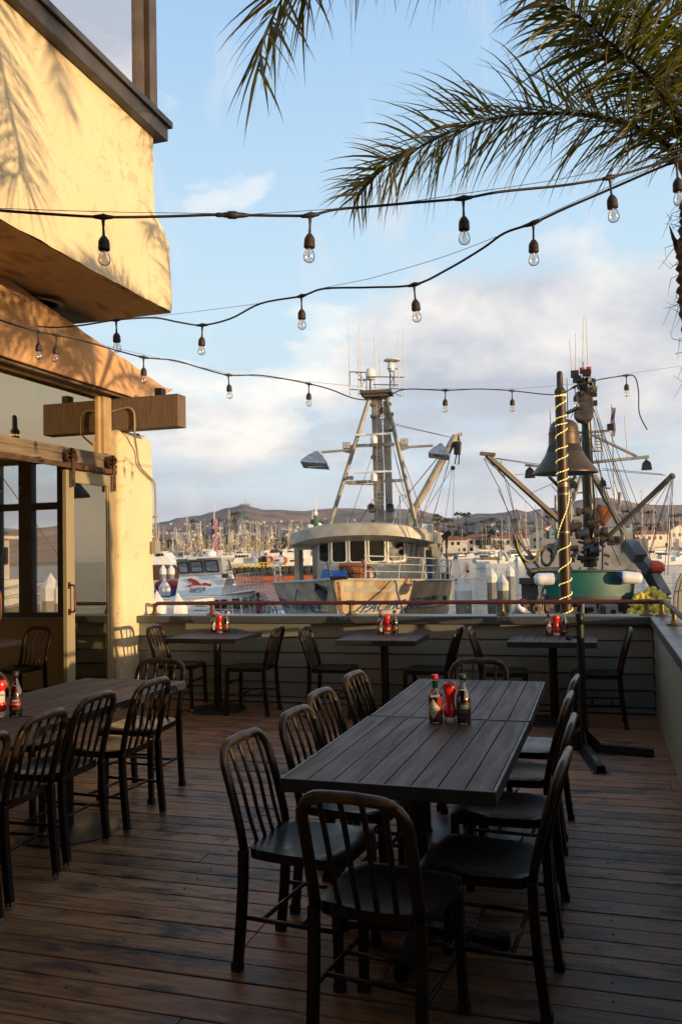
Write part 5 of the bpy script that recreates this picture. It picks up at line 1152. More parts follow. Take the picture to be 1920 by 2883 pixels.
for i, (x, y, s_) in enumerate(((1315, 1035, .16), (485, 1090, .17), (798, 1175, .12), (1003, 1162, .12))):
    c = l6(x, y); mb = MB(); loft(mb, [[c+V((sx*s_, sy*s_, -s_)) for sx, sy in ((-1, -1), (1, -1), (1, 1), (-1, 1))], [c+V((sx*s_*.8, sy*s_*.8, s_*.4)) for sx, sy in ((-1, -1), (1, -1), (1, 1), (-1, 1))], [c+V((sx*s_*.3, sy*s_*.3, s_)) for sx, sy in ((-1, -1), (1, -1), (1, 1), (-1, 1))]])
    mb.cyl(c+V((0, 0, s_*.9)), c+V((0, 0, s_*1.5)), .03, n=5); mb.build('deck_lamp', blackiron, gb, world=False)
mb = MB()
for x in (950, 1000): mb.cyl(l6(x, 795), l6(x, 935), .025, n=5)
for y in range(800, 940, 22): mb.cyl(l6(950, y), l6(1000, y), .02, n=5)
mb.cyl(l6(930, 935), l6(1005, 935), .03, n=5); mb.cyl(l6(995, 850), l6(997, 1000), .03, n=5)
for x in (868, 880): mb.cyl(l6(x, 1120, 28.5), l6(x, 1400, 28.5), .015, n=4)
mb.build('ladder', whp, gb, world=False)
rr = random.Random(9); mach = M('machinery', (.035, .038, .045), .5, .3, col2=(.10, .06, .03), scale=3)
for k in range(62):
    x = rr.gauss(900, 90); y = rr.uniform(1430, 1800); s_ = rr.uniform(.04, .17)
    mb = MB(); c = l6(x, y, rr.uniform(27, 30))
    if rr.random() < .5: mb.box(c, (s_, s_, s_*rr.uniform(.4, 1.6)), rot(rr.random()*3)).build('gear_box', mach, gb, world=False)
    else: mb.cyl(c-V((s_, 0, 0)), c+V((s_, 0, rr.uniform(-.1, .1))), s_*.55, n=9).build('drum', mach, gb, world=False)
for x, y, r in ((860, 1365, .13), (855, 1520, .19), (930, 1645, .20), (990, 1510, .15), (925, 1580, .17), (800, 1490, .14), (1030, 1560, .12)): c = l6(x, y, 27.4); MB().lathe([(r*.5, -.22), (r, -.2), (r, -.08), (r*.7, -.06), (r*.7, .06), (r, .08), (r, .2), (r*.5, .22)], c, 16, Matrix.Rotation(R_(90), 3, 'Y')).build('winch', mach, gb, world=False, smooth=40)
for x, y in ((862, 1522), (930, 1645)): c = l6(x, y, 27); MB().cyl(c-V((.08, 0, 0)), c+V((.08, 0, 0)), .12, n=12).build('blue_motor', M('motor_blue', (.015, .05, .09), .5), gb, world=False)
mb = MB()
for a, b in (((955, 1450), (1020, 1335)), ((975, 1470), (1080, 1335)), ((960, 1420), (995, 1325))): mb.tube([l6(*a, 30), l6(*b, 30)], .15, 10)
mb.build('exhaust_stack', rust, gb, world=False, smooth=50)
chute = M('galvanised_chute', (.15, .15, .155), .55, .4, col2=(.06, .055, .05), scale=1.5, lo=.4, hi=.7)
mb = MB()
for a, b, w_, h_ in (((1185, 1590), (1265, 1700), .42, .34), ((1235, 1670), (1350, 1790), .40, .3), ((1330, 1780), (1440, 1970), .42, .3)): mb.bar(l6(*a, 26.5), l6(*b, 26), w_, h_)
mb.build('fish_chute', chute, gb, world=False)
mb = MB(); mb.tube([l6(500, 1788, 26.4), l6(780, 1782, 26.6)], .10, 10); mb.tube([l6(478, 1805, 26.2), l6(560, 1790, 26.4)], .12, 10); mb.build('net_roller', pbm, gb, world=False, smooth=50)
mb = MB(); cc_ = [l6(605+38*math.cos(a)*1.0, 1685+66*math.sin(a), 27+.2*math.cos(a)) for a in [k*math.pi/10 for k in range(21)]]; mb.tube(cc_, .05, 6)
mb.tube(catmull([l6(375, 1530, 26.5), l6(385, 1600, 26.5), l6(425, 1690, 26.5), l6(470, 1770, 26.5), l6(500, 1840, 26.5)], 4), .06, 6); mb.tube(catmull([l6(470, 1640, 26.5), l6(520, 1720, 26.5), l6(560, 1780, 26.5)], 4), .05, 6); mb.tube([l6(380, 1530, 26.5), l6(455, 1640, 26.5), l6(500, 1700, 26.5)], .04, 5)
mb.build('net_line', blackp, gb, world=False)
MB().tube(catmull([l6(388, 1560, 26.4), l6(405, 1640, 26.4), l6(440, 1700, 26.4), l6(480, 1722, 26.4), l6(520, 1705, 26.4), l6(545, 1660, 26.4), l6(580, 1620, 26.4)], 5), .035, 6).build('yellow_hose', M('yellow_hose', (.30, .22, .02), .6), gb, world=False)
# stern clutter below the skiff
mb = MB(); rr = random.Random(12)
for k in range(60):
    x = rr.uniform(430, 1200); c = l6(x, rr.uniform(1990, 2150), rr.uniform(25.4, 26)); s_ = rr.uniform(.05, .22); mb.box(c, (s_, s_, s_*rr.uniform(.5, 2)), rot(rr.random()))
cc_ = l6(485, 1940, 26); mb.box(cc_, (.5, .4, .55)); mb.box(cc_+V((0, -.1, .35)), (.62, .4, .18)); mb.box(cc_+V((.05, 0, -.5)), (.25, .3, .6))
mb.build('stern_gear', M('stern_gear', (.03, .03, .032), .7, col2=(.11, .08, .05), scale=3), gb, world=False)
mb = MB()
for x in (860, 985): mb.cyl(l6(x, 2180, 25.4), l6(x, 1985, 25.4), .055, n=8)
mb.build('stern_post', whp, gb, world=False)
mb = MB(); rr = random.Random(2)
for x in (560, 575, 590, 600, 612): mb.tube(catmull([l6(x, 1890, 25.6), l6(x-20+rr.uniform(-8, 8), 1960, 25.5), l6(x-35, 2060, 25.5), l6(x-10, 2120, 25.5)], 4), .02, 4)
mb.build('hanging_rope', ropel, gb, world=False)
S6 = []
def w6(*l):
    for a in l: S6.append((l6(a[0], a[1], a[4] if len(a) > 4 else 27.5), l6(a[2], a[3], 27.8)))
w6((155, 985, 275, 1215), (275, 1215, 385, 1530), (165, 990, 300, 1110), (180, 985, 330, 1160), (330, 1165, 375, 1380), (200, 985, 345, 1180), (345, 1180, 660, 1500), (245, 990, 560, 1040), (240, 985, 560, 1030), (505, 1230, 650, 1165), (378, 1105, 450, 1098), (275, 1060, 560, 1330), (560, 1330, 640, 1420),
   (985, 1070, 1450, 1108), (1000, 1060, 1430, 1100), (1498, 1140, 1330, 1700), (1490, 1140, 1340, 1640), (1505, 1140, 1465, 1820), (1498, 1140, 1440, 1820), (1480, 1150, 1240, 1560), (1320, 1320, 1480, 1150),
   (940, 580, 1210, 1420), (935, 620, 1180, 1480), (945, 640, 1330, 1700), (930, 650, 1120, 1400), (960, 700, 1290, 1660), (830, 480, 820, 800), (800, 640, 775, 700), (840, 820, 870, 1400), (850, 820, 885, 1400), (835, 930, 900, 1100), (930, 900, 1090, 1400), (925, 870, 1060, 1380), (780, 1130, 660, 1600), (820, 1120, 680, 1620), (905, 1250, 1130, 1750), (945, 1150, 1000, 1500), (1090, 1000, 1350, 1720), (640, 1180, 700, 1250), (1055, 800, 1280, 1400), (880, 560, 960, 1400), (920, 540, 1010, 1300), (385, 1340, 520, 1760), (260, 1210, 460, 1640), (275, 1000, 400, 1500))
wires(gb, S6, r=.013)
fl = MB().tube([l6(1090, 1300, 29), l6(1065, 600, 29)], [.03, .02], 6).build('flag_pole', whitew, gb, world=False)
def flag(parent, f, x0, x1, y0, y1, D):
    H = 13
    for c_, nm in ((0, 'flag_stripes'), (1, 'flag_white_stripes')):
        mb = MB()
        for k in range(c_, H, 2): mb.grid(lambda u, v, k=k: f(x0+(x1-x0)*((k+v)/H)+4*math.sin(u*9+k*.1), y0+(y1-y0)*u, D+.1*math.sin(u*14+k*.4)), 14, 1)
        mb.build(nm, flagr if c_ == 0 else flagw, parent, world=False)
    mb = MB(); mb.grid(lambda u, v: f(x0+(x1-x0)*(.46*v)+4*math.sin(u*.42*9)-.4+.46*0, y0+(y1-y0)*u*.42, D-.03+.1*math.sin(u*5.9)), 8, 2); mb.build('flag_canton', flagb, parent, world=False)
flag(fl, l6, 1062, 1092, 625, 830, 29)
# the green skiff standing on the stern
sk = thing('skiff', 'green net skiff carried on the stern of the dark fishing boat, seen end on', 'skiff', tuple(c6(910, 1985, 25.2)), YAW-R_(15))
ls = lambda x, y, D=25.2: loc(sk, c6(x, y, D))
mb = MB(); n_ = 14; rows = []
def skp(u, v, D):   # u 0..1 across, v 0..1 up
    x0, x1 = 612-72*max(v, 0)**1.3, 1224+14*v; yb = 1972; yt = 1800-6*math.cos((u-.5)*3); bul = 1-(2*u-1)**8*.0
    return ls(x0+(x1-x0)*u, yb+(yt-yb)*v, D-.35*(1-(2*u-1)**2))
mb.grid(lambda u, v: skp(u, v, 25.2), 24, 8)
for u in (0, 1): mb.grid(lambda s_, v, u=u: skp(u, v, 25.2)+V((0, s_*4.5, 0)), 6, 6)
mb.build('hull', grn, sk, world=False, smooth=55)
mb = MB(); mb.grid(lambda u, v: skp(u, -.12+.12*v, 25.18), 20, 2); mb.grid(lambda u, v: skp(u, .0, 25.2)+V((0, v*4.5, 0)), 6, 3); mb.build('keel_strip', blackp, sk, world=False)
MB().tube([skp(i/24, 1, 25.15)+V((0, 0, .02)) for i in range(25)], .04, 7).build('gunwale', M('dark_green', (.003, .06, .045), .5), sk, world=False, smooth=True)
MB().grid(lambda u, v: skp(u, .8, 25.3)+V((0, v*4.3, 0)), 4, 3).build('skiff_deck', M('skiff_inside', (.02, .05, .045), .7), sk, world=False)
def fender(x0, x1, y, blueend, label, D=24.7, tilt=0):
    a, b = c6(x0, y+tilt, D), c6(x1, y-tilt, D); t = thing('fender', label, 'fender', tuple((a+b)/2), 0, 'white fenders on the green skiff')
    d = b-a; MB().tube([a+d*u for u in (0, .03, .08, .18, .3, .5, .7, .85, .93, .98, 1)], [.03, .10, .155, .185, .19, .18, .18, .17, .15, .10, .04], 18).build('body', M('fender_white', (.68, .66, .62), .4, col2=(.5, .48, .44), scale=6, lo=.5, hi=.8), t, smooth=True)
    e0, e1 = (a-d*.01, a+d*.10) if blueend < 0 else (b-d*.10, b+d*.01)
    MB().tube([e0, e0.lerp(e1, .5), e1], [.05, .150, .178] if blueend < 0 else [.178, .150, .05], 18).build('blue_end', M('fender_blue', (.01, .02, .16), .4), t, smooth=True)
    e = a-d*.03 if blueend < 0 else b+d*.03; MB().tube(catmull([e, e+V((0, 0, .05)), e+V((0, .25, .18))], 4), .018, 5).build('lanyard', ropem, t)
fender(515, 672, 1848, 1, 'white fender with a blue end hanging at the left corner of the green skiff', tilt=4); fender(1115, 1283, 1838, -1, 'white fender with a blue end hanging at the right corner of the green skiff', tilt=-4)
rb = thing('buoy', 'orange red round buoy lying at the edge of the grey chute', 'buoy', tuple(c6(1390, 1770, 25.6)), 0)
MB().tube([c6(*q, 25.6) for q in ((1345, 1722), (1352, 1728), (1372, 1745), (1395, 1765), (1408, 1790), (1410, 1808))], [.05, .08, .17, .22, .18, .05], 14).build('body', M('buoy_red', (.55, .06, .03), .45), rb, smooth=True)
# yellow floats heaped on the net
ym = M('float_yellow', (.62, .50, .05), .5, col2=(.45, .35, .05), scale=8)
def fl_mesh():
    mb = MB(); mb.lathe([(.02, -.10), (.06, -.095), (.085, -.06), (.09, 0), (.085, .06), (.06, .095), (.02, .10), (.018, .05)], (0, 0, 0), 12); return mb
f0 = fl_mesh().build('net_float', ym, None, smooth=50, world=False); tag(f0, 'yellow cork float in the heap of floats on the net beside the green skiff', 'net float', 'yellow net floats heaped beside the skiff')
rr = random.Random(4); first = True; nf = 0
while nf < 78:
    x = rr.uniform(1190, 1465); top = 1915+abs(x-1345)**1.6*.03; y = rr.uniform(top, 2120)
    if y < 2000 and x < 1225: continue
    D = 25.0-.35*(y-1900)/220+rr.uniform(-.06, .06); p = c6(x, y, D)
    o = f0 if first else f0.copy()
    if not first: COL.objects.link(o)
    first = False; o.location = p; o.rotation_euler = (rr.uniform(0, 3), rr.uniform(0, 3), rr.uniform(0, 3)); nf += 1
nb = MB(); nb.grid(lambda u, v: c6(1170+320*u, 1950+abs(u-.55)**1.6*110+190*v, 25.35-.5*v+.08*noise.noise(V((u*9, v*9, 0)))), 20, 12)
tag(nb.build('net_pile', M('net_dark', (.03, .028, .03), .95, col2=(.07, .06, .05), scale=20, bump=1, bscale=40, bdist=.05)), 'dark heap of fishing net under the yellow floats', 'fishing net')
# grey tarpaulin-covered bow at the right edge
gq = thing('covered_boat', 'grey canvas covered boat bow cut off by the right edge of the photo', 'boat', tuple(P(1925, 1760, 17)), YAW)
lq = lambda x, y, D: loc(gq, c6(x, y, D))
mb = MB()
def gf(u, v):
    xs = [(1560, 1805), (1530, 1870), (1512, 1950), (1508, 2040), (1518, 2140)]; k = v*4; i = min(int(k), 3); f = k-i; x = xs[i][0]+(xs[i+1][0]-xs[i][0])*f; y = xs[i][1]+(xs[i+1][1]-xs[i][1])*f
    return lq(x+u*260, y-30*u*(1-v)+8*math.sin(u*20+v*3), 17+u*1.2-1.2*math.sin(u*3)*0)
mb.grid(gf, 14, 12); mb.grid(lambda u, v: gf(u, v)+V((.12+.9*v, .35*v+.04, -.02)), 8, 8); mb.build('cover', M('grey_canvas', (.20, .20, .20), .85, col2=(.13, .13, .13), scale=1.2, bump=.6, bscale=3, bdist=.05), gq, world=False, smooth=True)
mb = MB()
for u in (.0, .12, .3): mb.tube([gf(u, v/8)+V((-.01, -.02, 0)) for v in range(9)], .012, 4)
mb.tube([gf(u/8, .45)+V((0, -.02, 0)) for u in range(9)], .012, 4); mb.build('seam', blackp, gq, world=False)
# ---------------------------------------------------------------- white dive boat with the red bird
def c3(x, y, D): return P(430+x*.236, 1540+y*.236, D)
o_ = c3(600, 800, 30)
rp = thing('dive_boat', 'white boat with a red bird and black lettering on its wheelhouse front', 'boat', (o_.x, o_.y, WZ), YAW-R_(18))
l3 = lambda x, y, D: loc(rp, c3(x, y, D))
FL, FR, BR = 30.6, 29.8, 33.2
def shell3(name, mat, tl, tr, bl, br, tb, bb, back=3.2):
    mb = MB(); a = [l3(*bl), l3(*br), l3(*bb)]; c = [l3(*tl), l3(*tr), l3(*tb)]
    a.append(a[2]+(a[0]-a[1])); c.append(c[2]+(c[0]-c[1])); loft(mb, [a, c]); return mb.build(name, mat, rp, world=False)
shell3('wheelhouse', M('house_grey', (.46, .46, .46), .4), (275, 150, FL), (815, 128, FR), (318, 352, FL), (842, 328, FR), (925, 125, BR-.8), (958, 330, BR-.8))
shell3('lower_front', white, (316, 356, FL), (842, 330, FR), (268, 606, FL-.3), (822, 588, FR-.4), (960, 325, BR-.8), (1025, 560, BR-.2))
shell3('roof', white, (250, 132, FL-.4), (815, 108, FR-.3), (252, 148, FL-.4), (815, 130, FR-.3), (975, 98, BR), (975, 122, BR))
for x0, x1, x2, x3, y0, y1, dy in ((288, 414, 442, 316, 180, 322, -8), (432, 586, 614, 460, 168, 312, -6), (608, 775, 800, 636, 156, 303, -4)):
    D0 = FL+(FR-FL)*(x0-275)/560-.06; D1 = FL+(FR-FL)*(x1-275)/560-.06
    win(rp, [l3(x3, y1, D0), l3(x2, y1+dy, D1), l3(x1, y0+dy, D1), l3(x0, y0, D0)], .05, .03, fm=winf, gm=glassmat('tinted_glass', .25, (.25, .24, .2)) if 'tinted_glass' not in MAT else MAT['tinted_glass'], rad=.07)
win(rp, [l3(832, 284, 30.1), l3(940, 284, 31.9), l3(905, 152, 31.9), l3(800, 150, 29.9)], .05, .03, fm=winf, rad=.07)
MB().b(-.1, .1, 0, .02, 0, 0).v
mb = MB(); mb.quad(l3(832, 452, FR-.25), l3(1000, 436, 32.2), l3(975, 378, 32.2), l3(838, 385, FR-.25)); mb.build('sign_panel', M('sign_grey', (.32, .31, .29), .6), rp, world=False)
mb = MB(); mb.box(l3(862, 345, FR-.3), (.2, .1, .16)); mb.build('port_hole', blackp, rp, world=False)
# bird emblem + lettering on the sloping front
def front(px_, py_, e=.03):
    u = (px_-275)/560; v = (py_-352)/250; a = l3(px_, py_, FL+(FR-FL)*u-.3*v*1.0-.02); return a+V((0, -e, 0))
bird = [(402, 378), (425, 384), (412, 372), (440, 384), (448, 368), (480, 380), (520, 392), (548, 415), (572, 440), (592, 452), (603, 440), (600, 430), (625, 427), (655, 432), (690, 440), (708, 434), (700, 446), (706, 462), (694, 456), (700, 474), (684, 462), (680, 473), (664, 462), (640, 458), (610, 460), (590, 456), (560, 458), (520, 456), (478, 462), (440, 482), (402, 474), (440, 458), (470, 450), (484, 446), (468, 420), (440, 408), (412, 398), (424, 392)]
me = bpy.data.meshes.new('bird_emblem'); bmx = bmesh.new(); vs = [bmx.verts.new(front(*p, .035)) for p in bird]; bmx.faces.new(vs); bmesh.ops.triangulate(bmx, faces=bmx.faces[:]); bmx.to_mesh(me); bmx.free(); me.materials.append(M('emblem_red', (.36, .01, .02), .5)); eo = bpy.data.objects.new('bird_emblem', me); COL.objects.link(eo); eo.parent = rp
text_mb('RAPTOR', 70, lambda X, Y, Z: front(535+X*.72, 532-Y-X*.04, .035), shear=.3).build('lettering', blackp, rp, world=False, fix=False)
text_mb('DIVE CHARTERS', 15, lambda X, Y, Z: front(525+X*1.25, 546-Y-X*.04, .035), shear=.2).build('lettering', blackp, rp, world=False, fix=False)
mb = MB()
rl_ = [l3(1000, 330, 32.5), l3(1075, 322, 33.0), l3(1180, 312, 33.6), l3(1305, 305, 34.3)]; bt = [l3(1020, 540, 32.5), l3(1090, 530, 33.0), l3(1200, 515, 33.6), l3(1315, 500, 34.3)]
for k in (1, .66, .33): mb.tube([b.lerp(a, k) for a, b in zip(rl_, bt)], .02, 5)
for i in range(10): u = i/9*2.999; j = int(u); f = u-j; mb.cyl(bt[j].lerp(bt[j+1], f), rl_[j].lerp(rl_[j+1], f), .018, n=5)
dd_ = l3(1075, 322, 31)-l3(1075, 322, 33.0)
for k in (1, .5): mb.tube([b.lerp(a, k)+dd_*.0+V((.0, 1.6, 0)) for a, b in zip(rl_, bt)], .015, 5)
mb.build('upper_deck_railing', M('rail_steel', (.5, .5, .48), .35, .6), rp, world=False)
# lower house and hull
mb = MB()
loft(mb, [[l3(140, 830, 29.0), l3(900, 840, 28.2), l3(1240, 830, 33.2), l3(560, 820, 36.0)], [l3(220, 602, 29.8), l3(830, 588, 29.0), l3(1225, 520, 33.6), l3(600, 570, 36)], [l3(200, 592, 29.7), l3(825, 574, 28.9), l3(1350, 500, 34.2), l3(600, 560, 36)]])
mb.build('lower_house', white, rp, world=False)
for a in (((402, 770), (600, 772), (630, 640), (415, 648), 28.9, 28.7), ((636, 772), (878, 765), (905, 624), (668, 636), 28.6, 28.35), ((925, 765), (1060, 745), (1035, 612), (935, 616), 28.5, 30.2), ((1110, 730), (1228, 705), (1190, 590), (1075, 602), 30.8, 32.6)):
    win(rp, [l3(*a[0], a[4]-.1), l3(*a[1], a[5]-.1), l3(*a[2], a[5]-.05), l3(*a[3], a[4]-.05)], .06, .03, fm=winf, rad=.12)
hb = Hull(15, 4.8, 1.5, 1.1, rake=1.2, full=.45, x0=l3(520, 900, 26).x, y0=l3(300, 900, 24.5).y, stern=.9, draft=.4)
hb.shell(0, 1).build('hull', white, rp, world=False, smooth=50); hb.deck(.1).build('deck', white, rp, world=False)
mb = MB(); rails(mb, [l3(60, 640, 26.0), l3(200, 612, 26.0), l3(420, 600, 26.2), l3(600, 594, 26.6), l3(800, 590, 27.2), l3(960, 592, 28), l3(1100, 604, 29), l3(1220, 625, 30.5)], .0, 1, .022, 99)
for x0, y0, x1 in ((575, 595, 612), (795, 590, 828), (935, 592, 960), (1040, 598, 1070), (1140, 608, 1170), (1200, 620, 1240), (420, 600, 440)): mb.cyl(l3(x0, y0, 26.8+(x0-575)/350), l3(x1, 850, 26.8+(x0-575)/350), .018, n=5)
mb.tube([l3(420, 745, 26.3), l3(800, 745, 27.2), l3(1240, 750, 30.5)], .016, 5)
mb.build('bow_railing', MAT['rail_steel'], rp, world=False)
mb = MB(); c = l3(490, 760, 26.5)
for k in range(3): mb.box(c+V((0, 0, .22-k*.14)), (1.1-.08*k, .5, .12))
mb.build('deck_seat', white, rp, world=False, bevel=.05)
mb = MB()
for k in range(6): mb.cyl(l3(1270+k*26, 560+k*30, 33), l3(1330+k*26, 540+k*30, 34), .018, n=5)
for x in (1275, 1300, 1330): mb.tube([l3(x, 560, 33.2), l3(x+40, 640, 33.0), l3(x+70, 760, 32.6), l3(x+90, 860, 32.4)], .022, 5)
for x in (1290, 1390, 1440): mb.tube([l3(x, 830, 32.5), l3(x, 745, 32.5), l3(x+18, 725, 32.5), l3(x+40, 745, 32.5), l3(x+42, 830, 32.5)], .022, 5)
mb.tube([l3(1360, 830, 33), l3(1380, 705, 33), l3(1440, 695, 33.4), l3(1470, 720, 33.6), l3(1475, 820, 33.6)], .02, 5); mb.tube([l3(1440, 815, 33), l3(1520, 775, 33.4), l3(1535, 805, 33.4)], .02, 5)
mb.build('stern_ladder', MAT['rail_steel'], rp, world=False)
mb = MB(); c = l3(695, 95, 31.5); mb.lathe([(.05, -.1), (.2, -.06), (.2, .1), (.1, .18), (.001, .2)], c, 12); mb.box(l3(475, 140, 30), (.3, .15, .06)); mb.build('roof_dome', white, rp, world=False, smooth=40)
fp = MB().cyl(l3(718, 130, 33), l3(738, -560, 33), .03, .015, 6).build('flag_pole', whitew, rp, world=False)
flag(fp, lambda x, y, D: l3(x, y, D), 700, 775, -330, 100, 33)
# ---------------------------------------------------------------- people (continuous skinned bodies)
def person(name, label, base, h, facing_, joints, edges, radii, skin, hair=None, clothes=()):
    t = thing(name, label, 'person', tuple(base), facing_)
    me = bpy.data.meshes.new('body'); me.from_pydata([tuple(V(j)*h) for j in joints], edges, []); o = bpy.data.objects.new('body', me); COL.objects.link(o); o.parent = t
    me.materials.append(skin)
    sk_ = o.modifiers.new('skin', 'SKIN'); sk_.use_smooth_shade = True
    me.skin_vertices[0].data[0].use_root = True
    for v, r in zip(me.skin_vertices[0].data, radii): v.radius = (r*h, r*h)
    sb = o.modifiers.new('sub', 'SUBSURF'); sb.levels = 1; sb.render_levels = 1
    for nm, mb, mt in clothes:
        mb.v = [tuple(V(v)*h) for v in mb.v]; mb.build(nm, mt, t, world=False, smooth=True)
    return t
skin = M('skin', (.45, .24, .15), .6); skin2 = M('skin_fair', (.50, .30, .20), .6)
J = [(0, 0, .53), (0, 0, .62), (0, -.01, .74), (0, -.01, .82), (0, 0, .86), (0, .01, .90), (0, .02, .935), (0, .01, .98),
     (-.06, 0, .50), (-.07, .03, .28), (-.075, .0, .05), (-.075, .05, .015), (.06, 0, .50), (.07, .03, .28), (.075, 0, .05), (.075, .05, .015),
     (-.10, 0, .80), (-.15, .05, .66), (-.09, .16, .56), (-.06, .20, .54), (.10, 0, .80), (.17, .03, .68), (.10, .15, .66), (.06, .19, .66)]
E_ = [(0, 1), (1, 2), (2, 3), (3, 4), (4, 5), (5, 6), (6, 7), (0, 8), (8, 9), (9, 10), (10, 11), (0, 12), (12, 13), (13, 14), (14, 15), (3, 16), (16, 17), (17, 18), (18, 19), (3, 20), (20, 21), (21, 22), (22, 23)]
RD = [.075, .07, .08, .06, .03, .045, .055, .04, .055, .038, .024, .02, .055, .038, .024, .02, .038, .027, .02, .018, .038, .027, .02, .018]
bd = P(1318, 1632, 96); bd.z = WZ+.16
shorts = MB(); shorts.lathe([(.075, .44), (.088, .50), (.082, .57)], (0, 0, 0), 10); shorts.lathe([(.052, .36), (.06, .5)], (-.058, .01, 0), 8); shorts.lathe([(.052, .36), (.06, .5)], (.058, .01, 0), 8)
hr = MB().sph((0, .0, .955), .052, 8)
person('person', 'distant person in dark shorts standing upright on a paddle board, holding a paddle', bd, 1.78, YAW+R_(150), J, E_, RD, skin, clothes=[('shorts', shorts, M('shorts_dark', (.02, .02, .03), .8)), ('hair', hr, M('hair_dark', (.03, .02, .012), .8))])
pb = thing('paddle_board', 'yellow tipped paddle board under the standing person', 'paddle board', tuple(V((bd.x, bd.y, WZ+.1))), YAW+R_(80))
MB().grid(lambda u, v: ((v-.5)*.8*max(0, 1-abs(2*u-1)**3)**.5, (u-.5)*3.2, .05-.06*abs(v-.5)), 16, 4).grid(lambda u, v: ((v-.5)*.8*max(0, 1-abs(2*u-1)**3)**.5, (u-.5)*3.2, -.05), 16, 4).build('board', M('board_white', (.45, .42, .33), .5), pb, world=False)
MB().grid(lambda u, v: ((v-.5)*.78*max(0, 1-abs(2*(u*.25)-1)**3)**.5, (u*.25-.5)*3.2, .06), 6, 4).build('board_nose', M('board_yellow', (.55, .40, .03), .5), pb, world=False)
pdl = thing('paddle', 'long paddle held by the person on the paddle board', 'paddle', tuple(bd+V((-.1, -.4, 0))), 0)
pa = bd+V((.0, -.25, 1.25)); MB().cyl(pa, bd+V((-1.2, -.6, -.1)), .025, n=5).box(bd+V((-1.3, -.65, -.12)), (.3, .05, .2)).build('shaft', brownp, pdl)
pk = c3(1258, 690, 33.6); shirt = MB(); shirt.lathe([(.10, .53), (.105, .65), (.11, .76), (.09, .82), (.045, .84)], (0, 0, 0), 12); hr2 = MB().sph((0, .012, .965), .056, 8, (1, 1, 1.1))
person('person', 'person in a pink shirt standing at the stern of the white boat', V((pk.x, pk.y, c3(1258, 565, 33.6).z-1.66)), 1.70, YAW+R_(200), J, E_, RD, skin2, clothes=[('shirt', shirt, M('pink_shirt', (.55, .20, .20), .8)), ('hair', hr2, M('hair_brown', (.06, .03, .02), .8)), ('trousers', MB().lathe([(.09, .42), (.1, .55)], (0, 0, 0), 10).lathe([(.045, .06), (.06, .48)], (-.065, .01, 0), 8).lathe([(.045, .06), (.06, .48)], (.065, .01, 0), 8), M('dark_trousers', (.05, .05, .07), .8))])
# ---------------------------------------------------------------- dock pilings with white caps
conc = M('pile_concrete', (.22, .22, .20), .85, col2=(.15, .15, .14), scale=4, bump=.3, bscale=14, stretch=(1, 1, .4)); capw = M('pile_cap', (.70, .68, .64), .5)
def piling(px_, py_, D, label, w_=.46, group='white capped dock pilings'):
    ap = P(px_, py_, D); t = thing('dock_piling', label, 'piling', (ap.x, ap.y, WZ-.5), YAW+R_(14), group); h = ap.z-(WZ-.5); r = w_/2/math.cos(math.pi/8)
    MB().lathe([(r*.96, 0), (r*.96, h-.72*w_/.46)], (0, 0, 0), 8, rot(R_(22.5))).build('pile', conc, t, world=False)
    MB().lathe([(r*1.06, h-.74*w_/.46), (r*1.08, h-.40*w_/.46), (r*1.0, h-.36*w_/.46), (.001, h)], (0, 0, 0), 8, rot(R_(22.5))).build('cap', capw, t, world=False)
    return t
piling(499, 1667, 21.5, 'large white capped piling in front of the white boat with the red bird', .46)
piling(463, 1628, 36, 'white capped piling between the stucco pillar and the white boat'); piling(441, 1662, 24, 'white capped piling half hidden by the stucco pillar')
piling(459, 1589, 62, 'thin white capped piling in front of the dark hull at the far left'); piling(482, 1589, 62, 'thin white capped piling second from the pillar in front of the dark hull')
piling(1303, 1626, 28, 'white capped piling just right of the grey fishing boat', .50); piling(1383, 1598, 40, 'tall white capped piling left of the skiff, first of the group of three', .44); piling(1413, 1614, 33, 'nearest white capped piling of the group of three left of the skiff', .42); piling(1435, 1589, 48, 'farthest white capped piling of the group of three left of the skiff', .42)
# pontoon and gangway bits between the pilings
dk_ = thing('floating_dock', 'low dark floating dock below the pilings', 'dock', tuple(P(1480, 1740, 24)))
a = P(1400, 1750, 26); mb = MB(); mb.b(a.x-2.0, a.x+4.5, a.y-1.0, a.y+.6, WZ-.2, WZ+.45); mb.build('float', M('dock_planks', (.12, .10, .08), .8, bump=.3), dk_)
sg = thing('seagull', 'white and grey gull standing on the dock behind the low wall', 'gull', tuple(c6(432, 2100, 22.5)))
q = c6(432, 2098, 22.5); MB().tube([q+CR*.20+V((0, 0, .03)), q+CR*.10+V((0, 0, .07)), q+V((0, 0, .11)), q-CR*.08+V((0, 0, .17)), q-CR*.10+V((0, 0, .25)), q-CR*.12+V((0, 0, .27)), q-CR*.15+V((0, 0, .265))], [.01, .06, .085, .065, .04, .038, .01], 10).build('body', white, sg, smooth=True)
MB().tube([q-CR*.15+V((0, 0, .265)), q-CR*.19+V((0, 0, .255))], [.012, .004], 5).build('beak', M('beak', (.5, .3, .03), .5), sg)
MB().cyl(q+V((0, 0, .05)), q+V((0, 0, -.08)), .006, n=4).cyl(q+CR*.03+V((0, 0, .05)), q+CR*.03+V((0, 0, -.08)), .006, n=4).build('legs', M('beak', (.5, .3, .03), .5), sg)
MB().tube([q+CR*.22+CF*-.03+V((0, 0, .03)), q+CR*.08+CF*-.05+V((0, 0, .09)), q-CR*.02+CF*-.05+V((0, 0, .13))], [.01, .045, .02], 8, sx=.5).build('wing', M('gull_grey', (.25, .26, .28), .7), sg)
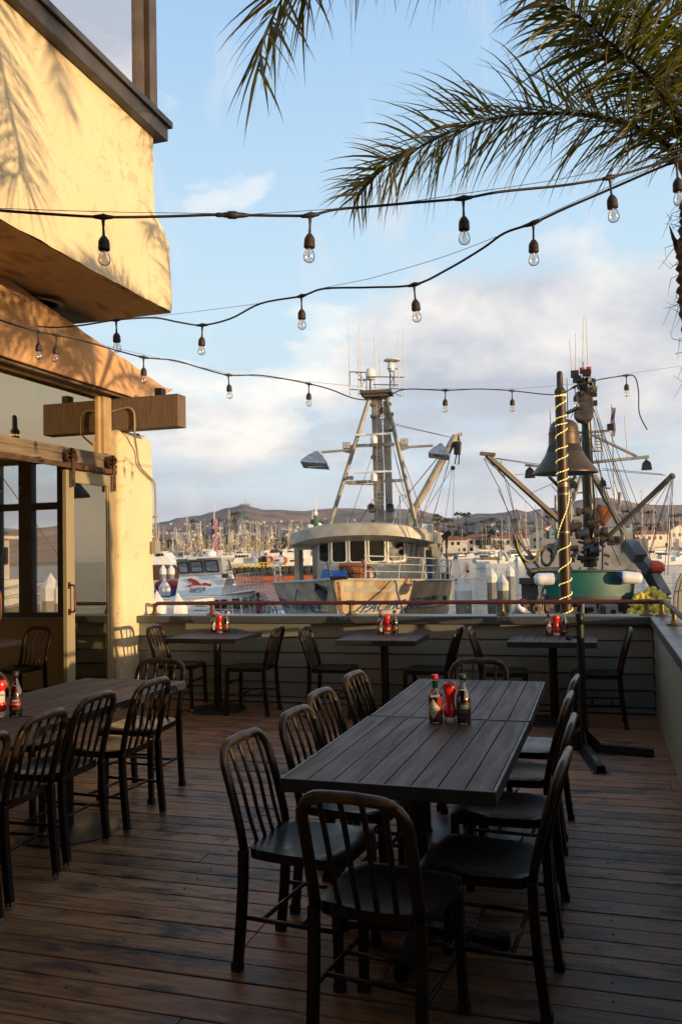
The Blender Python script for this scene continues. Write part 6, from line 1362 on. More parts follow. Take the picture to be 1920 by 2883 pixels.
# ---------------------------------------------------------------- generic boat builders
def trawler(name, label, loc_, rz, L=16, hc=None, bc_=None, hs=None, seed=0, group=None, mast=8, booms=True, rigs=True, antennas=3, cat='fishing boat'):
    r = random.Random(seed); t = thing(name, label, cat, loc_, rz, group); hc = hc or white; B = L*.3; hh = Hull(L, B, L*.17, L*.10, rake=L*.09, full=.4, stern=.85, draft=.4, y0=-L/2)
    hh.shell(.25, 1, 14, 4).build('hull', hc, t, world=False, smooth=50); hh.shell(0, .25, 14, 2).build('hull_bottom', bc_ or blu, t, world=False, smooth=50); hh.deck(.3, 10).build('deck', whitew, t, world=False)
    z0 = L*.10; y0 = -L*.20 if r.random() < .6 else L*.05; w_ = B*.36; m = hs or white; mb = MB()
    loft(mb, [[V((-w_*1.1, y0-.5, z0)), V((w_*1.1, y0-.5, z0)), V((w_*1.1, y0+L*.3, z0)), V((-w_*1.1, y0+L*.3, z0))], [V((-w_*1.1, y0-.3, z0+1.5)), V((w_*1.1, y0-.3, z0+1.5)), V((w_*1.1, y0+L*.3, z0+1.5)), V((-w_*1.1, y0+L*.3, z0+1.5))]])
    mb.b(-w_*.9, w_*.9, y0+.1, y0+L*.16, z0+1.51, z0+3.1); mb.b(-w_*1.05, w_*1.05, y0-.3, y0+L*.18, z0+3.11, z0+3.24); H = mb.build('house', m, t, world=False)
    for i in range(4):
        x0 = -w_*.82+i*w_*.42; win(t, [(x0, y0+.08, z0+2.1), (x0+w_*.36, y0+.08, z0+2.1), (x0+w_*.36, y0+.08, z0+2.8), (x0, y0+.08, z0+2.8)], .05, .02, fm=winf, rad=.05)
    for s_ in (-1, 1):
        for i in range(3):
            ya = y0+.4+i*L*.045; q = [(s_*w_*.91, ya, z0+2.1), (s_*w_*.91, ya+L*.035, z0+2.1), (s_*w_*.91, ya+L*.035, z0+2.8), (s_*w_*.91, ya, z0+2.8)]
            if s_ < 0: q = [q[1], q[0], q[3], q[2]]
            win(t, q, .05, .02, fm=winf, rad=.05)
    mb = MB(); ym_ = y0+L*.2; mb.tube([(0, ym_, z0), (0, ym_, z0+mast)], [.13, .08], 7); mb.b(-1.2, 1.2, ym_-.06, ym_+.06, z0+mast*.72, z0+mast*.72+.12); mb.b(-.7, .7, ym_-.05, ym_+.05, z0+mast*.9, z0+mast*.9+.1)
    spread = r.choice([.10, .3, .55])
    if booms:
        mb.tube([(0, ym_, z0+1.6), (L*.05*r.choice([-1, 1]), ym_+L*.32, z0+mast*.62)], [.1, .08], 6)
        for s_ in (-1, 1): mb.tube([(s_*B*.35, ym_, z0), (s_*(B*.35+mast*spread), ym_+.5, z0+mast*(1.08-spread*.7))], [.07, .05], 6)
    mb.tube([(-.7, ym_+1.5, z0), (-.1, ym_, z0+mast*.8)], .06, 5); mb.tube([(.7, ym_+1.5, z0), (.1, ym_, z0+mast*.8)], .06, 5)
    mm = mb.build('mast', M('far_mast_paint', (.60, .48, .33), .5, col2=(.26, .20, .13), scale=2), t, world=False)
    mb = MB()
    for k in range(antennas): x = r.uniform(-1.0, 1.0); mb.tube([(x, ym_, z0+mast*.72), (x+r.uniform(-.1, .1), ym_, z0+mast*.72+r.uniform(2, 4))], .03, 4)
    mb.sph((.5, ym_, z0+mast*.72+.4), .25, 8); mb.build('antenna', white, mm, world=False)
    if rigs:
        mb = MB()
        for a, b in (((0, ym_, z0+mast), (0, -L*.48, L*.17)), ((0, ym_, z0+mast), (0, L*.48, z0)), ((0, ym_, z0+mast*.9), (B*.45, ym_+1, z0)), ((0, ym_, z0+mast*.9), (-B*.45, ym_+1, z0))): mb.cyl(a, b, .02, n=3)
        mb.build('rigging', ropem, t, world=False)
    mb = MB(); rails(mb, hh.edge(1, .05, .5, 8, 1), .7, 2, .03, 2); rails(mb, hh.edge(-1, .05, .5, 8, 1), .7, 2, .03, 2); mb.build('railing', MAT['rail_steel'], t, world=False)
    return t
def sailboat(name, label, loc_, rz, L=11, seed=0, group=None, hc=None, mast=13, cov=None):
    r = random.Random(seed); t = thing(name, label, 'sailboat', loc_, rz, group); hh = Hull(L, L*.3, L*.12, L*.09, rake=L*.1, full=.5, stern=.7, draft=.3, y0=-L/2)
    hh.shell(0, 1, 12, 4).build('hull', hc or white, t, world=False, smooth=50); hh.deck(.02, 8).build('deck', whitew, t, world=False)
    mb = MB(); z0 = L*.09; loft(mb, [[V((-.9, -L*.2, z0)), V((.9, -L*.2, z0)), V((1.1, L*.15, z0)), V((-1.1, L*.15, z0))], [V((-.7, -L*.12, z0+.6)), V((.7, -L*.12, z0+.6)), V((.9, L*.15, z0+.7)), V((-.9, L*.15, z0+.7))]]); mb.build('cabin', white, t, world=False)
    mb = MB(); mb.tube([(0, -L*.08, z0), (0, -L*.08, z0+mast)], [.10, .07], 6); mb.cyl((-1.1, -L*.08, z0+mast*.55), (1.1, -L*.08, z0+mast*.55), .04, n=5); mb.cyl((0, -L*.08, z0+1.5), (0, L*.32, z0+1.6), .07, n=6)
    for a, b in (((0, -L*.08, z0+mast), (0, -L*.48, z0+.3)), ((0, -L*.08, z0+mast), (0, L*.48, z0)), ((1.1, -L*.08, z0+mast*.55), (1.4, 0, z0)), ((-1.1, -L*.08, z0+mast*.55), (-1.4, 0, z0)), ((0, -L*.08, z0+mast), (1.1, -L*.08, z0+mast*.55)), ((0, -L*.08, z0+mast), (-1.1, -L*.08, z0+mast*.55))): mb.cyl(a, b, .02, n=3)
    mb.build('mast', M('sail_mast', (.52, .46, .38), .4), t, world=False)
    mb = MB(); mb.tube([(0, -L*.06, z0+1.75), (0, L*.1, z0+1.8), (0, L*.31, z0+1.72)], [.12, .2, .1], 8); mb.build('sail_cover', cov or blu, t, world=False)
    return t
def wpt(px_, D): p = P(px_, 1560, D); return (p.x, p.y, WZ)
# specific mid-distance boats
yt = thing('motor_yacht', 'white motor yacht with a swept cabin half hidden by the stucco pillar', 'yacht', (*wpt(450, 75)[:2], WZ), YAW)
def c4(x, y, D): return P(400+x*.2934, 1350+y*.2934, D)
ly = lambda x, y, D: loc(yt, c4(x, y, D))
mb = MB(); mb.prism([(60, 700), (205, 702), (255, 755), (290, 800), (330, 806), (335, 825), (50, 825)], 0, 3.5, lambda a, b, d: tuple(ly(a, b, 74)+V((0, d, 0)))); mb.build('cabin', white, yt, world=False)
for q in (((130, 738), (180, 738), (170, 705), (138, 706)), ((186, 735), (215, 732), (200, 708), (180, 706))): win(yt, [ly(*p, 73.9) for p in q], .1, .05, fm=winf)
br = thing('brown_boat', 'dark brown hull with pale lettering seen behind the dive boat at the far left', 'boat', (*wpt(480, 64)[:2], WZ), YAW)
lb_ = lambda x, y, D: loc(br, c4(x, y, D))
MB().prism([(40, 824), (560, 835), (560, 972), (40, 968)], 0, 4, lambda a, b, d: tuple(lb_(a, b, 66)+V((0, d, 0)))).build('hull', M('brown_hull', (.085, .045, .02), .6, col2=(.045, .022, .012), scale=.6), br, world=False)
text_mb('GLI', 3.9, lambda X, Y, Z: tuple(lb_(410, 853, 65.9)+V((X*.25, 0, Y*.25)))).build('lettering', M('gold_lettering', (.65, .48, .20), .5), br, world=False, fix=False)
rd = thing('red_boat', 'low red hulled boat lying between the pilings at the far left', 'boat', (*wpt(470, 40)[:2], WZ), YAW)
lr_ = lambda x, y, D: loc(rd, c4(x, y, D))
MB().prism([(110, 975), (345, 965), (350, 1060), (110, 1075)], 0, 3, lambda a, b, d: tuple(lr_(a, b, 41)+V((0, d, 0)))).build('hull', M('red_hull', (.42, .045, .02), .5, col2=(.22, .02, .015), scale=1), rd, world=False, bevel=.2)
MB().prism([(110, 1062), (350, 1055), (350, 1130), (110, 1130)], 0, 3, lambda a, b, d: tuple(lr_(a, b, 40.5)+V((0, d, 0)))).build('blue_bottom', M('blue_hull', (.02, .07, .28), .5), rd, world=False)
a = P(430, 1690, 27); dk2 = thing('floating_dock', 'pale floating dock with ropes left of the dive boat', 'dock', tuple(a)); mb = MB(); mb.b(a.x-4, a.x+1.6, a.y-.3, a.y+1.2, WZ-.1, P(430, 1694, 26).z); mb.build('float', whitew, dk2)
# barge
bg_ = thing('barge', 'long black work barge with an orange waterline and yellow railings', 'barge', (*wpt(760, 108)[:2], WZ), YAW)
lg = lambda x, y, D=108: loc(bg_, c4(x, y, D))
a, b = lg(840, 870), lg(1700, 870)
MB().b(a.x, b.x, 0, 9, .55, lg(1000, 850).z).build('hull', M('barge_black', (.055, .035, .02), .8, col2=(.02, .014, .01), scale=1.5, bump=.3), bg_, world=False)
MB().b(a.x, b.x, .01, 9, -.3, .55).build('boot_top', orangep, bg_, world=False)
mb = MB(); x = a.x+.5
while x < b.x-.5: mb.lathe([(.18, -.15), (.42, -.12), (.42, .12), (.18, .15)], (x, -.1, lg(1000, 880).z), 12, Matrix.Rotation(R_(90), 3, 'X')); x += .95
mb.build('tyre_fenders', blackp, bg_, world=False)
mb = MB()
for x0, x1, y0 in ((870, 1000, 812), (1000, 1120, 806), (1130, 1240, 800)):
    p, q = lg(x0, 856), lg(x1, 852); top = lg(x0, y0).z
    for z in (top, (top+p.z)/2): mb.b(p.x, q.x, .3, .42, z-.06, z+.06)
    for k in range(4): xx = p.x+(q.x-p.x)*k/3; mb.b(xx-.06, xx+.06, .3, .42, p.z, top)
mb.build('yellow_railing', yel, bg_, world=False)
def block_ship(name, label, cat, D, polys, wins, extra=()):
    base = wpt(400+sum(p[0] for p in polys[0][0])/len(polys[0][0])*.2934, D); t = thing(name, label, cat, base, YAW); f = lambda x, y, DD=D: loc(t, c4(x, y, DD))
    for i, (poly, dp, mt, nm) in enumerate(polys): MB().prism(poly, 0, dp, lambda a, b, d, i=i: tuple(f(a, b, D+i*.3)+V((0, d, 0)))).build(nm, mt, t, world=False)
    for (x0, x1, y0, y1) in wins: win(t, [f(x0, y1, D-.1), f(x1, y1, D-.1), f(x1, y0, D-.1), f(x0, y0, D-.1)], .08, .05, fm=winf, rad=.2)
    for e in extra: e(t, f)
    return t
def ringbuoy(x, y, D):
    def e(t, f): c = f(x, y, D-.2); MB().tube([c+V((.42*math.cos(a), 0, .42*math.sin(a))) for a in [k*math.pi/8 for k in range(17)]], .13, 6).build('life_ring', M('ring_orange', (.6, .12, .06), .5), t, world=False)
    return e
block_ship('research_ship', 'white ship with portholes and a crane arm moored behind the barge', 'ship', 118, [([(1330, 848), (1345, 760), (1540, 752), (1600, 752), (1600, 850)], 8, white, 'hull'), ([(1362, 752), (1395, 690), (1440, 665), (1560, 640), (1600, 640), (1600, 752)], 6, white, 'superstructure'), ([(1465, 665), (1440, 530), (1450, 528), (1490, 600), (1500, 665)], .4, white, 'crane_arm')], [(1425, 1460, 772, 788), (1480, 1518, 766, 784), (1535, 1552, 762, 782), (1400, 1440, 684, 698), (1475, 1510, 682, 698)], [ringbuoy(1363, 775, 118)])
block_ship('crew_boat', 'white crew boat with a life ring and dark deck gear moored behind the barge', 'boat', 114, [([(1195, 765), (1190, 748), (1330, 742), (1345, 790), (1300, 850), (1200, 850)], 5, M('boat_bluewhite', (.5, .54, .6), .5), 'hull'), ([(1110, 760), (1150, 735), (1200, 745), (1195, 850), (1120, 850)], 4, blackp, 'dark_equipment'), ([(1215, 742), (1218, 710), (1300, 706), (1300, 740)], 2, whitew, 'raft_canister'), ([(1220, 706), (1240, 672), (1290, 668), (1320, 700)], 3, M('boat_cover_navy', (.03, .035, .06), .8), 'cover')], [(1280, 1320, 768, 784)], [ringbuoy(1230, 770, 114)])
block_ship('cabin_cruiser', 'small white cabin cruiser with five square windows moored behind the barge', 'boat', 116, [([(872, 806), (880, 770), (1050, 770), (1075, 808)], 5, white, 'hull'), ([(888, 770), (892, 720), (1045, 716), (1052, 768)], 4, whitew, 'cabin'), ([(884, 720), (890, 712), (1050, 709), (1050, 717)], 5, white, 'roof')], [(898, 916, 726, 748), (924, 946, 725, 748), (952, 970, 725, 748), (976, 996, 724, 747), (1002, 1020, 724, 747)])
# green topped pilot mast behind the wheelhouse roof
gmast = thing('ship_mast', 'green and white ship mast with domes behind the left end of the grey roof', 'mast', tuple(P(888, 1560, 120))); mb = MB(); mb.tube([P(889, 1540, 120), P(890, 1500, 120)], [.8, .5], 8); mb.build('lower_mast', M('tan_mast', (.55, .42, .25), .6), gmast)
mb = MB(); mb.tube([P(886, 1476, 120), P(886, 1462, 120)], .62, 10); mb.tube([P(888, 1500, 120), P(888, 1450, 120)], .2, 6); mb.build('green_drum', M('mast_green', (.01, .09, .06), .5), gmast)
mb = MB(); mb.tube([P(889, 1450, 120), P(890, 1405, 120)], [.15, .05], 6)
for x, y in ((876, 1480), (899, 1478), (871, 1482), (888, 1446)): mb.sph(P(x, y, 120), .38, 8)
mb.build('dome', white, gmast)
# the marina behind: prototypes then linked copies
GA = 'fishing boats crowded in the far marina'; LA = 'far fishing boat with pale mast and booms in the crowded marina'
protos = [trawler('fishing_boat', LA, (*wpt(560, 190)[:2], WZ), 1.2, 14, white, blu, None, 1, GA, 9), trawler('fishing_boat', LA, (*wpt(610, 175)[:2], WZ), 2.0, 13, whitew, redp, whitew, 2, GA, 8), trawler('fishing_boat', LA, (*wpt(690, 190)[:2], WZ), .5, 15, M('navy_hull', (.03, .04, .09), .5), blackp, white, 3, GA, 9)]
GS = 'sailboats in the far marina'; LS = 'far sailboat with a bare pale mast in the marina'
sp = [sailboat('sailboat', LS, (*wpt(520, 230)[:2], WZ), 1.5, 11, 1, GS, None, 13), sailboat('sailboat', LS, (*wpt(640, 240)[:2], WZ), 1.2, 12, 2, GS, M('sail_navy', (.03, .05, .12), .4), 15, M('cover_tan', (.3, .24, .15), .8)), sailboat('sailboat', LS, (*wpt(1460, 230)[:2], WZ), 1.7, 10, 3, GS, white, 12, whitew)]
rr = random.Random(21)
for i in range(52):
    x = rr.uniform(425, 880); D = rr.uniform(150, 260)
    copy_tree(rr.choice(protos), wpt(x, D), rr.uniform(0, 6.28), scale=rr.uniform(.6, .95))
for i in range(30):
    x = rr.uniform(425, 880) if i < 14 else rr.uniform(900, 1290); D = rr.uniform(240, 350)
    if i >= 14: D = rr.uniform(290, 345)
    copy_tree(rr.choice(sp), wpt(x, D), rr.uniform(0, 6.28), scale=rr.uniform(.6, 1.0))
for x, top, D in ((1298, 1530, 300), (1356, 1497, 300), (1408, 1446, 210), (1440, 1442, 230), (1398, 1525, 300), (1470, 1460, 260), (1493, 1430, 230), (1508, 1448, 240), (1521, 1437, 250), (1528, 1436, 235), (1799, 1402, 170), (1852, 1440, 240), (1876, 1370, 150), (1910, 1410, 170), (1895, 1465, 280), (1843, 1470, 300), (1745, 1470, 280), (1770, 1480, 300), (1700, 1470, 300), (1890, 1440, 240), (1660, 1440, 240), (1640, 1475, 280), (1560, 1460, 270), (1585, 1480, 290), (1820, 1480, 320), (1919, 1455, 230), (1935, 1430, 190), (1368, 1540, 290), (1545, 1490, 300), (1720, 1500, 320)):
    h = (P(x, top, D).z-WZ)/14.2; copy_tree(rr.choice(sp), wpt(x, D), rr.choice([0, 1, 2, 3])*1.57+rr.uniform(-.4, .4)+YAW, scale=max(.7, min(1.5, h)))
for x, D, a in ((1385, 215, 1.8), (1250, 260, 1.4), (1560, 230, 1.6), (1780, 160, 1.5), (1850, 150, 1.4), (1905, 140, 1.7), (1470, 250, 1.5), (1320, 270, 1.6), (1150, 270, 1.2), (1080, 280, 1.2)):
    c = copy_tree(protos[1] if a < 1.5 else protos[0], wpt(x, D), a+YAW, scale=rr.uniform(.45, .7), label='far white fishing boat moored in front of the red roofed houses', group='boats moored before the waterfront houses')
# white canopy ferry / houseboat and grey inflatable right of centre
hbb = thing('water_taxi', 'low white canopy boat crossing the channel in front of the waterfront houses', 'boat', wpt(1382, 150), YAW+R_(5))
l7 = lambda x, y, D=150: loc(hbb, c6(x, y, D))
a, b = l7(95, 1735), l7(275, 1735)
MB().prism([(98, 1712), (275, 1712), (268, 1738), (110, 1738)], 0, 3, lambda x, y, d: tuple(l7(x, y)+V((0, d, 0)))).build('hull', white, hbb, world=False)
MB().prism([(130, 1640), (290, 1640), (296, 1648), (120, 1650)], 0, 3.2, lambda x, y, d: tuple(l7(x, y, 149.8)+V((0, d, 0)))).build('canopy', white, hbb, world=False)
mb = MB()
for x in (135, 165, 200, 235, 270, 285): mb.cyl(l7(x, 1712), l7(x, 1645), .07, n=5)
mb.prism([(160, 1690), (270, 1690), (270, 1712), (160, 1712)], .5, 2.5, lambda x, y, d: tuple(l7(x, y)+V((0, d, 0)))); mb.build('cabin_frame', M('cabin_brown', (.25, .17, .09), .6), hbb, world=False)
ib = thing('inflatable_boat', 'grey and white inflatable boat beside the canopy boat in the channel', 'boat', wpt(1418, 146), YAW)
l8 = lambda x, y, D=146: loc(ib, c6(x, y, D))
MB().tube([l8(268, 1715), l8(268, 1660), l8(285, 1648), l8(305, 1660), l8(330, 1715)], .30, 8).build('tube', M('grey_tube', (.4, .4, .42), .6), ib, world=False, smooth=True)
MB().prism([(262, 1712), (335, 1712), (330, 1737), (270, 1737)], 0, 2, lambda x, y, d: tuple(l8(x, y)+V((0, d, 0)))).build('hull', white, ib, world=False)
# boat seen through the restaurant's end windows, and an unseen trawler added farther right to shade the skiff, mirrored in the glass
tw = trawler('fishing_boat', 'big tan hulled trawler with blue bottom and white mast seen through the restaurant windows', (*wpt(-190, 33)[:2], WZ), YAW+R_(84), 13, M('tan_hull', (.55, .44, .27), .5, col2=(.42, .32, .19), scale=1), M('blue_boot', (.05, .09, .20), .5), M('red_white_house', (.62, .55, .45), .5), 8, None, 9.5, True, True, 3)
nets = MB(); rr = random.Random(8); 
for k in range(26): a = V((rr.uniform(-1.5, 1.5), rr.uniform(4, 8), 2.0)); nets.tube([a, a+V((rr.uniform(-.5, .5), rr.uniform(-5, -2), rr.uniform(2.5, 5)))], .08, 5)
nets.build('hanging_net', M('rust_net', (.28, .12, .06), .9, col2=(.12, .06, .04), scale=3), tw, world=False)
MB().b(-2.2, 2.2, -1, 1.5, 2.6, 3.4).build('red_locker', redp, tw, world=False)
piling(142, 1612, 24, 'white capped piling seen through the right pane of the restaurant end window', .5); piling(172, 1618, 24, 'white capped piling at the edge of the restaurant end window', .5)
ts = thing('small_boat', 'small pale turquoise boat seen through the restaurant end window', 'boat', (*wpt(125, 27)[:2], WZ), YAW+R_(60)); hq = Hull(5, 1.9, 1.3, 1.0, rake=.5, draft=.2, y0=-2.5); hq.shell(0, 1, 12, 4).build('hull', M('turquoise', (.22, .48, .42), .5), ts, world=False, smooth=50); hq.deck(.2, 6).build('deck', whitew, ts, world=False)
trawler('fishing_boat', 'white and tan trawler outside the photo on the right, mirrored in the glass', (15.5, 24.5, WZ), R_(8), 15, MAT['tan_hull'], blu, white, 9, None, 10, True, True, 3)
# ================================================================ FAR SHORE
def sheet(name, pts, mat): mb = MB().add(pts, [tuple(range(len(pts)))]); return tag(mb.build(name, mat, fix=False), kind='structure')
wm_ = bpy.data.materials.new('harbour_water'); wm_.use_nodes = True; t = wm_.node_tree; b = t.nodes['Principled BSDF']; b.inputs['Base Color'].default_value = (.016, .036, .042, 1); b.inputs['Roughness'].default_value = .06; b.inputs['IOR'].default_value = 1.333
cc = nd(t, 'ShaderNodeTexCoord'); mp_ = nd(t, 'ShaderNodeMapping'); mp_.inputs['Rotation'].default_value = (0, 0, -YAW); mp_.inputs['Scale'].default_value = (.55, 1.3, 1); t.links.new(cc.outputs['Object'], mp_.inputs[0])
na = nd(t, 'ShaderNodeTexNoise', i_Scale=.75, i_Detail=5, i_Roughness=.55); nb_ = nd(t, 'ShaderNodeTexNoise', i_Scale=.18, i_Detail=2)
for n in (na, nb_): t.links.new(mp_.outputs[0], n.inputs['Vector'])
bp_ = nd(t, 'ShaderNodeBump', i_Strength=1.0, i_Distance=.45); t.links.new(mth(t, 'ADD', na.outputs[0], mth(t, 'MULTIPLY', nb_.outputs[0], 1.4)), bp_.inputs['Height']); t.links.new(bp_.outputs[0], b.inputs['Normal'])
sheet('water', [(-900, -300, WZ), (900, -300, WZ), (900, 420, WZ), (-900, 420, WZ)], wm_)
# land: polar height field rising from the far shore to the ridges
prof = [(-600, 1480), (0, 1490), (200, 1478), (430, 1472), (470, 1466), (505, 1456), (560, 1450), (600, 1440), (645, 1428), (692, 1419), (720, 1428), (745, 1434), (790, 1434), (830, 1437), (860, 1438), (900, 1433), (940, 1430), (990, 1430), (1040, 1433), (1090, 1436), (1130, 1432), (1180, 1436), (1225, 1446), (1260, 1458), (1290, 1464), (1310, 1458), (1345, 1446), (1385, 1447), (1420, 1444), (1455, 1436), (1490, 1442), (1520, 1436), (1560, 1432), (1600, 1418), (1640, 1408), (1680, 1402), (1720, 1404), (1760, 1412), (1800, 1420), (1850, 1424), (1920, 1424), (2050, 1420), (2500, 1450)]
def pr_y(x):
    for (a, ya), (b, yb) in zip(prof[:-1], prof[1:]):
        if a <= x <= b: f = (x-a)/(b-a); f = f*f*(3-2*f); return ya+(yb-ya)*f
    return 1450
def hor(x): return 1549.6-.0197*(x-960)
def land(u, v):
    x = -500+3000*u; D = 368+(4200-368)*v**1.6; ridge = (hor(x)-pr_y(x))/CAM_F*3100+CAM_H-WZ
    f = max(0, min(1, (D-620)/(3100-620))); f = f**1.25 if D < 3100 else max(0, 1-(D-3100)/1800)
    p = P(x, 1550, D)
    n_ = noise.noise(V((p.x*.0022, p.y*.0022, 1)))*.55+abs(noise.noise(V((p.x*.005, p.y*.005, 4))))*.5+noise.noise(V((p.x*.016, p.y*.016, 9)))*.12
    edge_ = min(1, abs(D-3100)/700) if D < 3100 else 1
    h = ridge*f*(1+(n_-.2)*.8*edge_*(1-f*.35))
    low_ = 1.2+max(0, min(1, (D-380)/200))*3
    if D > 3100: h = ridge*f
    return (p.x, p.y, WZ+max(low_, h) if D > 369 else WZ-.5)
hm = M('hill_scrub', (.25, .135, .078), .95, col2=(.042, .044, .032), scale=.006, lo=.40, hi=.60, detail=9, bump=1, bscale=.02, bdist=10)
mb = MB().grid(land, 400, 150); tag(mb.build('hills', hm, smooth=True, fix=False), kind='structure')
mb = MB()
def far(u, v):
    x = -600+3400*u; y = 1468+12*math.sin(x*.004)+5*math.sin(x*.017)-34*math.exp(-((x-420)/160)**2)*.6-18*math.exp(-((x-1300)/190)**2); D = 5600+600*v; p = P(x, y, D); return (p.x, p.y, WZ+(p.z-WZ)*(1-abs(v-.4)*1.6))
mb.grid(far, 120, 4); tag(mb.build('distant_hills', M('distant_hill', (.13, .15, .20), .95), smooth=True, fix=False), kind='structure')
# hilltop mast cluster
tm = thing('hilltop_antennas', 'small radio masts and huts on top of the left hill', 'radio mast', tuple(P(690, 1421, 3080))); mb = MB()
for x, y0, w_ in ((690, 1400, 1.6), (696, 1412, 1.2), (684, 1417, 3), (704, 1418, 2)): mb.cyl(P(x, 1426, 3080), P(x, y0, 3080), w_, w_*.5, 5)
mb.box(P(690, 1422, 3080), (40, 10, 9)); mb.build('masts_and_huts', M('hut_grey', (.35, .33, .3), .8), tm)
# waterfront houses
stw = M('house_white', (.66, .60, .50), .85, col2=(.58, .51, .42), scale=.4); tile = M('roof_tile', (.30, .10, .05), .85, col2=(.20, .07, .04), scale=1); 
def house(w_, d, h, gable=True, seed=0):
    r = random.Random(seed); t = thing('waterfront_house', 'white stucco house with a red tiled roof on the far shore', 'house', (0, 0, 0), 0, 'red roofed houses along the far shore')
    mb = MB(); mb.b(-w_/2, w_/2, 0, d, 0, h); mb.b(-w_*.2, w_*.25, -1.5, 0, 0, h*.5)
    mb.prism([(-w_/2, h), (w_/2, h), (0, h+w_*.22)], .01, d-.01, lambda a, b, q: (a, q, b)) if gable else None; mb.build('walls', stw, t, world=False)
    mb = MB()
    if gable:
        for s_ in (-1, 1): a = V((0, 0, h+w_*.22+.15)); e = V((s_*(w_/2+.6), 0, h-.1)); mb.add([a+V((0, -.5, 0)), e+V((0, -.5, 0)), e+V((0, d+.5, 0)), a+V((0, d+.5, 0)), a+V((0, -.5, .3)), e+V((0, -.5, .3)), e+V((0, d+.5, .3)), a+V((0, d+.5, .3))], [(0, 1, 2, 3), (7, 6, 5, 4), (0, 4, 5, 1), (1, 5, 6, 2), (2, 6, 7, 3), (3, 7, 4, 0)])
    else: loft(mb, [[V((-w_/2-.6, -.6, h)), V((w_/2+.6, -.6, h)), V((w_/2+.6, d+.6, h)), V((-w_/2-.6, d+.6, h))], [V((-w_/4, d*.4, h+1.9)), V((w_/4, d*.4, h+1.9)), V((w_/4, d*.6, h+1.9)), V((-w_/4, d*.6, h+1.9))]])
    mb.build('roof', tile, t, world=False)
    n_ = int(w_/2.6)
    for fl_ in (0, 1):
        for i in range(n_):
            x = -w_/2+(i+.5)*w_/n_; z = h*(.12+.5*fl_)
            if r.random() < .2: continue
            win(t, [(x-.65, -.04 if not (-w_*.2 < x < w_*.25 and fl_ == 0) else -1.54, z), (x+.65, -.04 if not (-w_*.2 < x < w_*.25 and fl_ == 0) else -1.54, z), (x+.65, -.04 if not (-w_*.2 < x < w_*.25 and fl_ == 0) else -1.54, z+1.5), (x-.65, -.04 if not (-w_*.2 < x < w_*.25 and fl_ == 0) else -1.54, z+1.5)], .12, .05, fm=brownp, rad=.1)
    return t
hs_ = [house(13, 9, 6.5, True, 1), house(16, 10, 6.0, False, 2), house(9, 9, 7.5, True, 3)]
rr = random.Random(31); x = 985; i = 0
while x < 1960:
    D = rr.uniform(372, 384); p = P(x, 1560, D); k = rr.choice([0, 1, 2, 1]); s_ = rr.uniform(.85, 1.15)
    if i < 3: o = hs_[i]; o.location = (p.x, p.y, WZ+1.3); o.rotation_euler = (0, 0, YAW+rr.uniform(-.3, .3))
    else: copy_tree(hs_[k], (p.x, p.y, WZ+1.3), YAW+rr.uniform(-.35, .35), scale=s_)
    if rr.random() < .45: p2 = P(x+rr.uniform(10, 40), 1560, D+24); copy_tree(hs_[rr.randint(0, 2)], (p2.x, p2.y, WZ+3.2), YAW+rr.uniform(-.3, .3), scale=s_)
    x += rr.uniform(56, 92)*s_; i += 1
# distant hillside houses: linked copies
hh0 = MB().b(-7, 7, -5, 5, -3, 4).add([(-8, -6, 4), (8, -6, 4), (8, 6, 4), (-8, 6, 4), (-4, 0, 6.5), (4, 0, 6.5)], [(0, 1, 5, 4), (1, 2, 5), (2, 3, 4, 5), (3, 0, 4)]).build('hillside_house', M('hill_house', (.50, .44, .37), .9, col2=(.20, .16, .13), scale=.1))
tag(hh0, 'tiny pale house scattered on the lower hillside behind the marina', 'house', 'houses on the hillside'); hh0.location = land(.32, .45)
for i in range(230):
    xx = rr.uniform(400, 1000) if i < 175 else rr.uniform(1380, 1920); v = rr.uniform(.26, .66); u = (xx+500)/3000; p = land(u, v); D = 368+3832*v**1.6
    if p[2] > WZ+95: continue
    c = hh0.copy(); COL.objects.link(c); c.location = p; c.rotation_euler = (0, 0, rr.uniform(0, 3)); s_ = rr.uniform(.35, .75); c.scale = (s_, s_, s_)
# trees behind the waterfront
treem = M('tree_leaf', (.050, .060, .022), .9, col2=(.025, .032, .014), scale=.8)
def far_tree(seed, w_=5, h=8):
    r = random.Random(seed); t = thing('tree', 'dark green round tree behind the waterfront houses', 'tree', (0, 0, 0), 0, 'round trees behind the waterfront'); MB().tube([(0, 0, 0), (.1, 0, h*.5)], [.4, .2], 6).build('trunk', palmt, t, world=False)
    mb = MB()
    for k in range(240):
        a = r.uniform(0, 6.28); q = r.random()**.5; z = r.uniform(-1, 1); R0 = math.sqrt(1-z*z)*q; lump = 1+.3*noise.noise(V((a*1.5, z*2, seed))); c = V((w_*.5*R0*math.cos(a)*lump, w_*.5*R0*math.sin(a)*lump, h*.62+z*h*.36*lump)); s_ = r.uniform(.35, .8)
        n_ = V((r.gauss(0, 1), r.gauss(0, 1), r.gauss(0, 1))).normalized(); u_ = n_.orthogonal().normalized()*s_; v_ = n_.cross(u_); mb.quad(c-u_-v_, c+u_-v_*.6, c+u_*.7+v_, c-u_+v_*.8)
    mb.build('crown', treem, t, world=False, fix=False); return t
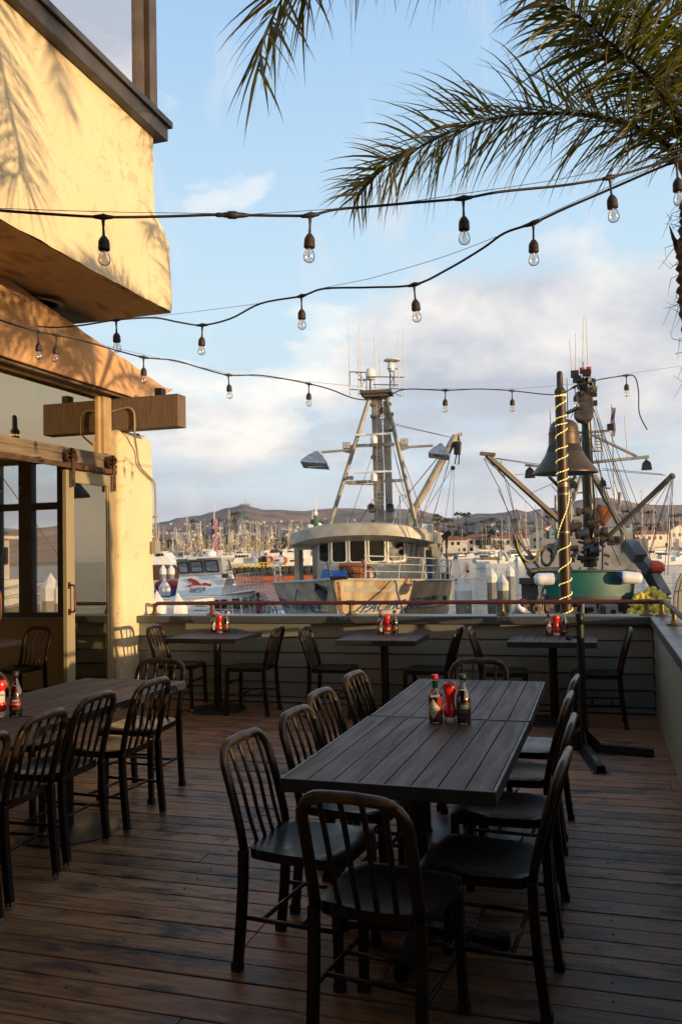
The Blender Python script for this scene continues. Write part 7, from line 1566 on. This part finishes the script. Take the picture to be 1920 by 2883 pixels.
def far_palm(seed, h=11):
    r = random.Random(seed); t = thing('palm_tree', 'small distant palm standing behind the waterfront houses', 'palm tree', (0, 0, 0), 0, 'distant palms behind the waterfront'); MB().tube([(0, 0, 0), (.2, 0, h*.6), (.1, 0, h)], [.3, .22, .2], 6).build('trunk', palmt, t, world=False)
    mb = MB()
    for k in range(18):
        a = k*2.4; e = r.uniform(-.4, 1.1); L = r.uniform(1.9, 2.6); d = V((math.cos(a), math.sin(a), 0)); q = [V((.1, 0, h)), V((.1, 0, h))+d*L*.5+V((0, 0, L*.5*e*.7)), V((.1, 0, h))+d*L+V((0, 0, L*e*.35-.7))]; sd_ = V((-d.y, d.x, 0))*.35
        for i in (0, 1): mb.quad(q[i]-sd_*(1 if i else .3), q[i]+sd_*(1 if i else .3), q[i+1]+sd_*(.2 if i else 1), q[i+1]-sd_*(.2 if i else 1)); mb.quad(q[i]+V((0, 0, -.5 if i else 0)), q[i], q[i+1], q[i+1]+V((0, 0, -.1 if i else -.5)))
    mb.build('crown', M('palm_dark', (.07, .065, .022), .8), t, world=False, fix=False); return t
tr_ = [far_tree(1), far_tree(2, 7, 7)]; pm_ = [far_palm(1), far_palm(2, 14)]
def put(pool, n, x0, x1, D0, D1, zf, firsts):
    for i in range(n):
        x = rr.uniform(x0, x1); D = rr.uniform(D0, D1); p = P(x, 1560, D); z = WZ+zf; s_ = rr.uniform(.8, 1.3)
        if i < len(pool) and firsts: o = pool[i]; o.location = (p.x, p.y, z)
        else: copy_tree(rr.choice(pool), (p.x, p.y, z), rr.uniform(0, 6), scale=s_)
put(tr_, 90, 980, 1930, 405, 520, 3.4, True); put(pm_, 60, 1000, 1930, 392, 470, 3.4, True); put(tr_, 45, 380, 990, 375, 520, 3.2, False); put(pm_, 10, 380, 990, 375, 480, 3.2, False); put(tr_, 14, 1000, 1920, 371, 374, .8, False)
# quay edge of the far shore
tag(MB().add([(*P(x, 1560, D)[:2], z) for D, z in ((360, WZ-.5), (368, WZ+1.3), (372, WZ+1.32)) for x in range(-500, 2501, 100)], [(j*31+i, j*31+i+1, (j+1)*31+i+1, (j+1)*31+i) for j in range(2) for i in range(30)]).build('shore_bank', M('riprap', (.12, .10, .08), .95, col2=(.06, .05, .04), scale=.8, bump=1, bscale=2, bdist=.5), fix=False), kind='structure')
hz = MB().b(-11000, 11000, -2500, 7500, WZ-1.5, 300)
hzm = bpy.data.materials.new('haze'); hzm.use_nodes = True; ht = hzm.node_tree; ht.nodes.clear()
pv = nd(ht, 'ShaderNodeVolumePrincipled'); pv.inputs['Color'].default_value = (.92, .94, 1, 1); pv.inputs['Density'].default_value = .00006; pv.inputs['Anisotropy'].default_value = .2
ho = nd(ht, 'ShaderNodeOutputMaterial'); ht.links.new(pv.outputs[0], ho.inputs['Volume'])
ho_ = hz.build('haze', hzm); tag(ho_, kind='stuff')
# ================================================================ labels by order, left to right, for look-alikes one can still count
ORD = ['leftmost', 'second from the left', 'third from the left', 'fourth from the left', 'fifth from the left', 'sixth from the left', 'seventh from the left', 'eighth from the left', 'ninth from the left', 'tenth from the left']
def order(group, fmt, cond=lambda o: True):
    l = sorted([o for o in bpy.data.objects if o.get('group') == group and o.parent is None and cond(o)], key=lambda o: scr(o.matrix_basis.translation)[0])
    n = len(l)
    for i, o in enumerate(l):
        j = n-1-i
        w_ = ORD[i] if i < 10 else ORD[j].replace('leftmost', 'rightmost').replace('left', 'right').replace('rightrightmost', 'rightmost') if j < 10 else ('%dth from the left' % (i+1) if (i+1) % 10 > 3 or 10 < i+1 < 21 else '%d%s from the left' % (i+1, {1: 'st', 2: 'nd', 3: 'rd', 0: 'th'}[(i+1) % 10]))
        o['label'] = fmt % w_
order('red roofed houses along the far shore', '%s white house with a red tiled roof on the far shore')
order('boats moored before the waterfront houses', '%s of the white fishing boats moored before the red roofed houses')
order('sailboats in the far marina', '%s among the bare masted sailboats in the far marina')
order('fishing boats crowded in the far marina', '%s among the fishing boats crowded in the far marina')
